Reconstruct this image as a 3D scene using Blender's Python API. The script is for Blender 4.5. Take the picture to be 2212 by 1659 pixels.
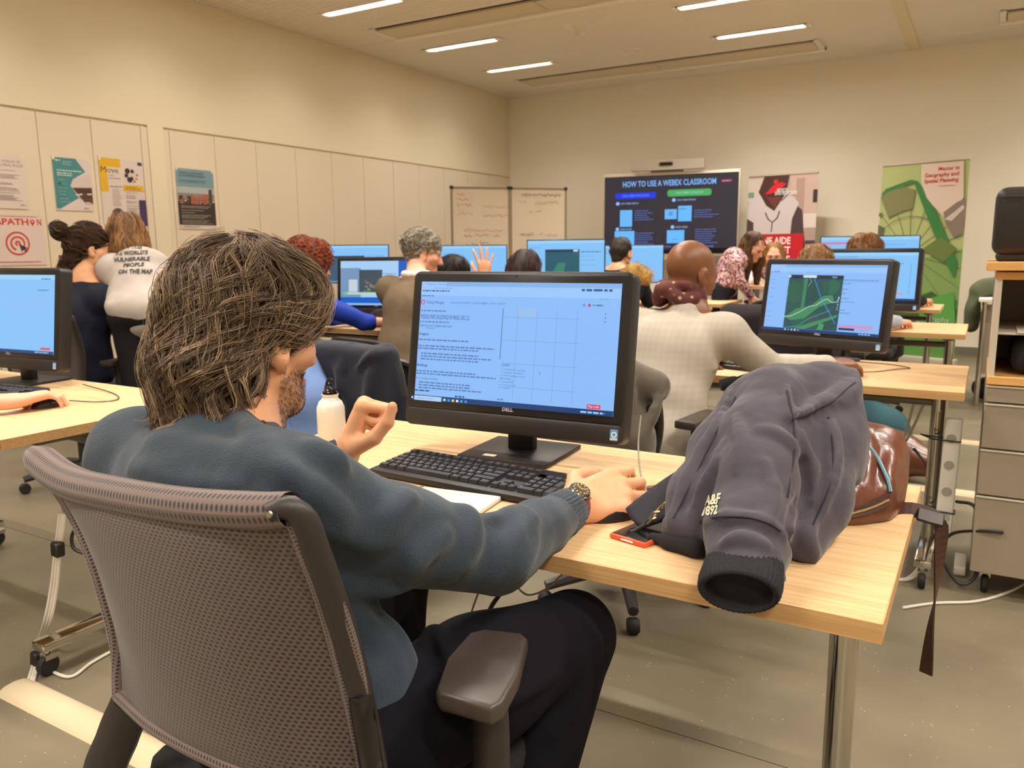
import bpy, bmesh, math, random
import numpy as np
from mathutils import Vector, Matrix, Euler

for o in list(bpy.data.objects): bpy.data.objects.remove(o)
scene = bpy.context.scene
COL = scene.collection
random.seed(7); RNG = np.random.default_rng(7)
PI = math.pi
R = math.radians

# ------------------------------------------------------------------ camera
CAM_H = 1.22
FPX = 1716.6
YAW, PITCH, ROLL = 0.53504, -0.16707, 0.00959
def _rot():
    c, s = math.cos(YAW), math.sin(YAW); rz = np.array([[c,-s,0],[s,c,0],[0,0,1]])
    c, s = math.cos(PITCH), math.sin(PITCH); rx = np.array([[1,0,0],[0,c,-s],[0,s,c]])
    c, s = math.cos(ROLL), math.sin(ROLL); ry = np.array([[c,0,s],[0,1,0],[-s,0,c]])
    return rz @ rx @ ry
RC = _rot()
CAMPOS = np.array([0.0, 0.0, CAM_H])
cd = bpy.data.cameras.new('camera'); cam = bpy.data.objects.new('camera', cd); COL.objects.link(cam)
cam.matrix_world = Matrix(((RC[0,0], RC[0,2], -RC[0,1], 0), (RC[1,0], RC[1,2], -RC[1,1], 0), (RC[2,0], RC[2,2], -RC[2,1], CAM_H), (0,0,0,1)))
cd.sensor_width = 36; cd.sensor_fit = 'HORIZONTAL'; cd.lens = FPX/2212*36
cd.clip_start = 0.05; cd.clip_end = 60
cd.dof.use_dof = True; cd.dof.focus_distance = 1.32; cd.dof.aperture_fstop = 9.0
scene.camera = cam
def at(px, py, depth):                      # photo pixel + distance along the view axis -> point in the room
    d = RC @ np.array([(px-1106)/FPX, 1, -(py-829.5)/FPX]); return CAMPOS + d*depth

# ------------------------------------------------------------------ world, exposure, lamps
wd = bpy.data.worlds.new('world'); scene.world = wd; wd.use_nodes = True
wd.node_tree.nodes['Background'].inputs[0].default_value = (1.0, 0.86, 0.66, 1)
wd.node_tree.nodes['Background'].inputs[1].default_value = 0.08
scene.view_settings.view_transform = 'Standard'; scene.view_settings.look = 'None'
scene.view_settings.gamma = 1; scene.view_settings.use_curve_mapping = False
scene.view_settings.exposure = 0.88
LAMP_W = 13.0
LAMP_COL = (1.0, 0.915, 0.815)
LAMP_SPREAD = R(128)
XL, YF, ZC = -6.106, 10.3, 3.377             # left wall, far wall, ceiling
XR, YB = 3.9, -4.2

# ------------------------------------------------------------------ materials
def s2l(c):
    c = c/255.0
    return c/12.92 if c <= 0.04045 else ((c+0.055)/1.055)**2.4
def rgb(r, g, b): return (s2l(r), s2l(g), s2l(b), 1)
MATS = {}
def mat(name, col, rough=0.6, metal=0.0, bump=None, var=None, spec=0.5, sheen=0, coat=0, coords='Object', aniso=None):
    """procedural principled material; bump=(scale,strength,distance); var=(scale,amount,stretch xyz)"""
    if name in MATS: return MATS[name]
    m = bpy.data.materials.new(name); m.use_nodes = True; MATS[name] = m
    nt = m.node_tree; n = nt.nodes; L = nt.links; b = n['Principled BSDF']
    b.inputs['Base Color'].default_value = col; b.inputs['Roughness'].default_value = rough
    b.inputs['Metallic'].default_value = metal; b.inputs['Specular IOR Level'].default_value = spec
    if sheen: b.inputs['Sheen Weight'].default_value = sheen; b.inputs['Sheen Roughness'].default_value = 0.5
    if coat: b.inputs['Coat Weight'].default_value = coat; b.inputs['Coat Roughness'].default_value = 0.15
    tc = n.new('ShaderNodeTexCoord')
    if var:
        mp = n.new('ShaderNodeMapping'); L.new(tc.outputs[coords], mp.inputs[0])
        if len(var) > 2: mp.inputs['Scale'].default_value = var[2]
        nz = n.new('ShaderNodeTexNoise'); nz.inputs['Scale'].default_value = var[0]; nz.inputs['Detail'].default_value = 5
        L.new(mp.outputs[0], nz.inputs['Vector'])
        mr = n.new('ShaderNodeMapRange'); mr.inputs[1].default_value = 0.3; mr.inputs[2].default_value = 0.7
        mr.inputs[3].default_value = 1-var[1]; mr.inputs[4].default_value = 1+var[1]
        L.new(nz.outputs[0], mr.inputs[0])
        mx = n.new('ShaderNodeVectorMath'); mx.operation = 'SCALE'; mx.inputs[0].default_value = col[:3]
        L.new(mr.outputs[0], mx.inputs['Scale']); L.new(mx.outputs[0], b.inputs['Base Color'])
    if bump:
        nz = n.new('ShaderNodeTexNoise'); nz.inputs['Scale'].default_value = bump[0]; nz.inputs['Detail'].default_value = 3
        L.new(tc.outputs[coords], nz.inputs['Vector'])
        bp = n.new('ShaderNodeBump'); bp.inputs['Strength'].default_value = bump[1]; bp.inputs['Distance'].default_value = bump[2] if len(bump) > 2 else 0.01
        L.new(nz.outputs[0], bp.inputs['Height']); L.new(bp.outputs[0], b.inputs['Normal'])
    return m
def emit(name, col, strength):
    if name in MATS: return MATS[name]
    m = bpy.data.materials.new(name); m.use_nodes = True; MATS[name] = m
    n = m.node_tree.nodes; n.remove(n['Principled BSDF']); e = n.new('ShaderNodeEmission')
    e.inputs[0].default_value = col; e.inputs[1].default_value = strength
    m.node_tree.links.new(e.outputs[0], n['Material Output'].inputs[0]); return m
def attr_mat(name, rough=0.6, emission=0.0, spec=0.3, bump=None):
    """flat print: colour comes from the face colour attribute of the printed shapes"""
    if name in MATS: return MATS[name]
    m = bpy.data.materials.new(name); m.use_nodes = True; MATS[name] = m
    nt = m.node_tree; n = nt.nodes; b = n['Principled BSDF']; a = n.new('ShaderNodeAttribute'); a.attribute_name = 'Col'
    if emission:
        b.inputs['Base Color'].default_value = (0.005, 0.005, 0.006, 1); nt.links.new(a.outputs['Color'], b.inputs['Emission Color']); b.inputs['Emission Strength'].default_value = emission*2**-scene.view_settings.exposure
    else: nt.links.new(a.outputs['Color'], b.inputs['Base Color'])
    b.inputs['Roughness'].default_value = rough; b.inputs['Specular IOR Level'].default_value = spec
    return m
def hair_mat(name, c0, c1, c2, rough=0.42):
    """strand colour from a per-strand random attribute, c0 dark - c1 mid - c2 light"""
    m = bpy.data.materials.new(name); m.use_nodes = True; MATS[name] = m
    nt = m.node_tree; n = nt.nodes; b = n['Principled BSDF']; a = n.new('ShaderNodeAttribute'); a.attribute_name = 'strand'
    r = n.new('ShaderNodeValToRGB'); e = r.color_ramp.elements
    e[0].color = c0; e[0].position = 0.0; e[1].color = c2; e[1].position = 1.0
    k = e.new(0.55); k.color = c1
    nt.links.new(a.outputs['Fac'], r.inputs[0]); nt.links.new(r.outputs[0], b.inputs['Base Color'])
    b.inputs['Roughness'].default_value = rough; b.inputs['Specular IOR Level'].default_value = 0.45
    return m

# ------------------------------------------------------------------ object helpers
def link(o, parent=None):
    COL.objects.link(o)
    if parent is not None: o.parent = parent
    return o
def tag(o, label=None, cat=None, group=None, kind=None):
    if label: o['label'] = label
    if cat: o['category'] = cat
    if group: o['group'] = group
    if kind: o['kind'] = kind
    return o
def thing(name, label, cat, loc=(0,0,0), rz=0, group=None):
    o = bpy.data.objects.new(name, None); link(o); o.location = loc; o.rotation_euler = (0,0,rz)
    o.empty_display_size = 0.05
    return tag(o, label, cat, group)
class MB:
    """collects shapes; build() links them as one mesh object"""
    def __init__(s): s.v = []; s.f = []; s.sm = []
    def add(s, vs, fs, smooth=False, M=None):
        b = len(s.v)
        if M is not None: vs = [M @ Vector(p) for p in vs]
        s.v += [tuple(map(float, p)) for p in vs]; s.f += [tuple(b+i for i in f) for f in fs]; s.sm += [smooth]*len(fs)
        return s
    def box(s, x0, x1, y0, y1, z0, z1, M=None):
        return s.add([(x0,y0,z0),(x1,y0,z0),(x1,y1,z0),(x0,y1,z0),(x0,y0,z1),(x1,y0,z1),(x1,y1,z1),(x0,y1,z1)],
              [(3,2,1,0),(4,5,6,7),(0,1,5,4),(1,2,6,5),(2,3,7,6),(3,0,4,7)], False, M)
    def rbox(s, x0, x1, y0, y1, z0, z1, r=0.005, seg=2, M=None):
        bm = bmesh.new(); bmesh.ops.create_cube(bm, size=1)
        for v in bm.verts: v.co = Vector(((x0+x1)/2+v.co.x*(x1-x0), (y0+y1)/2+v.co.y*(y1-y0), (z0+z1)/2+v.co.z*(z1-z0)))
        bmesh.ops.bevel(bm, geom=bm.edges[:], offset=r, segments=seg, affect='EDGES', profile=0.5)
        s.bm(bm, True, M); return s
    def bm(s, bm, smooth=False, M=None):
        bm.verts.index_update(); s.add([v.co[:] for v in bm.verts], [[v.index for v in f.verts] for f in bm.faces], smooth, M); bm.free(); return s
    def prism(s, poly, z0, z1, M=None, smooth=False):
        n = len(poly)
        return s.add([(p[0],p[1],z0) for p in poly]+[(p[0],p[1],z1) for p in poly],
              [tuple(range(n-1,-1,-1)), tuple(range(n,2*n))]+[(i,(i+1)%n,n+(i+1)%n,n+i) for i in range(n)], smooth, M)
    def rprism(s, poly, z0, z1, r=0.004, seg=2, M=None):
        t = MB().prism(poly, z0, z1); bm = bmesh.new(); vs = [bm.verts.new(p) for p in t.v]
        for f in t.f: bm.faces.new([vs[i] for i in f])
        bmesh.ops.recalc_face_normals(bm, faces=bm.faces[:])
        es = [e for e in bm.edges if abs(e.verts[0].co.z-e.verts[1].co.z) < 1e-6]
        bmesh.ops.bevel(bm, geom=es, offset=r, segments=seg, affect='EDGES', profile=0.5); return s.bm(bm, True, M)
    def tube(s, pts, r, n=8, cap=True, M=None, flat=None):
        pts = [np.array(p, float) for p in pts]; m = len(pts)
        rr = [r]*m if np.isscalar(r) else list(r)
        up = None; vs = []; fs = []
        for i in range(m):
            t = pts[min(i+1,m-1)]-pts[max(i-1,0)]; t = t/(np.linalg.norm(t)+1e-12)
            if up is None:
                a = np.array([0,0,1.0]) if abs(t[2]) < 0.9 else np.array([1.0,0,0]); up = np.cross(np.cross(t,a),t)
            up = up - t*np.dot(up,t); up /= np.linalg.norm(up)+1e-12; sd = np.cross(t, up)
            for k in range(n):
                a = 2*PI*k/n; fl = flat if flat else 1.0
                vs.append(pts[i]+rr[i]*(math.cos(a)*sd*fl+math.sin(a)*up))
        for i in range(m-1):
            for k in range(n): fs.append((i*n+k, i*n+(k+1)%n, (i+1)*n+(k+1)%n, (i+1)*n+k))
        if cap: fs.append(tuple(range(n-1,-1,-1))); fs.append(tuple((m-1)*n+k for k in range(n)))
        return s.add(vs, fs, True, M)
    def lathe(s, prof, n=24, M=None, cap=True):
        vs = []; fs = []
        for r, z in prof:
            for k in range(n): vs.append((r*math.cos(2*PI*k/n), r*math.sin(2*PI*k/n), z))
        m = len(prof)
        for i in range(m-1):
            for k in range(n): fs.append((i*n+k, i*n+(k+1)%n, (i+1)*n+(k+1)%n, (i+1)*n+k))
        if cap: fs.append(tuple(range(n-1,-1,-1))); fs.append(tuple((m-1)*n+k for k in range(n)))
        return s.add(vs, fs, True, M)
    def ribbon(s, pts, wdirs, w, t=0.003, M=None):
        """flat strap along pts; wdirs = width direction at each point"""
        vs = []; fs = []; m = len(pts)
        for i in range(m):
            p = np.array(pts[i], float); q = np.array(wdirs[i], float); q /= np.linalg.norm(q)
            d = np.array(pts[min(i+1,m-1)], float)-np.array(pts[max(i-1,0)], float); nn = np.cross(d, q); nn /= np.linalg.norm(nn)+1e-9
            ww = w if np.isscalar(w) else w[i]
            vs += [p-q*ww/2-nn*t/2, p+q*ww/2-nn*t/2, p+q*ww/2+nn*t/2, p-q*ww/2+nn*t/2]
        for i in range(m-1):
            for k in range(4): fs.append((i*4+k, i*4+(k+1)%4, i*4+4+(k+1)%4, i*4+4+k))
        fs += [(3,2,1,0), tuple((m-1)*4+k for k in range(4))]
        return s.add(vs, fs, False, M)
    def mesh(s, name):
        me = bpy.data.meshes.new(name); me.from_pydata(s.v, [], s.f)
        me.polygons.foreach_set('use_smooth', s.sm); me.update()
        bm = bmesh.new(); bm.from_mesh(me); bmesh.ops.recalc_face_normals(bm, faces=bm.faces[:]); bm.to_mesh(me); bm.free()
        if any(s.sm) :
            try: me.set_sharp_from_angle(angle=R(40))
            except Exception: pass
        return me
    def build(s, name, m, parent=None, **kw):
        me = s.mesh(name); me.materials.append(m); o = bpy.data.objects.new(name, me); link(o, parent); return tag(o, **kw) if kw else o
def spline(pts, n=8):
    """catmull-rom through pts"""
    P = [np.array(p, float) for p in pts]; P = [2*P[0]-P[1]]+P+[2*P[-1]-P[-2]]; out = []
    for i in range(1, len(P)-2):
        for k in range(n):
            t = k/n; a, b, c, d = P[i-1], P[i], P[i+1], P[i+2]
            out.append(0.5*((2*b)+(-a+c)*t+(2*a-5*b+4*c-d)*t*t+(-a+3*b-3*c+d)*t**3))
    out.append(P[-2]); return out
def raw_mesh(name, V, F, m, parent=None, smooth=True, kw=None):
    me = bpy.data.meshes.new(name); V = np.asarray(V, np.float32); F = np.asarray(F, np.int32); k = F.shape[1]
    me.vertices.add(len(V)); me.vertices.foreach_set('co', V.ravel())
    me.loops.add(F.size); me.loops.foreach_set('vertex_index', F.ravel())
    me.polygons.add(len(F)); me.polygons.foreach_set('loop_start', np.arange(0, F.size, k, dtype=np.int32))
    me.polygons.foreach_set('use_smooth', np.full(len(F), smooth)); me.update(calc_edges=True); me.validate()
    me.materials.append(m); o = bpy.data.objects.new(name, me); link(o, parent)
    return tag(o, **kw) if kw else o
def copy_tree(o, parent=None):
    c = o.copy(); link(c)
    if parent is not None: c.parent = parent
    for ch in o.children: copy_tree(ch, c)
    return c

# ------------------------------------------------------------------ printed matter
_TXT = {}
def text_shape(s, bold=0.0):
    key = (s, bold)
    if key not in _TXT:
        cu = bpy.data.curves.new('t', 'FONT'); cu.body = s; cu.size = 1; cu.offset = bold; cu.resolution_u = 2
        o = bpy.data.objects.new('t', cu); COL.objects.link(o)
        dg = bpy.context.evaluated_depsgraph_get(); me = o.evaluated_get(dg).to_mesh()
        vs = [(v.co.x, v.co.y) for v in me.vertices]; fs = [tuple(p.vertices) for p in me.polygons]
        o.evaluated_get(dg).to_mesh_clear(); bpy.data.objects.remove(o); bpy.data.curves.remove(cu)
        _TXT[key] = (vs, fs)
    return _TXT[key]
class Print:
    """coloured flat shapes on a sheet: x right, y up, in metres from the lower left corner"""
    def __init__(s, step=0.00025): s.v = []; s.f = []; s.c = []; s.z = 0.0; s.step = step
    def _add(s, vs, fs, col):
        s.z += s.step; b = len(s.v); s.v += [(x, -s.z, y) for x, y in vs]; s.f += [tuple(b+i for i in f) for f in fs]; s.c += [col]*len(fs)
    def poly(s, pts, col): s._add(pts, [tuple(range(len(pts)))], rgb(*col)); return s
    def rect(s, x0, y0, x1, y1, col): return s.poly([(x0,y0),(x1,y0),(x1,y1),(x0,y1)], col)
    def rects(s, lst, col):
        vs = []; fs = []
        for (x0,y0,x1,y1) in lst: b = len(vs); vs += [(x0,y0),(x1,y0),(x1,y1),(x0,y1)]; fs.append((b,b+1,b+2,b+3))
        s._add(vs, fs, rgb(*col)); return s
    def rrect(s, x0, y0, x1, y1, r, col):
        p = []
        for cx, cy, a0 in ((x1-r,y0+r,-90),(x1-r,y1-r,0),(x0+r,y1-r,90),(x0+r,y0+r,180)):
            for k in range(5): a = R(a0+k*22.5); p.append((cx+r*math.cos(a), cy+r*math.sin(a)))
        return s.poly(p, col)
    def disc(s, x, y, r, col, n=24, ry=None): return s.poly([(x+r*math.cos(2*PI*k/n), y+(ry or r)*math.sin(2*PI*k/n)) for k in range(n)], col)
    def ring(s, x, y, r0, r1, col, a0=0, a1=360, n=32):
        vs = []; fs = []
        for k in range(n+1):
            a = R(a0+(a1-a0)*k/n); vs += [(x+r0*math.cos(a), y+r0*math.sin(a)), (x+r1*math.cos(a), y+r1*math.sin(a))]
        for k in range(n): fs.append((2*k,2*k+1,2*k+3,2*k+2))
        s._add(vs, fs, rgb(*col)); return s
    def line(s, pts, w, col):
        vs = []; fs = []
        for i, p in enumerate(pts):
            a = pts[max(i-1,0)]; b = pts[min(i+1,len(pts)-1)]; dx, dy = b[0]-a[0], b[1]-a[1]; l = math.hypot(dx,dy) or 1
            vs += [(p[0]-dy/l*w/2, p[1]+dx/l*w/2), (p[0]+dy/l*w/2, p[1]-dx/l*w/2)]
        for i in range(len(pts)-1): fs.append((2*i,2*i+1,2*i+3,2*i+2))
        s._add(vs, fs, rgb(*col)); return s
    def text(s, t, x, y, size, col, align='L', bold=0.0, sx=1.0, width=None):
        vs, fs = text_shape(t, bold)
        if not vs: return s
        w = max(v[0] for v in vs)
        if width: sx = width/(w*size)
        off = 0 if align == 'L' else (-w*size*sx/2 if align == 'C' else -w*size*sx)
        s._add([(x+off+a*size*sx, y+b*size) for a, b in vs], fs, rgb(*col)); return s
    def para(s, x, y, w, lines, lh, th, col, rag=0.3, rng=random):
        """lines of small print too fine to read"""
        out = []
        for i in range(lines):
            xx = x; end = x+w*(1-rag*rng.random())
            while xx < end:
                ww = th*(1.2+3.5*rng.random()); out.append((xx, y-i*lh, min(xx+ww, end), y-i*lh+th)); xx += ww+th*0.7
        return s.rects(out, col)
    def build(s, name, m, parent=None, M=None):
        me = bpy.data.meshes.new(name); me.from_pydata(s.v, [], s.f)
        a = me.color_attributes.new('Col', 'FLOAT_COLOR', 'CORNER'); k = 0
        data = np.zeros((len(me.loops), 4), np.float32)
        for p in me.polygons: data[p.loop_start:p.loop_start+p.loop_total] = s.c[p.index]
        a.data.foreach_set('color', data.ravel()); me.materials.append(m)
        o = bpy.data.objects.new(name, me); link(o, parent)
        if M is not None: o.matrix_local = M
        return o
def frame(origin, right, up):
    """local x = right, z = up, -y = outward normal"""
    r = Vector(right).normalized(); u = Vector(up).normalized(); n = u.cross(r)
    return Matrix(((r.x, n.x, u.x, origin[0]), (r.y, n.y, u.y, origin[1]), (r.z, n.z, u.z, origin[2]), (0,0,0,1)))
# ================================================================== the room
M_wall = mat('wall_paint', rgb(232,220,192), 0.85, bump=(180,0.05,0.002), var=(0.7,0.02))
M_wallf = mat('wall_paint_far_lifted', rgb(243,236,218), 0.85, bump=(180,0.05,0.002), var=(0.7,0.02))  # same wall paint, lightened to offset the weak light on the far wall
M_door = mat('panel_laminate', rgb(228,214,190), 0.5, var=(1.2,0.015))
M_ceil = mat('ceiling_metal', rgb(242,235,221), 0.6)
M_unit = mat('unit_metal', rgb(216,202,174), 0.5)
M_dark = mat('dark_gap', rgb(30,25,19), 0.9)
M_white = mat('white_plastic', rgb(232,226,214), 0.4)

def floor_material():
    m = bpy.data.materials.new('vinyl_floor'); m.use_nodes = True; nt = m.node_tree; n = nt.nodes; L = nt.links; b = n['Principled BSDF']
    tc = n.new('ShaderNodeTexCoord')
    big = n.new('ShaderNodeTexNoise'); big.inputs['Scale'].default_value = 2.2; big.inputs['Detail'].default_value = 6; L.new(tc.outputs['Object'], big.inputs['Vector'])
    r1 = n.new('ShaderNodeValToRGB'); r1.color_ramp.elements[0].color = rgb(108,100,82); r1.color_ramp.elements[1].color = rgb(128,118,96)
    r1.color_ramp.elements[0].position = .3; r1.color_ramp.elements[1].position = .7; L.new(big.outputs[0], r1.inputs[0])
    vo = n.new('ShaderNodeTexVoronoi'); vo.inputs['Scale'].default_value = 55; L.new(tc.outputs['Object'], vo.inputs['Vector'])
    cr = n.new('ShaderNodeValToRGB'); cr.color_ramp.elements[0].color = (1,1,1,1); cr.color_ramp.elements[1].color = (0,0,0,1)
    cr.color_ramp.elements[0].position = .07; cr.color_ramp.elements[1].position = .12; L.new(vo.outputs['Distance'], cr.inputs[0])
    nz = n.new('ShaderNodeTexNoise'); nz.inputs['Scale'].default_value = 23; L.new(tc.outputs['Object'], nz.inputs['Vector'])
    gt = n.new('ShaderNodeMath'); gt.operation = 'GREATER_THAN'; gt.inputs[1].default_value = .56; L.new(nz.outputs[0], gt.inputs[0])
    mu = n.new('ShaderNodeMath'); mu.operation = 'MULTIPLY'; L.new(cr.outputs[0], mu.inputs[0]); L.new(gt.outputs[0], mu.inputs[1])
    mx = n.new('ShaderNodeMixRGB'); mx.inputs[2].default_value = rgb(196,188,164); L.new(mu.outputs[0], mx.inputs[0]); L.new(r1.outputs[0], mx.inputs[1]); L.new(mx.outputs[0], b.inputs['Base Color'])
    b.inputs['Roughness'].default_value = 0.42; b.inputs['Specular IOR Level'].default_value = 0.4
    bp = n.new('ShaderNodeBump'); bp.inputs['Strength'].default_value = .15; bp.inputs['Distance'].default_value = .002
    n2 = n.new('ShaderNodeTexNoise'); n2.inputs['Scale'].default_value = 160; L.new(tc.outputs['Object'], n2.inputs['Vector']); L.new(n2.outputs[0], bp.inputs['Height']); L.new(bp.outputs[0], b.inputs['Normal'])
    return m
M_floor = floor_material()
fl = MB().box(XL-.1, XR+.1, YB-.1, YF+.1, -.1, -0.002).build('floor', mat('floor_seam', rgb(84,80,68), .6), None, kind='structure')
# welded vinyl sheets
sheet_y = [YB, -2.2, -0.2, 1.8, 3.8, 5.8, 7.8, YF]
for i in range(len(sheet_y)-1):
    MB().box(XL, XR, sheet_y[i]+.0015, sheet_y[i+1]-.0015, -.003, 0).build('vinyl_sheet', M_floor, fl)

# ribbed ceiling: one bay of pressed metal per service strip
ce = MB().box(XL-.1, XR+.1, YB-.1, YF+.1, ZC+.03, ZC+.12).build('ceiling', M_dark, None, kind='structure')
def ribbed(y0, y1, x0, x1):
    per = 0.05; n = int((y1-y0)/per); vs = []; fs = []
    prof = []
    for i in range(n):
        y = y0+i*per; prof += [(y, ZC), (y+.027, ZC), (y+.030, ZC+.02), (y+.047, ZC+.02)]
    prof.append((y1, ZC))
    for (y, z) in prof: vs += [(x0,y,z),(x1,y,z)]
    fs = [(2*i,2*i+1,2*i+3,2*i+2) for i in range(len(prof)-1)]
    return MB().add(vs, fs)
bays = [YB, -2.15, 0.87, 3.89, 6.91, 9.93, YF]
for i in range(len(bays)-1):
    for x0, x1 in ((XL, -0.914), (-0.815, XR)):
        ribbed(bays[i]+.004, bays[i+1]-.004, x0+.002, x1-.002).build('ceiling_panel', M_ceil, ce)
MB().box(-0.918, -0.812, YB, YF, ZC-.012, ZC+.03).build('ceiling_strip', mat('strip_white', rgb(228,214,180), .6), ce)

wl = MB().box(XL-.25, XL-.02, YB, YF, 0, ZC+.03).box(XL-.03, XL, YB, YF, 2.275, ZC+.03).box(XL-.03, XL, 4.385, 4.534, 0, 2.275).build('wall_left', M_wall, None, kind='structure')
dl = [-.9, -.48, -.05, .38, .82, 1.25, 1.7, 2.14, 2.58, 3.03, 3.47, 3.89, 4.32, 4.385], [4.534, 4.59, 5.06, 5.54, 6.05, 6.57, 7.08, 7.61, 8.11, 8.63, 9.18, 9.74, 10.3]
for seq in dl:
    for a, b in zip(seq[:-1], seq[1:]):
        MB().rbox(XL-.022, XL-.004, a+.003, b-.003, .07, 2.258, .0015, 1).build('door_panel', M_door, wl)
MB().box(XL-.019, XL-.012, YB, YF, 0, .07).build('plinth', M_dark, wl)
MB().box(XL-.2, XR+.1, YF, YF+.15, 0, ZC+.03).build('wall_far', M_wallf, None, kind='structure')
MB().box(XR, XR+.15, YB, YF, 0, ZC+.03).build('wall_right', M_wall, None, kind='structure')
MB().box(XL-.2, XR+.1, YB-.15, YB, 0, ZC+.03).build('wall_back', M_wall, None, kind='structure')
MB().box(XL, XR, YF-.014, YF, 0, .09).build('baseboard_far', mat('skirting_grey', rgb(120,114,100), .6), None, kind='structure')
MB().box(XR-.014, XR, YB, YF, 0, .09).build('baseboard_right', MATS['skirting_grey'], None, kind='structure')

# recessed linear lamps: frame, reflector trough and diffuser, each with its own light
M_refl = mat('lamp_reflector', rgb(240,232,214), .25, metal=.6)
lamp_n = 0
def lamp(x, y, label, power=1.0):
    global lamp_n
    t = thing('ceiling_lamp', label, 'ceiling lamp', (x, y, ZC), 0, 'recessed linear ceiling lamps')
    L, Wd = .84, .075
    fr = MB()
    for a in (-1, 1):
        fr.box(-L/2-.03, L/2+.03, a*(Wd/2+.02)-.012, a*(Wd/2+.02)+.012, -.012, .0)
        fr.box(a*(L/2+.045)-.03, a*(L/2+.045)+.03, -Wd/2-.032, Wd/2+.032, -.012, .0)
    fr.build('frame', M_ceil, t)
    M_diff = emit('lamp_diffuser_%d' % round(power*100), LAMP_COL+(1,), 35.0*power)
    MB().box(-L/2-.02, L/2+.02, -Wd/2-.012, Wd/2+.012, -.001, .0).build('reflector', M_refl, t)
    MB().rbox(-L/2+.01, L/2-.01, -Wd/2+.012, Wd/2-.012, -.005, -.001, .001, 1).build('diffuser', M_diff, t)
    ld = bpy.data.lights.new('lamp_light', 'AREA'); ld.shape = 'RECTANGLE'; ld.size = L-.04; ld.size_y = Wd-.02
    ld.energy = LAMP_W*power; ld.color = LAMP_COL; ld.spread = LAMP_SPREAD
    lo = bpy.data.objects.new('lamp_light', ld); link(lo, t); lo.location = (0, 0, -.006)
for yy, who in ((8.655, 'nearest the whiteboard corner'), (7.425, 'second from the far end, left row'), (5.84, 'third from the far end, left row')):
    lamp(-4.99, yy, 'bright recessed strip lamp, left row, '+{8.655:'above the whiteboard', 7.425:'in the middle of the three', 5.84:'cut by the top edge of the photo'}[yy], .42)
lamp(-2.15, 8.62, 'bright recessed strip lamp, right row, in front of the long air unit', 1.25)
lamp(-2.15, 7.41, 'bright recessed strip lamp, right row, cut by the top edge of the photo', 1.25)
ORD = ('first','second','third','fourth','fifth','sixth','seventh','eighth','ninth')
for i, yy in enumerate((4.4, 2.82, 1.38, -.2, -1.6, -3.2)): lamp(-4.99, yy, ORD[i+3]+' strip lamp of the left row counted from the far wall', .5)
for i, yy in enumerate((5.84, 4.4, 2.82, 1.38, -.2, -1.6, -3.2)): lamp(-2.15, yy, ORD[i+2]+' strip lamp of the middle row counted from the far wall', 1.2)
for i, yy in enumerate((8.62, 7.41, 5.84, 4.4, 2.82, 1.38, -.2, -1.6, -3.2)): lamp(1.2, yy, ORD[i]+' strip lamp of the unseen outer right row counted from the far wall', 1.2)  # row continues the grid out of view; first lamp added to lift far wall

# air units set in the ceiling
def air_unit(x0, x1, y0, y1, label, split=()):
    t = thing('air_unit', label, 'air unit', ((x0+x1)/2, (y0+y1)/2, ZC), 0, 'long air units in the ceiling')
    w, d = (x1-x0)/2, (y1-y0)/2; fr = MB()
    fr.box(-w, w, d-.09, d, -.04, .0); fr.box(-w, -w+.05, -d, d, -.026, .0).box(w-.05, w, -d, d, -.026, .0)
    fr.box(-w, w, -d, -d+.012, -.006, .02)
    fr.build('frame', M_ceil, t)
    MB().box(-w+.05, w-.05, -d+.012, -d+.052, -.004, -.001).build('slot', M_dark, t)
    xs = [-w+.055]+[s-(x0+x1)/2 for s in split]+[w-.055]
    for a, b in zip(xs[:-1], xs[1:]):
        MB().rbox(a+.006, b-.006, -d+.058, d-.095, -.024, -.002, .004, 1).build('cover_plate', M_unit, t)
air_unit(-5.40, -1.70, 9.24, 9.72, 'long narrow air unit nearest the far wall', (-3.55,))
air_unit(-5.40, -1.70, 6.42, 6.87, 'wide air unit with dark slot at the top of the photo', (-3.58,))
air_unit(-.07, 2.4, 9.1, 9.55, 'air unit at the top right corner beyond the ceiling strip')
def round_sensor(x, y, label, big):
    t = thing('smoke_detector' if big else 'ceiling_sensor', label, 'detector' if big else 'sensor', (x, y, ZC))
    MB().box(-.13, .13, -.13, .13, -.006, .01).build('mounting_plate', M_ceil, t)
    if big:
        MB().lathe([(.0,-.006),(.075,-.006),(.075,-.03),(.062,-.045),(.0,-.045)]).build('base', M_white, t)
        MB().lathe([(.0,-.045),(.05,-.045),(.052,-.075),(.035,-.09),(.0,-.09)]).build('sensing_head', M_white, t)
    else: MB().lathe([(.0,-.006),(.085,-.006),(.08,-.022),(.0,-.028)]).build('cap', M_white, t)
round_sensor(-3.618, 7.471, 'white round smoke detector on the ribbed ceiling', True)
round_sensor(-3.57, 8.662, 'flat white ceiling sensor between two lamps', False)
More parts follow.
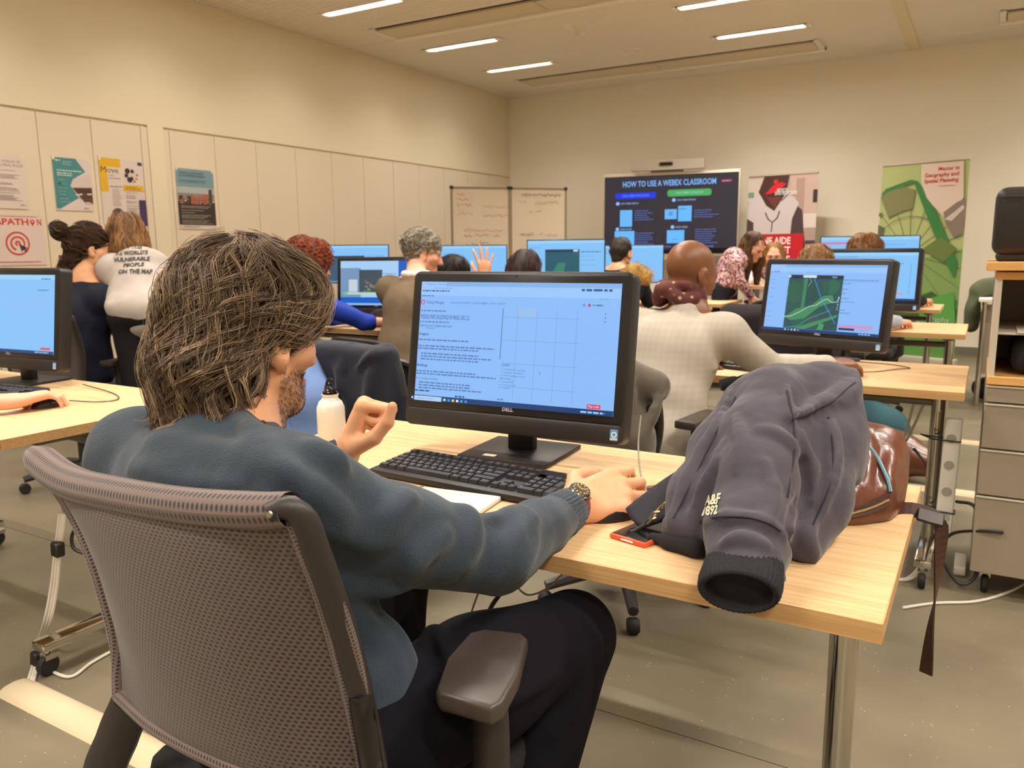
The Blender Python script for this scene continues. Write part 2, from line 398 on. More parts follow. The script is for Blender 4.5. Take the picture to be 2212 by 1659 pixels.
# ================================================================== desks
def wood_material(name, c0, c1, scale=(1.2, 28, 28), rough=.45):
    m = bpy.data.materials.new(name); m.use_nodes = True; nt = m.node_tree; n = nt.nodes; L = nt.links; b = n['Principled BSDF']
    tc = n.new('ShaderNodeTexCoord'); mp = n.new('ShaderNodeMapping'); mp.inputs['Scale'].default_value = scale; L.new(tc.outputs['Object'], mp.inputs[0])
    nz = n.new('ShaderNodeTexNoise'); nz.inputs['Scale'].default_value = 3; nz.inputs['Detail'].default_value = 8; nz.inputs['Roughness'].default_value = .65; L.new(mp.outputs[0], nz.inputs['Vector'])
    mp2 = n.new('ShaderNodeMapping'); mp2.inputs['Scale'].default_value = (scale[0]*4, scale[1]*7, scale[2]*7); L.new(tc.outputs['Object'], mp2.inputs[0])
    n2 = n.new('ShaderNodeTexNoise'); n2.inputs['Scale'].default_value = 4; n2.inputs['Detail'].default_value = 3; L.new(mp2.outputs[0], n2.inputs['Vector'])
    ad = n.new('ShaderNodeMath'); ad.operation = 'MULTIPLY_ADD'; ad.inputs[1].default_value = .35; L.new(n2.outputs[0], ad.inputs[0]); L.new(nz.outputs[0], ad.inputs[2])
    r = n.new('ShaderNodeValToRGB'); r.color_ramp.elements[0].color = c0; r.color_ramp.elements[1].color = c1
    r.color_ramp.elements[0].position = .48; r.color_ramp.elements[1].position = .78; L.new(ad.outputs[0], r.inputs[0]); L.new(r.outputs[0], b.inputs['Base Color'])
    b.inputs['Roughness'].default_value = rough; b.inputs['Specular IOR Level'].default_value = .35
    bp = n.new('ShaderNodeBump'); bp.inputs['Strength'].default_value = .12; bp.inputs['Distance'].default_value = .001; L.new(ad.outputs[0], bp.inputs['Height']); L.new(bp.outputs[0], b.inputs['Normal'])
    MATS[name] = m; return m
M_wood = wood_material('light_oak', rgb(200,160,112), rgb(224,188,142))
M_edge = wood_material('oak_edge', rgb(184,142,92), rgb(204,164,112), (1.2, 40, 60))
M_wood2 = wood_material('orange_beech', rgb(212,156,86), rgb(228,176,106))
M_chrome = mat('chrome', rgb(200,196,188), .12, metal=1.0)
M_steel = mat('steel_dark', rgb(120,114,104), .3, metal=.9)
M_black = mat('black_plastic', rgb(34,31,31), .45)
M_blackg = mat('black_gloss', rgb(20,19,20), .16)
M_rubber = mat('rubber', rgb(24,23,22), .7)
M_cabw = mat('cable_white', rgb(222,214,200), .5)
M_cabb = mat('cable_black', rgb(28,26,26), .5)
M_cabg = mat('cable_grey', rgb(150,142,130), .5)
DZ = .74
def castor(t, x, y, r=.032):
    MB().lathe([(0,-.012),(r*.85,-.012),(r,-.006),(r,.006),(r*.85,.012),(0,.012)], 16, Matrix.Translation((x, y, r)) @ Matrix.Rotation(PI/2, 4, 'Y')).build('castor_wheel', M_rubber, t)
    MB().tube([(x,y+.012,r*1.3),(x,y,r*2.1),(x,y,r*2.6)], .011, 8).box(x-.016, x+.016, y-.012, y+.03, r*1.6, r*2.1).build('castor_fork', M_chrome, t)
def desk(x0, x1, y0, label, depth=.69, z=DZ, modest=True):
    cx, cy = (x0+x1)/2, y0+depth/2
    t = thing('desk', label, 'desk', (cx, cy, 0), 0, 'light oak folding desks')
    w, d = (x1-x0)/2, depth/2
    top = MB().rbox(-w, w, -d, d, z-.0295, z, .0015, 1).build('tabletop', M_wood, t)
    e = MB()
    e.box(-w-.0008, w+.0008, -d-.0008, -d+.001, z-.0285, z-.001).box(-w-.0008, w+.0008, d-.001, d+.0008, z-.0285, z-.001)
    e.box(-w-.0008, -w+.001, -d, d, z-.0285, z-.001).box(w-.001, w+.0008, -d, d, z-.0285, z-.001)
    e.build('edge_band', M_edge, top)
    for s in (-1, 1):
        lx = s*(w-.085)
        MB().lathe([(.024,.10),(.024,z-.05)], 20, Matrix.Translation((lx, 0, 0))).build('column', M_chrome, t)
        MB().box(lx-.03, lx+.03, -.22, .22, z-.05, z-.0295).build('bracket', M_steel, t)
        MB().rbox(lx-.03, lx+.03, -.27, .27, .082, .112, .008, 2).build('foot', M_chrome, t)
        for q in (-1, 1): castor(t, lx, q*.245)
    MB().tube([(-w+.09, .03, z-.10), (w-.09, .03, z-.10)], .018, 12).build('cross_bar', M_steel, t)
    return t
desk(-1.505, -.08, 1.067, 'nearest light oak desk, under the navy jacket and the spiral notebook')
desk(-1.47, -.03, 2.985, 'light oak desk of the bald man in the grey blazer')
desk(-1.48, -.07, 4.99, 'light oak desk under the pale sleeved hand, third from the front')
desk(-1.6, -.28, 6.86, 'light oak desk before the green banner with a dark sleeved hand on it')
desk(-3.62, -2.2, 1.065, 'light oak desk at the left edge with a bare forearm on it')
desk(-4.3, -2.35, 3.78, 'light oak desk of the red haired person in the blue shirt')
desk(-5.6, -4.32, 3.30, 'light oak desk in front of the person in white and the one in navy')
desk(-5.35, -3.95, 5.02, 'light oak desk at the left under the far screen behind the red hair')
desk(-3.92, -1.75, 5.02, 'light oak desk of the dark haired pair behind the grey haired man')
desk(-3.55, -1.95, 6.86, 'light oak desk of the short haired man facing the big display')
# small raised table by the stand-up banner
tt = thing('side_table', 'small pale raised table between the leaning woman and the blonde', 'table', (-1.83, 7.98, 0))
MB().rbox(-.36, .36, -.28, .28, .83, .855, .002, 1).build('tabletop', M_wood, tt)
for s in (-1, 1): MB().tube([(s*.3, 0, 0), (s*.3, 0, .83)], .02, 10).build('leg', M_steel, tt)
tag(MB().rbox(-.1, .1, -.13, .13, 0, .006, .001, 1).build('paper_stack', M_white), 'white sheets of paper on the small raised table', 'paper').location = (-1.62, 7.9, .855)

# ================================================================== screens
M_scr = attr_mat('screen_image', .25, emission=1.0, spec=.4)
SC_BG = (140,188,248); SC_W = (154,198,252); SC_TX = (92,128,186); SC_DK = (58,90,142); SC_BAR = (22,64,118)
def ui_frame(p, w, h, top=True):
    p.rect(0, 0, w, h, SC_BG)
    p.rect(0, h*.962, w, h, (132,178,232)); p.rect(.0, h*.962, w*.14, h*.995, SC_W)
    p.rect(0, h*.885, w, h*.962, SC_W)
    p.rect(0, 0, w, h*.042, SC_BAR)
def screen_main(w, h):
    p = Print(); ui_frame(p, w, h); X = lambda f: f*w; Y = lambda f: h*(1-f)
    p.text('Missing Maps  Tasking Manager', X(.03), Y(.028), .005, SC_TX); p.text('tasks.hotosm.org/projects', X(.075), Y(.058), .0048, SC_TX)
    p.para(X(.01), Y(.083), X(.15), 1, .01, .003, SC_DK, .05); p.para(X(.82), Y(.062), X(.14), 1, .01, .005, SC_DK, .02)
    p.para(X(.01), Y(.125), X(.065), 1, .01, .0028, SC_TX, .02)
    p.ring(X(.016), Y(.175), .0042, .0065, (214,60,84), n=6); p.text('Tasking Manager', X(.034), Y(.185), .0095, SC_DK, sx=.8)
    for f, t in ((.17,'EXPLORE PROJECTS'),(.255,'MY CONTRIBUTIONS'),(.34,'LEARN'),(.378,'ABOUT'),(.417,'SUPPORT')): p.text(t, X(f), Y(.182), .0066, SC_TX, sx=.8)
    p.text('Find a task', X(.905), Y(.125), .005, SC_TX); p.disc(X(.862), Y(.17), .0035, (190,70,100)); p.para(X(.878), Y(.175), X(.05), 1, .01, .0035, SC_TX, .02); p.ring(X(.838),Y(.17),.002,.003,SC_DK)
    p.para(X(.012), Y(.252), X(.14), 1, .01, .003, SC_TX, .02)
    p.text('MISSING MAPS: BUILDINGS IN MASISI, DRC (2)', X(.012), Y(.315), .0155, (50,78,130), width=X(.265))
    p.para(X(.012), Y(.345), X(.16), 1, .01, .003, SC_TX, .02)
    for f, t in ((.012,'TEAMS'),(.046,'INSTRUCTIONS'),(.108,'CONTRIBUTIONS')): p.text(t, X(f), Y(.382), .0072, SC_DK, sx=.72)
    p.rect(X(.046), Y(.394), X(.096), Y(.391), SC_DK)
    def head(t, y): p.text(t, X(.012), Y(y), .0085, SC_DK, bold=.02)
    head('Imagery', .452); p.para(X(.012), Y(.497), X(.275), 1, .01, .0034, SC_TX, .02)
    p.para(X(.012), Y(.548), X(.43), 2, h*.022, .0034, SC_TX, .35); p.para(X(.03), Y(.612), X(.40), 3, h*.0235, .0034, SC_TX, .25)
    head('Buildings', .715); p.para(X(.012), Y(.76), X(.43), 2, h*.022, .0034, SC_TX, .4)
    p.text('For rectangular buildings:', X(.012), Y(.822), .0062, SC_DK); p.para(X(.03), Y(.855), X(.395), 3, h*.0225, .0034, SC_TX, .3)
    p.text('For circular buildings:', X(.012), Y(.935), .0062, SC_DK) if False else p.para(X(.012), Y(.925), X(.08), 1, .01, .0034, SC_DK, .02)
    p.rect(X(.452), Y(.62), X(.456), Y(.21), (86,124,184))
    gx = [.53,.625,.72,.815]; gy = [.28,.465,.65,.835]
    p.rect(X(.525), Y(.28), X(.62), Y(.205), (150,190,240))
    p.rects([(X(g)-.0004, Y(.93), X(g)+.0004, Y(.205)) for g in gx], (112,152,206)); p.rects([(X(.46), Y(g)-.0004, X(.83), Y(g)+.0004) for g in gy], (112,152,206))
    p.text('LEGEND', X(.465), Y(.672), .0082, SC_DK, sx=.7)
    for i, t in enumerate(('Available for mapping','Ready for validation','More mapping needed','Finished','Unavailable','Priority areas','Locked')):
        y = .70+i*.0245; p.text(t, X(.478), Y(y+.004), .0062, SC_TX); p.rect(X(.466), Y(y+.003), X(.472), Y(y-.006), (30,120,90) if i == 3 else (120,160,210))
    p.poly([(X(.655),Y(.70)),(X(.66),Y(.72)),(X(.664),Y(.715))], SC_DK)
    for i in range(3): p.disc(X(.945), Y(.235+i*.03), .0014, SC_DK)
    p.para(X(.24), Y(.952), X(.05), 1, .01, .0042, SC_DK, .05); p.para(X(.46), Y(.945), X(.03), 1, .01, .0035, SC_TX, .02)
    p.rect(X(.89), Y(.952), X(.952), Y(.918), (226,72,104)); p.text('Map a task', X(.921), Y(.941), .0066, (250,236,244), 'C', sx=.9)
    p.rect(X(.02), Y(1), X(.17), Y(.962), (176,208,246)); p.text('Type here to search', X(.035), Y(.987), .0056, SC_TX)
    p.rect(X(.0),Y(1),X(.02),Y(.962),(16,52,100)); p.rect(X(.006),Y(.988),X(.014),Y(.974),(220,235,255))
    for i, c in enumerate(((200,220,245),(40,170,230),(240,210,120),(230,240,250),(60,180,220),(90,130,240))): p.rect(X(.182+i*.023), Y(.99), X(.194+i*.023), Y(.972), c)
    p.para(X(.865), Y(.986), X(.11), 1, .01, .004, (170,200,240), .02)
    return p
def screen_map(w, h):
    p = Print(); ui_frame(p, w, h); X = lambda f: f*w; Y = lambda f: h*(1-f)
    p.ring(X(.018), Y(.118), .003, .005, (214,60,84), n=6); p.para(X(.035), Y(.12), X(.06), 1, .01, .004, SC_TX, .02)
    for f in (.17,.25,.33,.37,.41): p.para(X(f), Y(.12), X(.04), 1, .01, .0028, (130,170,220), .02)
    for i, f in enumerate((.24,.30,.37,.50,.60,.72,.80,.86)): p.para(X(.02), Y(f), X(.05), 1, .01, .0024, (118,156,208), .3)
    p.rect(X(.19), Y(.957), X(.665), Y(.155), (44,84,88)); p.rect(X(.19), Y(.21), X(.665), Y(.155), (34,54,70))
    r2 = random.Random(4)
    for i in range(26):
        x = X(.21+.4*r2.random()); y = Y(.25+.66*r2.random()); r = .012+.03*r2.random()
        x = min(max(x, X(.19)+r), X(.665)-r); y = min(max(y, Y(.957)+r), Y(.21)-r)
        p.disc(x, y, r, (38+r2.randint(0,16), 80+r2.randint(0,26), 80+r2.randint(-6,10)), 9)
    p.poly([(X(.335),Y(.21)),(X(.37),Y(.21)),(X(.365),Y(.68)),(X(.335),Y(.68))], (62,128,100))
    p.poly([(X(.2),Y(.80)),(X(.3),Y(.66)),(X(.42),Y(.62)),(X(.52),Y(.46)),(X(.6),Y(.44)),(X(.62),Y(.54)),(X(.5),Y(.62)),(X(.38),Y(.80)),(X(.26),Y(.84))], (68,138,98))
    p.poly([(X(.29),Y(.955)),(X(.66),Y(.72)),(X(.66),Y(.76)),(X(.40),Y(.955))], (72,140,96))
    p.poly([(X(.5),Y(.955)),(X(.52),Y(.85)),(X(.56),Y(.87)),(X(.55),Y(.955))], (78,150,98))
    p.line([(X(.19),Y(.79)),(X(.26),Y(.775)),(X(.34),Y(.70)),(X(.41),Y(.62)),(X(.47),Y(.60)),(X(.52),Y(.53)),(X(.56),Y(.50)),(X(.60),Y(.55)),(X(.64),Y(.54)),(X(.66),Y(.47))], .0024, (206,228,214))
    p.line([(X(.425),Y(.21)),(X(.50),Y(.48)),(X(.55),Y(.60)),(X(.655),Y(.86))], .003, (66,148,216))
    p.line([(X(.20),Y(.955)),(X(.33),Y(.92)),(X(.42),Y(.80)),(X(.50),Y(.74)),(X(.6),Y(.66))], .0018, (84,176,170))
    p.line([(X(.385),Y(.21)),(X(.405),Y(.26)),(X(.38),Y(.32))], .0014, (196,216,190))
    p.rrect(X(.325), Y(.20), X(.445), Y(.162), .003, (214,226,236)); p.rect(X(.195),Y(.20),X(.215),Y(.165),(210,224,238)); p.rect(X(.58),Y(.2),X(.62),Y(.175),(120,140,156))
    for i in range(6): p.rect(X(.652), Y(.48+i*.035), X(.658), Y(.465+i*.035), (220,230,240))
    p.text('MISSING MAPS: BUILDINGS IN MASISI, DRC', X(.682), Y(.24), .012, (70,100,150), width=X(.28)); p.text('(2) #71', X(.682), Y(.285), .011, (70,100,150))
    for f, ww in ((.36,.05),(.42,.03),(.49,.06),(.54,.12),(.66,.05),(.70,.09)): p.para(X(.682), Y(f), X(ww), 1, .01, .0032, SC_TX, .1)
    p.rect(X(.69), Y(.90), X(.965), Y(.855), (206,150,196)); p.rect(X(.69), Y(.935), X(.82), Y(.905), (22,40,84)); p.para(X(.86), Y(.925), X(.08), 1, .01, .003, (190,120,170), .02)
    p.rect(X(0),Y(1),X(.02),Y(.962),(16,52,100))
    for i, c in enumerate(((200,220,245),(40,170,230),(240,210,120),(230,240,250),(200,120,200))): p.rect(X(.22+i*.03), Y(.99), X(.235+i*.03), Y(.972), c)
    p.para(X(.86), Y(.986), X(.1), 1, .01, .004, (170,200,240), .02)
    return p
def screen_plain(w, h, kind=0):
    p = Print(); p.rect(0, 0, w, h, (132,194,248)); p.rect(0, h*.94, w, h, (152,210,255)); X = lambda f: f*w; Y = lambda f: h*(1-f)
    if kind == 1:    # task page with a dark map
        p.rect(X(.23), Y(.98), X(.68), Y(.20), (40,92,108)); p.rect(X(.23), Y(.26), X(.68), Y(.20), (30,60,80)); p.poly([(X(.26),Y(.9)),(X(.4),Y(.5)),(X(.5),Y(.5)),(X(.45),Y(.95))], (60,130,110)); p.rect(X(.6),Y(.25),X(.66),Y(.21),(210,225,240))
        p.para(X(.02), Y(.17), X(.15), 1, .01, .006, (110,160,210), .05); p.para(X(.70), Y(.27), X(.26), 1, .01, .008, (80,120,180), .02)
        for f in (.36,.45,.56): p.para(X(.70), Y(f), X(.2), 1, .01, .004, (110,160,210), .3)
    elif kind == 2:  # imagery window on a light page
        p.rect(X(.0), Y(.98), X(.62), Y(.28), (58,92,116)); p.rect(X(.0), Y(.32), X(.62), Y(.28), (34,52,74)); p.para(X(.66), Y(.3), X(.28), 4, h*.09, .005, (110,160,210), .4)
    elif kind == 3:  # desktop with a map window
        p.rect(0, 0, w, h, (24,96,196)); p.rect(0, Y(.82), X(.80), h, (166,206,244)); p.rect(0, Y(.82), X(.28), Y(.16), (120,150,190)); p.rect(X(.26), Y(.74), X(.58), Y(.20), (70,84,92))
        r3 = random.Random(2)
        for i in range(20): x = .28+.24*r3.random(); y = .42+.28*r3.random(); p.rect(X(x), Y(y+.04), X(x+.04), Y(y), (60+r3.randint(0,80), 90+r3.randint(0,60), 80+r3.randint(0,40)))
        p.rect(X(.12), Y(.70), X(.24), Y(.42), (196,210,220)); p.rect(X(.04), Y(.76), X(.58), Y(.71), (188,216,196)); p.rect(X(.04),Y(.76),X(.1),Y(.71),(110,200,120)); p.para(X(.6), Y(.3), X(.18), 5, h*.08, .005, (100,140,190), .4)
        p.rect(0, Y(1), w, Y(.955), (150,190,230))
    elif kind == 4:  # page with a side list and a pink button
        p.para(X(.05), Y(.1), X(.3), 1, .01, .004, SC_TX, .1)
        for f in (.24,): p.para(X(.55), Y(f), X(.3), 1, .01, .006, SC_TX, .05)
        for f in (.36,.48): p.para(X(.52), Y(f), X(.2), 1, .01, .004, (110,160,210), .3)
        p.rect(X(.05), Y(.83), X(.5), Y(.2), (60,110,110)); p.rect(X(.5), Y(.87), X(.88), Y(.83), (214,150,176)); p.rect(X(.5), Y(.92), X(.62), Y(.88), (24,44,90)); p.rect(0, Y(1), w, Y(.955), SC_BAR); p.rect(X(.93),Y(.86),X(.935),Y(.2),(110,150,200))
    elif kind == 5:  # pale map page (left edge)
        p.rect(X(.45), Y(.48), X(.98), Y(.24), (138,192,246)); p.rect(X(.45), Y(.48), X(.72), Y(.9), (146,198,248)) if False else None
        p.para(X(.86), Y(.06), X(.1), 1, .01, .005, SC_TX, .02); p.para(X(.82), Y(.20), X(.12), 1, .01, .004, SC_TX, .02)
        p.rect(X(.86), Y(.945), X(.965), Y(.915), (224,84,110)); p.rect(0, Y(1), w, Y(.96), SC_BAR); p.para(X(.8), Y(.985), X(.15), 1, .01, .004, (170,200,240), .02)
    elif kind == 6:
        p.para(X(.02), Y(.2), X(.2), 1, .01, .004, (110,160,210), .1); p.rect(0, Y(.97), w, Y(.93), (120,180,236))
    elif kind == 7:
        p.para(X(.55), Y(.16), X(.4), 1, .01, .006, (110,160,210), .2); p.rect(X(.35), Y(.2), X(.62), Y(.12), (30,60,90)); p.rect(X(.0), Y(.14), X(.5), Y(.1), (224,120,150))
    return p
def tilt_frame(t, loc, tilt): return Matrix.Translation(loc) @ Matrix.Rotation(-tilt, 4, 'X')
M_bez = mat('bezel_black', rgb(30,28,30), .3)
M_aio = mat('aio_shell', rgb(40,37,37), .42)
def aio(base, yaw, tilt, print_fn, label, zc=.264, yoff=-.028):
    """all-in-one computer: base centre on the desk, screen leaning back by tilt"""
    t = thing('all_in_one_computer', label, 'computer', base, yaw, 'black all-in-one computers')
    M = tilt_frame(t, (0, yoff, zc), tilt); W2, HB, HT, sw, sh = .2805, -.2045, .1695, .51, .287
    def rr(x0, x1, z0, z1, r, y0, y1):
        p = []
        for cx, cz, a0 in ((x1-r,z0+r,-90),(x1-r,z1-r,0),(x0+r,z1-r,90),(x0+r,z0+r,180)):
            for k in range(6): a = R(a0+k*18); p.append((cx+r*math.cos(a), cz+r*math.sin(a)))
        return MB().rprism(p, y0, y1, .003, 2, Matrix.Rotation(PI/2, 4, 'X') @ Matrix.Scale(1, 4))
    b = rr(-W2, W2, HB, HT, .018, -.045, .0035).build('shell', M_aio, t); b.matrix_local = M
    bz = rr(-W2+.003, W2-.003, -.160, HT-.004, .012, .0, .006).build('bezel', M_bez, t); bz.matrix_local = M
    ch = rr(-W2+.003, W2-.003, HB+.003, -.1615, .012, .0, .006).build('chin', M_aio, t); ch.matrix_local = M
    p = print_fn(sw, sh); s = p.build('screen', M_scr, t, M @ Matrix.Translation((-sw/2, -.0065, -sh/2)))
    lg = Print(); lg.text('DELL', 0, -.152, .0125, (190,188,188), 'C', bold=.03); lg.build('logo', attr_mat('print_plain', .4), t, M @ Matrix.Translation((0, -.0062, 0)))
    wcam = Print(); wcam.disc(0, .158, .0022, (8,8,10)); wcam.build('webcam', attr_mat('print_plain', .4), t, M @ Matrix.Translation((0, -.0062, 0)))
    st = Print(); st.rrect(W2-.03, -.195, W2-.012, -.170, .002, (96,150,190)); st.ring(W2-.021, -.1815, .004, .0065, (225,235,242)); st.rect(W2-.029,-.193,W2-.013,-.189,(200,214,222)); st.build('processor_sticker', attr_mat('print_plain', .4), t, M @ Matrix.Translation((0, -.0062, 0)))
    MB().rbox(-.034, .034, .005, .03, .008, .20, .004, 2).build('neck', M_black, t)
    MB().rbox(-.115, .115, -.10, .11, 0, .011, .004, 2).build('base', M_black, t)
    return t
MAIN_AIO = aio((-.925, 1.592, DZ), .067, .174, screen_main, 'black all-in-one computer on the nearest desk showing a task page with a grid map')
pt = Print(); pt.poly([(-.105+.03,-.085),(-.105+.062,-.085),(-.105+.062,-.068),(-.105+.03,-.068)], (216,204,172)); pt.build('asset_sticker', attr_mat('print_plain', .4), MAIN_AIO, Matrix.Translation((0.02, 0, .0113)) @ Matrix.Rotation(-PI/2, 4, 'X'))
aio((-.573, 3.575, DZ), -.318, .16, screen_map, 'black all-in-one computer showing a green aerial map, on the bald man\'s desk')
aio((-3.125, 1.63, DZ), .10, .13, lambda w, h: screen_plain(w, h, 5), 'black all-in-one computer cut off by the left edge of the photo')
aio((-3.42, 4.07, DZ), .28, .1, lambda w, h: screen_plain(w, h, 3), 'black all-in-one computer with a blue desktop beside the red haired person', .275)
aio((-.60, 5.36, DZ), -.12, .1, lambda w, h: screen_plain(w, h, 4), 'black all-in-one computer half hidden behind the one with the aerial map', .30)
def thin_monitor(base, yaw, w, kind, label, ztop, grp='thin bezel monitors'):
    t = thing('monitor', label, 'monitor', base, yaw, grp); h = w*.575; zc = ztop-h/2-base[2]
    MB().rbox(-w/2-.008, w/2+.008, -.012, .03, zc-h/2-.012, zc+h/2+.008, .004, 2).build('housing', M_blackg, t)
    screen_plain(w, h, kind).build('screen', M_scr, t, Matrix.Translation((-w/2, -.0125, zc-h/2)))
    MB().box(-.03, .03, .03, .05, .01, zc).build('neck', M_steel, t); MB().rbox(-.12, .12, -.09, .1, 0, .012, .003, 1).build('base', M_steel, t)
thin_monitor((-2.66, 5.28, DZ), .38, .56, 1, 'bright monitor with a dark map behind the long haired woman', 1.285)
thin_monitor((-3.52, 5.36, DZ), .62, .52, 6, 'bright plain monitor behind the raised open hand', 1.255)
thin_monitor((-4.72, 5.34, DZ), .62, .54, 2, 'bright monitor behind the red curly hair', 1.27)
thin_monitor((-2.95, 7.25, DZ), .36, .60, 6, 'bright plain monitor in front of the short haired man', 1.25)
thin_monitor((-.85, 7.24, DZ), .08, .74, 7, 'bright monitor behind the curly blond head', 1.30)

# ================================================================== keyboards
M_key = mat('key_plastic', rgb(44,42,44), .5)
M_kb = mat('keyboard_body', rgb(30,28,29), .5)
KEYMESH = {}
def keycap(w):
    if w not in KEYMESH:
        d = .0165; b = MB(); i = .0022
        x0, x1, y0, y1 = 0, w, 0, d
        b.add([(x0,y0,0),(x1,y0,0),(x1,y1,0),(x0,y1,0),(x0+i,y0+i*1.1,.0085),(x1-i,y0+i*1.1,.0085),(x1-i,y1-i*.5,.0085),(x0+i,y1-i*.5,.0085)],
              [(4,5,6,7),(0,1,5,4),(1,2,6,5),(2,3,7,6),(3,0,4,7)])
        me = b.mesh('key'); me.materials.append(M_key); KEYMESH[w] = me
    return KEYMESH[w]
ROWS = [ # (y, [(x0, width, legend)...])
  (.128, [(0,1,'Esc')]+[(2+i,1,'F%d'%(i+1)) for i in range(4)]+[(6.5+i,1,'F%d'%(i+5)) for i in range(4)]+[(11+i,1,'F%d'%(i+9)) for i in range(4)]+[(15.25+i,1,'') for i in range(3)]),
  (.101, [(i,1,c) for i, c in enumerate(['2','1','2','3','4','5','6','7','8','9','0',')','-'])]+[(13,2,'')]+[(15.25+i,1,'') for i in range(3)]+[(18.5+i,1,c) for i, c in enumerate(['','/','*','-'])]),
  (.082, [(0,1.5,'')]+[(1.5+i,1,c) for i, c in enumerate('AZERTYUIOP^$')]+[(13.5,1.5,'')]+[(15.25+i,1,'') for i in range(3)]+[(18.5+i,1,c) for i, c in enumerate('789')]),
  (.063, [(0,1.75,'')]+[(1.75+i,1,c) for i, c in enumerate('QSDFGHJKLM%')]+[(12.75,2.25,'')]+[(18.5+i,1,c) for i, c in enumerate('456')]),
  (.044, [(0,1.25,'')]+[(1.25+i,1,c) for i, c in enumerate('<WXCVBN,;:=')]+[(12.25,2.75,'')]+[(16.25,1,'')]+[(18.5+i,1,c) for i, c in enumerate('123')]),
  (.025, [(0,1.25,'Ctrl'),(1.25,1.25,''),(2.5,1.25,'Alt'),(3.75,6.25,''),(10,1.25,'Alt'),(11.25,1.25,''),(12.5,1.25,''),(13.75,1.25,'Ctrl')]+[(15.25+i,1,'') for i in range(3)]+[(18.5,2,'0'),(20.5,1,'.')]),
]
def keyboard(loc, yaw, label, keys=True):
    t = thing('keyboard', label, 'keyboard', loc, yaw, 'black desktop keyboards')
    W, D = .447, .162; tl = R(3.5); M = Matrix.Rotation(tl, 4, 'X')
    b = MB().rbox(-W/2, W/2, 0, D, .002, .016, .004, 2, M).build('body', M_kb, t)
    if not keys:
        kk = MB()
        for y, ks in ROWS:
            for x, w, c in ks: kk.rbox(-W/2+.014+x*.01915, -W/2+.014+(x+w)*.01915-.003, y-.006, y+.009, .016, .023, .002, 1, M)
        kk.build('key_bank', M_key, t, kind='stuff'); return t
    lg = Print(.000002)
    for y, ks in ROWS:
        for x, w, c in ks:
            o = bpy.data.objects.new('key', keycap(round(w*.01915-.0016, 5))); link(o, t)
            o.matrix_local = M @ Matrix.Translation((-W/2+.014+x*.01915, y-.006, .0158))
            if c: lg.text(c, -W/2+.014+x*.01915+.004, y+.0035, .0052 if len(c) == 1 else .0036, (214,212,206))
    for x in (18.7, 19.7, 20.7): lg.disc(-W/2+.014+x*.01915+.006, .132, .0012, (90,160,90), 8)
    lg.ring(-W/2+.014+20.9*.01915, .134, .0062, .0068, (70,68,68)); lg.text('DELL', -W/2+.014+20.9*.01915, .1325, .004, (120,118,118), 'C')
    q = lg.build('key_legend', attr_mat('print_plain', .4), t, M @ Matrix.Translation((0, 0, .0246)) @ Matrix.Rotation(-PI/2, 4, 'X'))
    bpy.data.objects.new('n', None)
    # number pad tall keys
    for yy, hh in ((.063, 2), (.025, 2)):
        o = bpy.data.objects.new('key', keycap(round(1*.01915-.0016, 5))); link(o, t); o.matrix_local = M @ Matrix.Translation((-W/2+.014+21.5*.01915, yy-.006, .0158)) @ Matrix.Diagonal((1, 2.15, 1, 1))
    o = bpy.data.objects.new('key', keycap(round(1*.01915-.0016, 5))); link(o, t); o.matrix_local = M @ Matrix.Translation((-W/2+.014+15.25*.01915, .025-.006, .0158)) if False else M @ Matrix.Translation((-W/2+.014+18.5*.01915, .101-.006, .0158))
    return t
keyboard((-.897, 1.268, DZ), R(-2.2), 'black keyboard with white letters in front of the foreground man')
keyboard((-.92, 3.17, DZ), R(-18), 'black keyboard under the bald man\'s forearm', False)
keyboard((-2.965, 1.34, DZ), R(4), 'black keyboard at the left edge beside the bare forearm', False)
M_mouse = mat('mouse_plastic', rgb(30,29,30), .35)
def mouse(loc, yaw, label, wire):
    t = thing('mouse', label, 'mouse', loc, yaw, 'black computer mice')
    bm = bmesh.new(); bmesh.ops.create_uvsphere(bm, u_segments=20, v_segments=12, radius=1)
    for v in bm.verts: v.co = Vector((v.co.x*.031, v.co.y*.057, max(v.co.z, -.02)*.037))
    MB().bm(bm, True).build('body', M_mouse, t); MB().rbox(-.004, .004, .028, .044, .018, .032, .002, 1).build('wheel', M_rubber, t)
    tag(MB().tube(spline(wire), .0019, 6).build('mouse_cable', M_cabg if 'right' in label else M_cabb), 'thin mouse cable of the '+label.split(' mouse ')[0]+' mouse '+label.split(' mouse ')[1], 'cable')
mouse((-.548, 1.285, DZ), R(-30), 'black mouse under the foreground man\'s right hand', [(-.522,1.338,DZ+.014),(-.53,1.40,DZ+.012),(-.575,1.48,DZ+.03),(-.612,1.56,DZ+.07),(-.635,1.63,DZ+.115)])
mouse((-.412, 3.18, DZ), R(-30), 'black mouse under the bald man\'s hand', [(-.385,3.235,DZ+.01),(-.33,3.33,DZ+.004),(-.27,3.43,DZ+.004),(-.23,3.48,DZ+.004),(-.30,3.55,DZ+.004),(-.42,3.58,DZ+.004),(-.5,3.62,DZ+.004)])
mouse((-2.545, 1.395, DZ), R(-8), 'black mouse under the bare hand at the left edge', [(-2.54,1.455,DZ+.01),(-2.47,1.50,DZ+.004),(-2.44,1.55,DZ+.004),(-2.50,1.60,DZ+.004),(-2.62,1.64,DZ+.004),(-2.80,1.66,DZ+.012)])
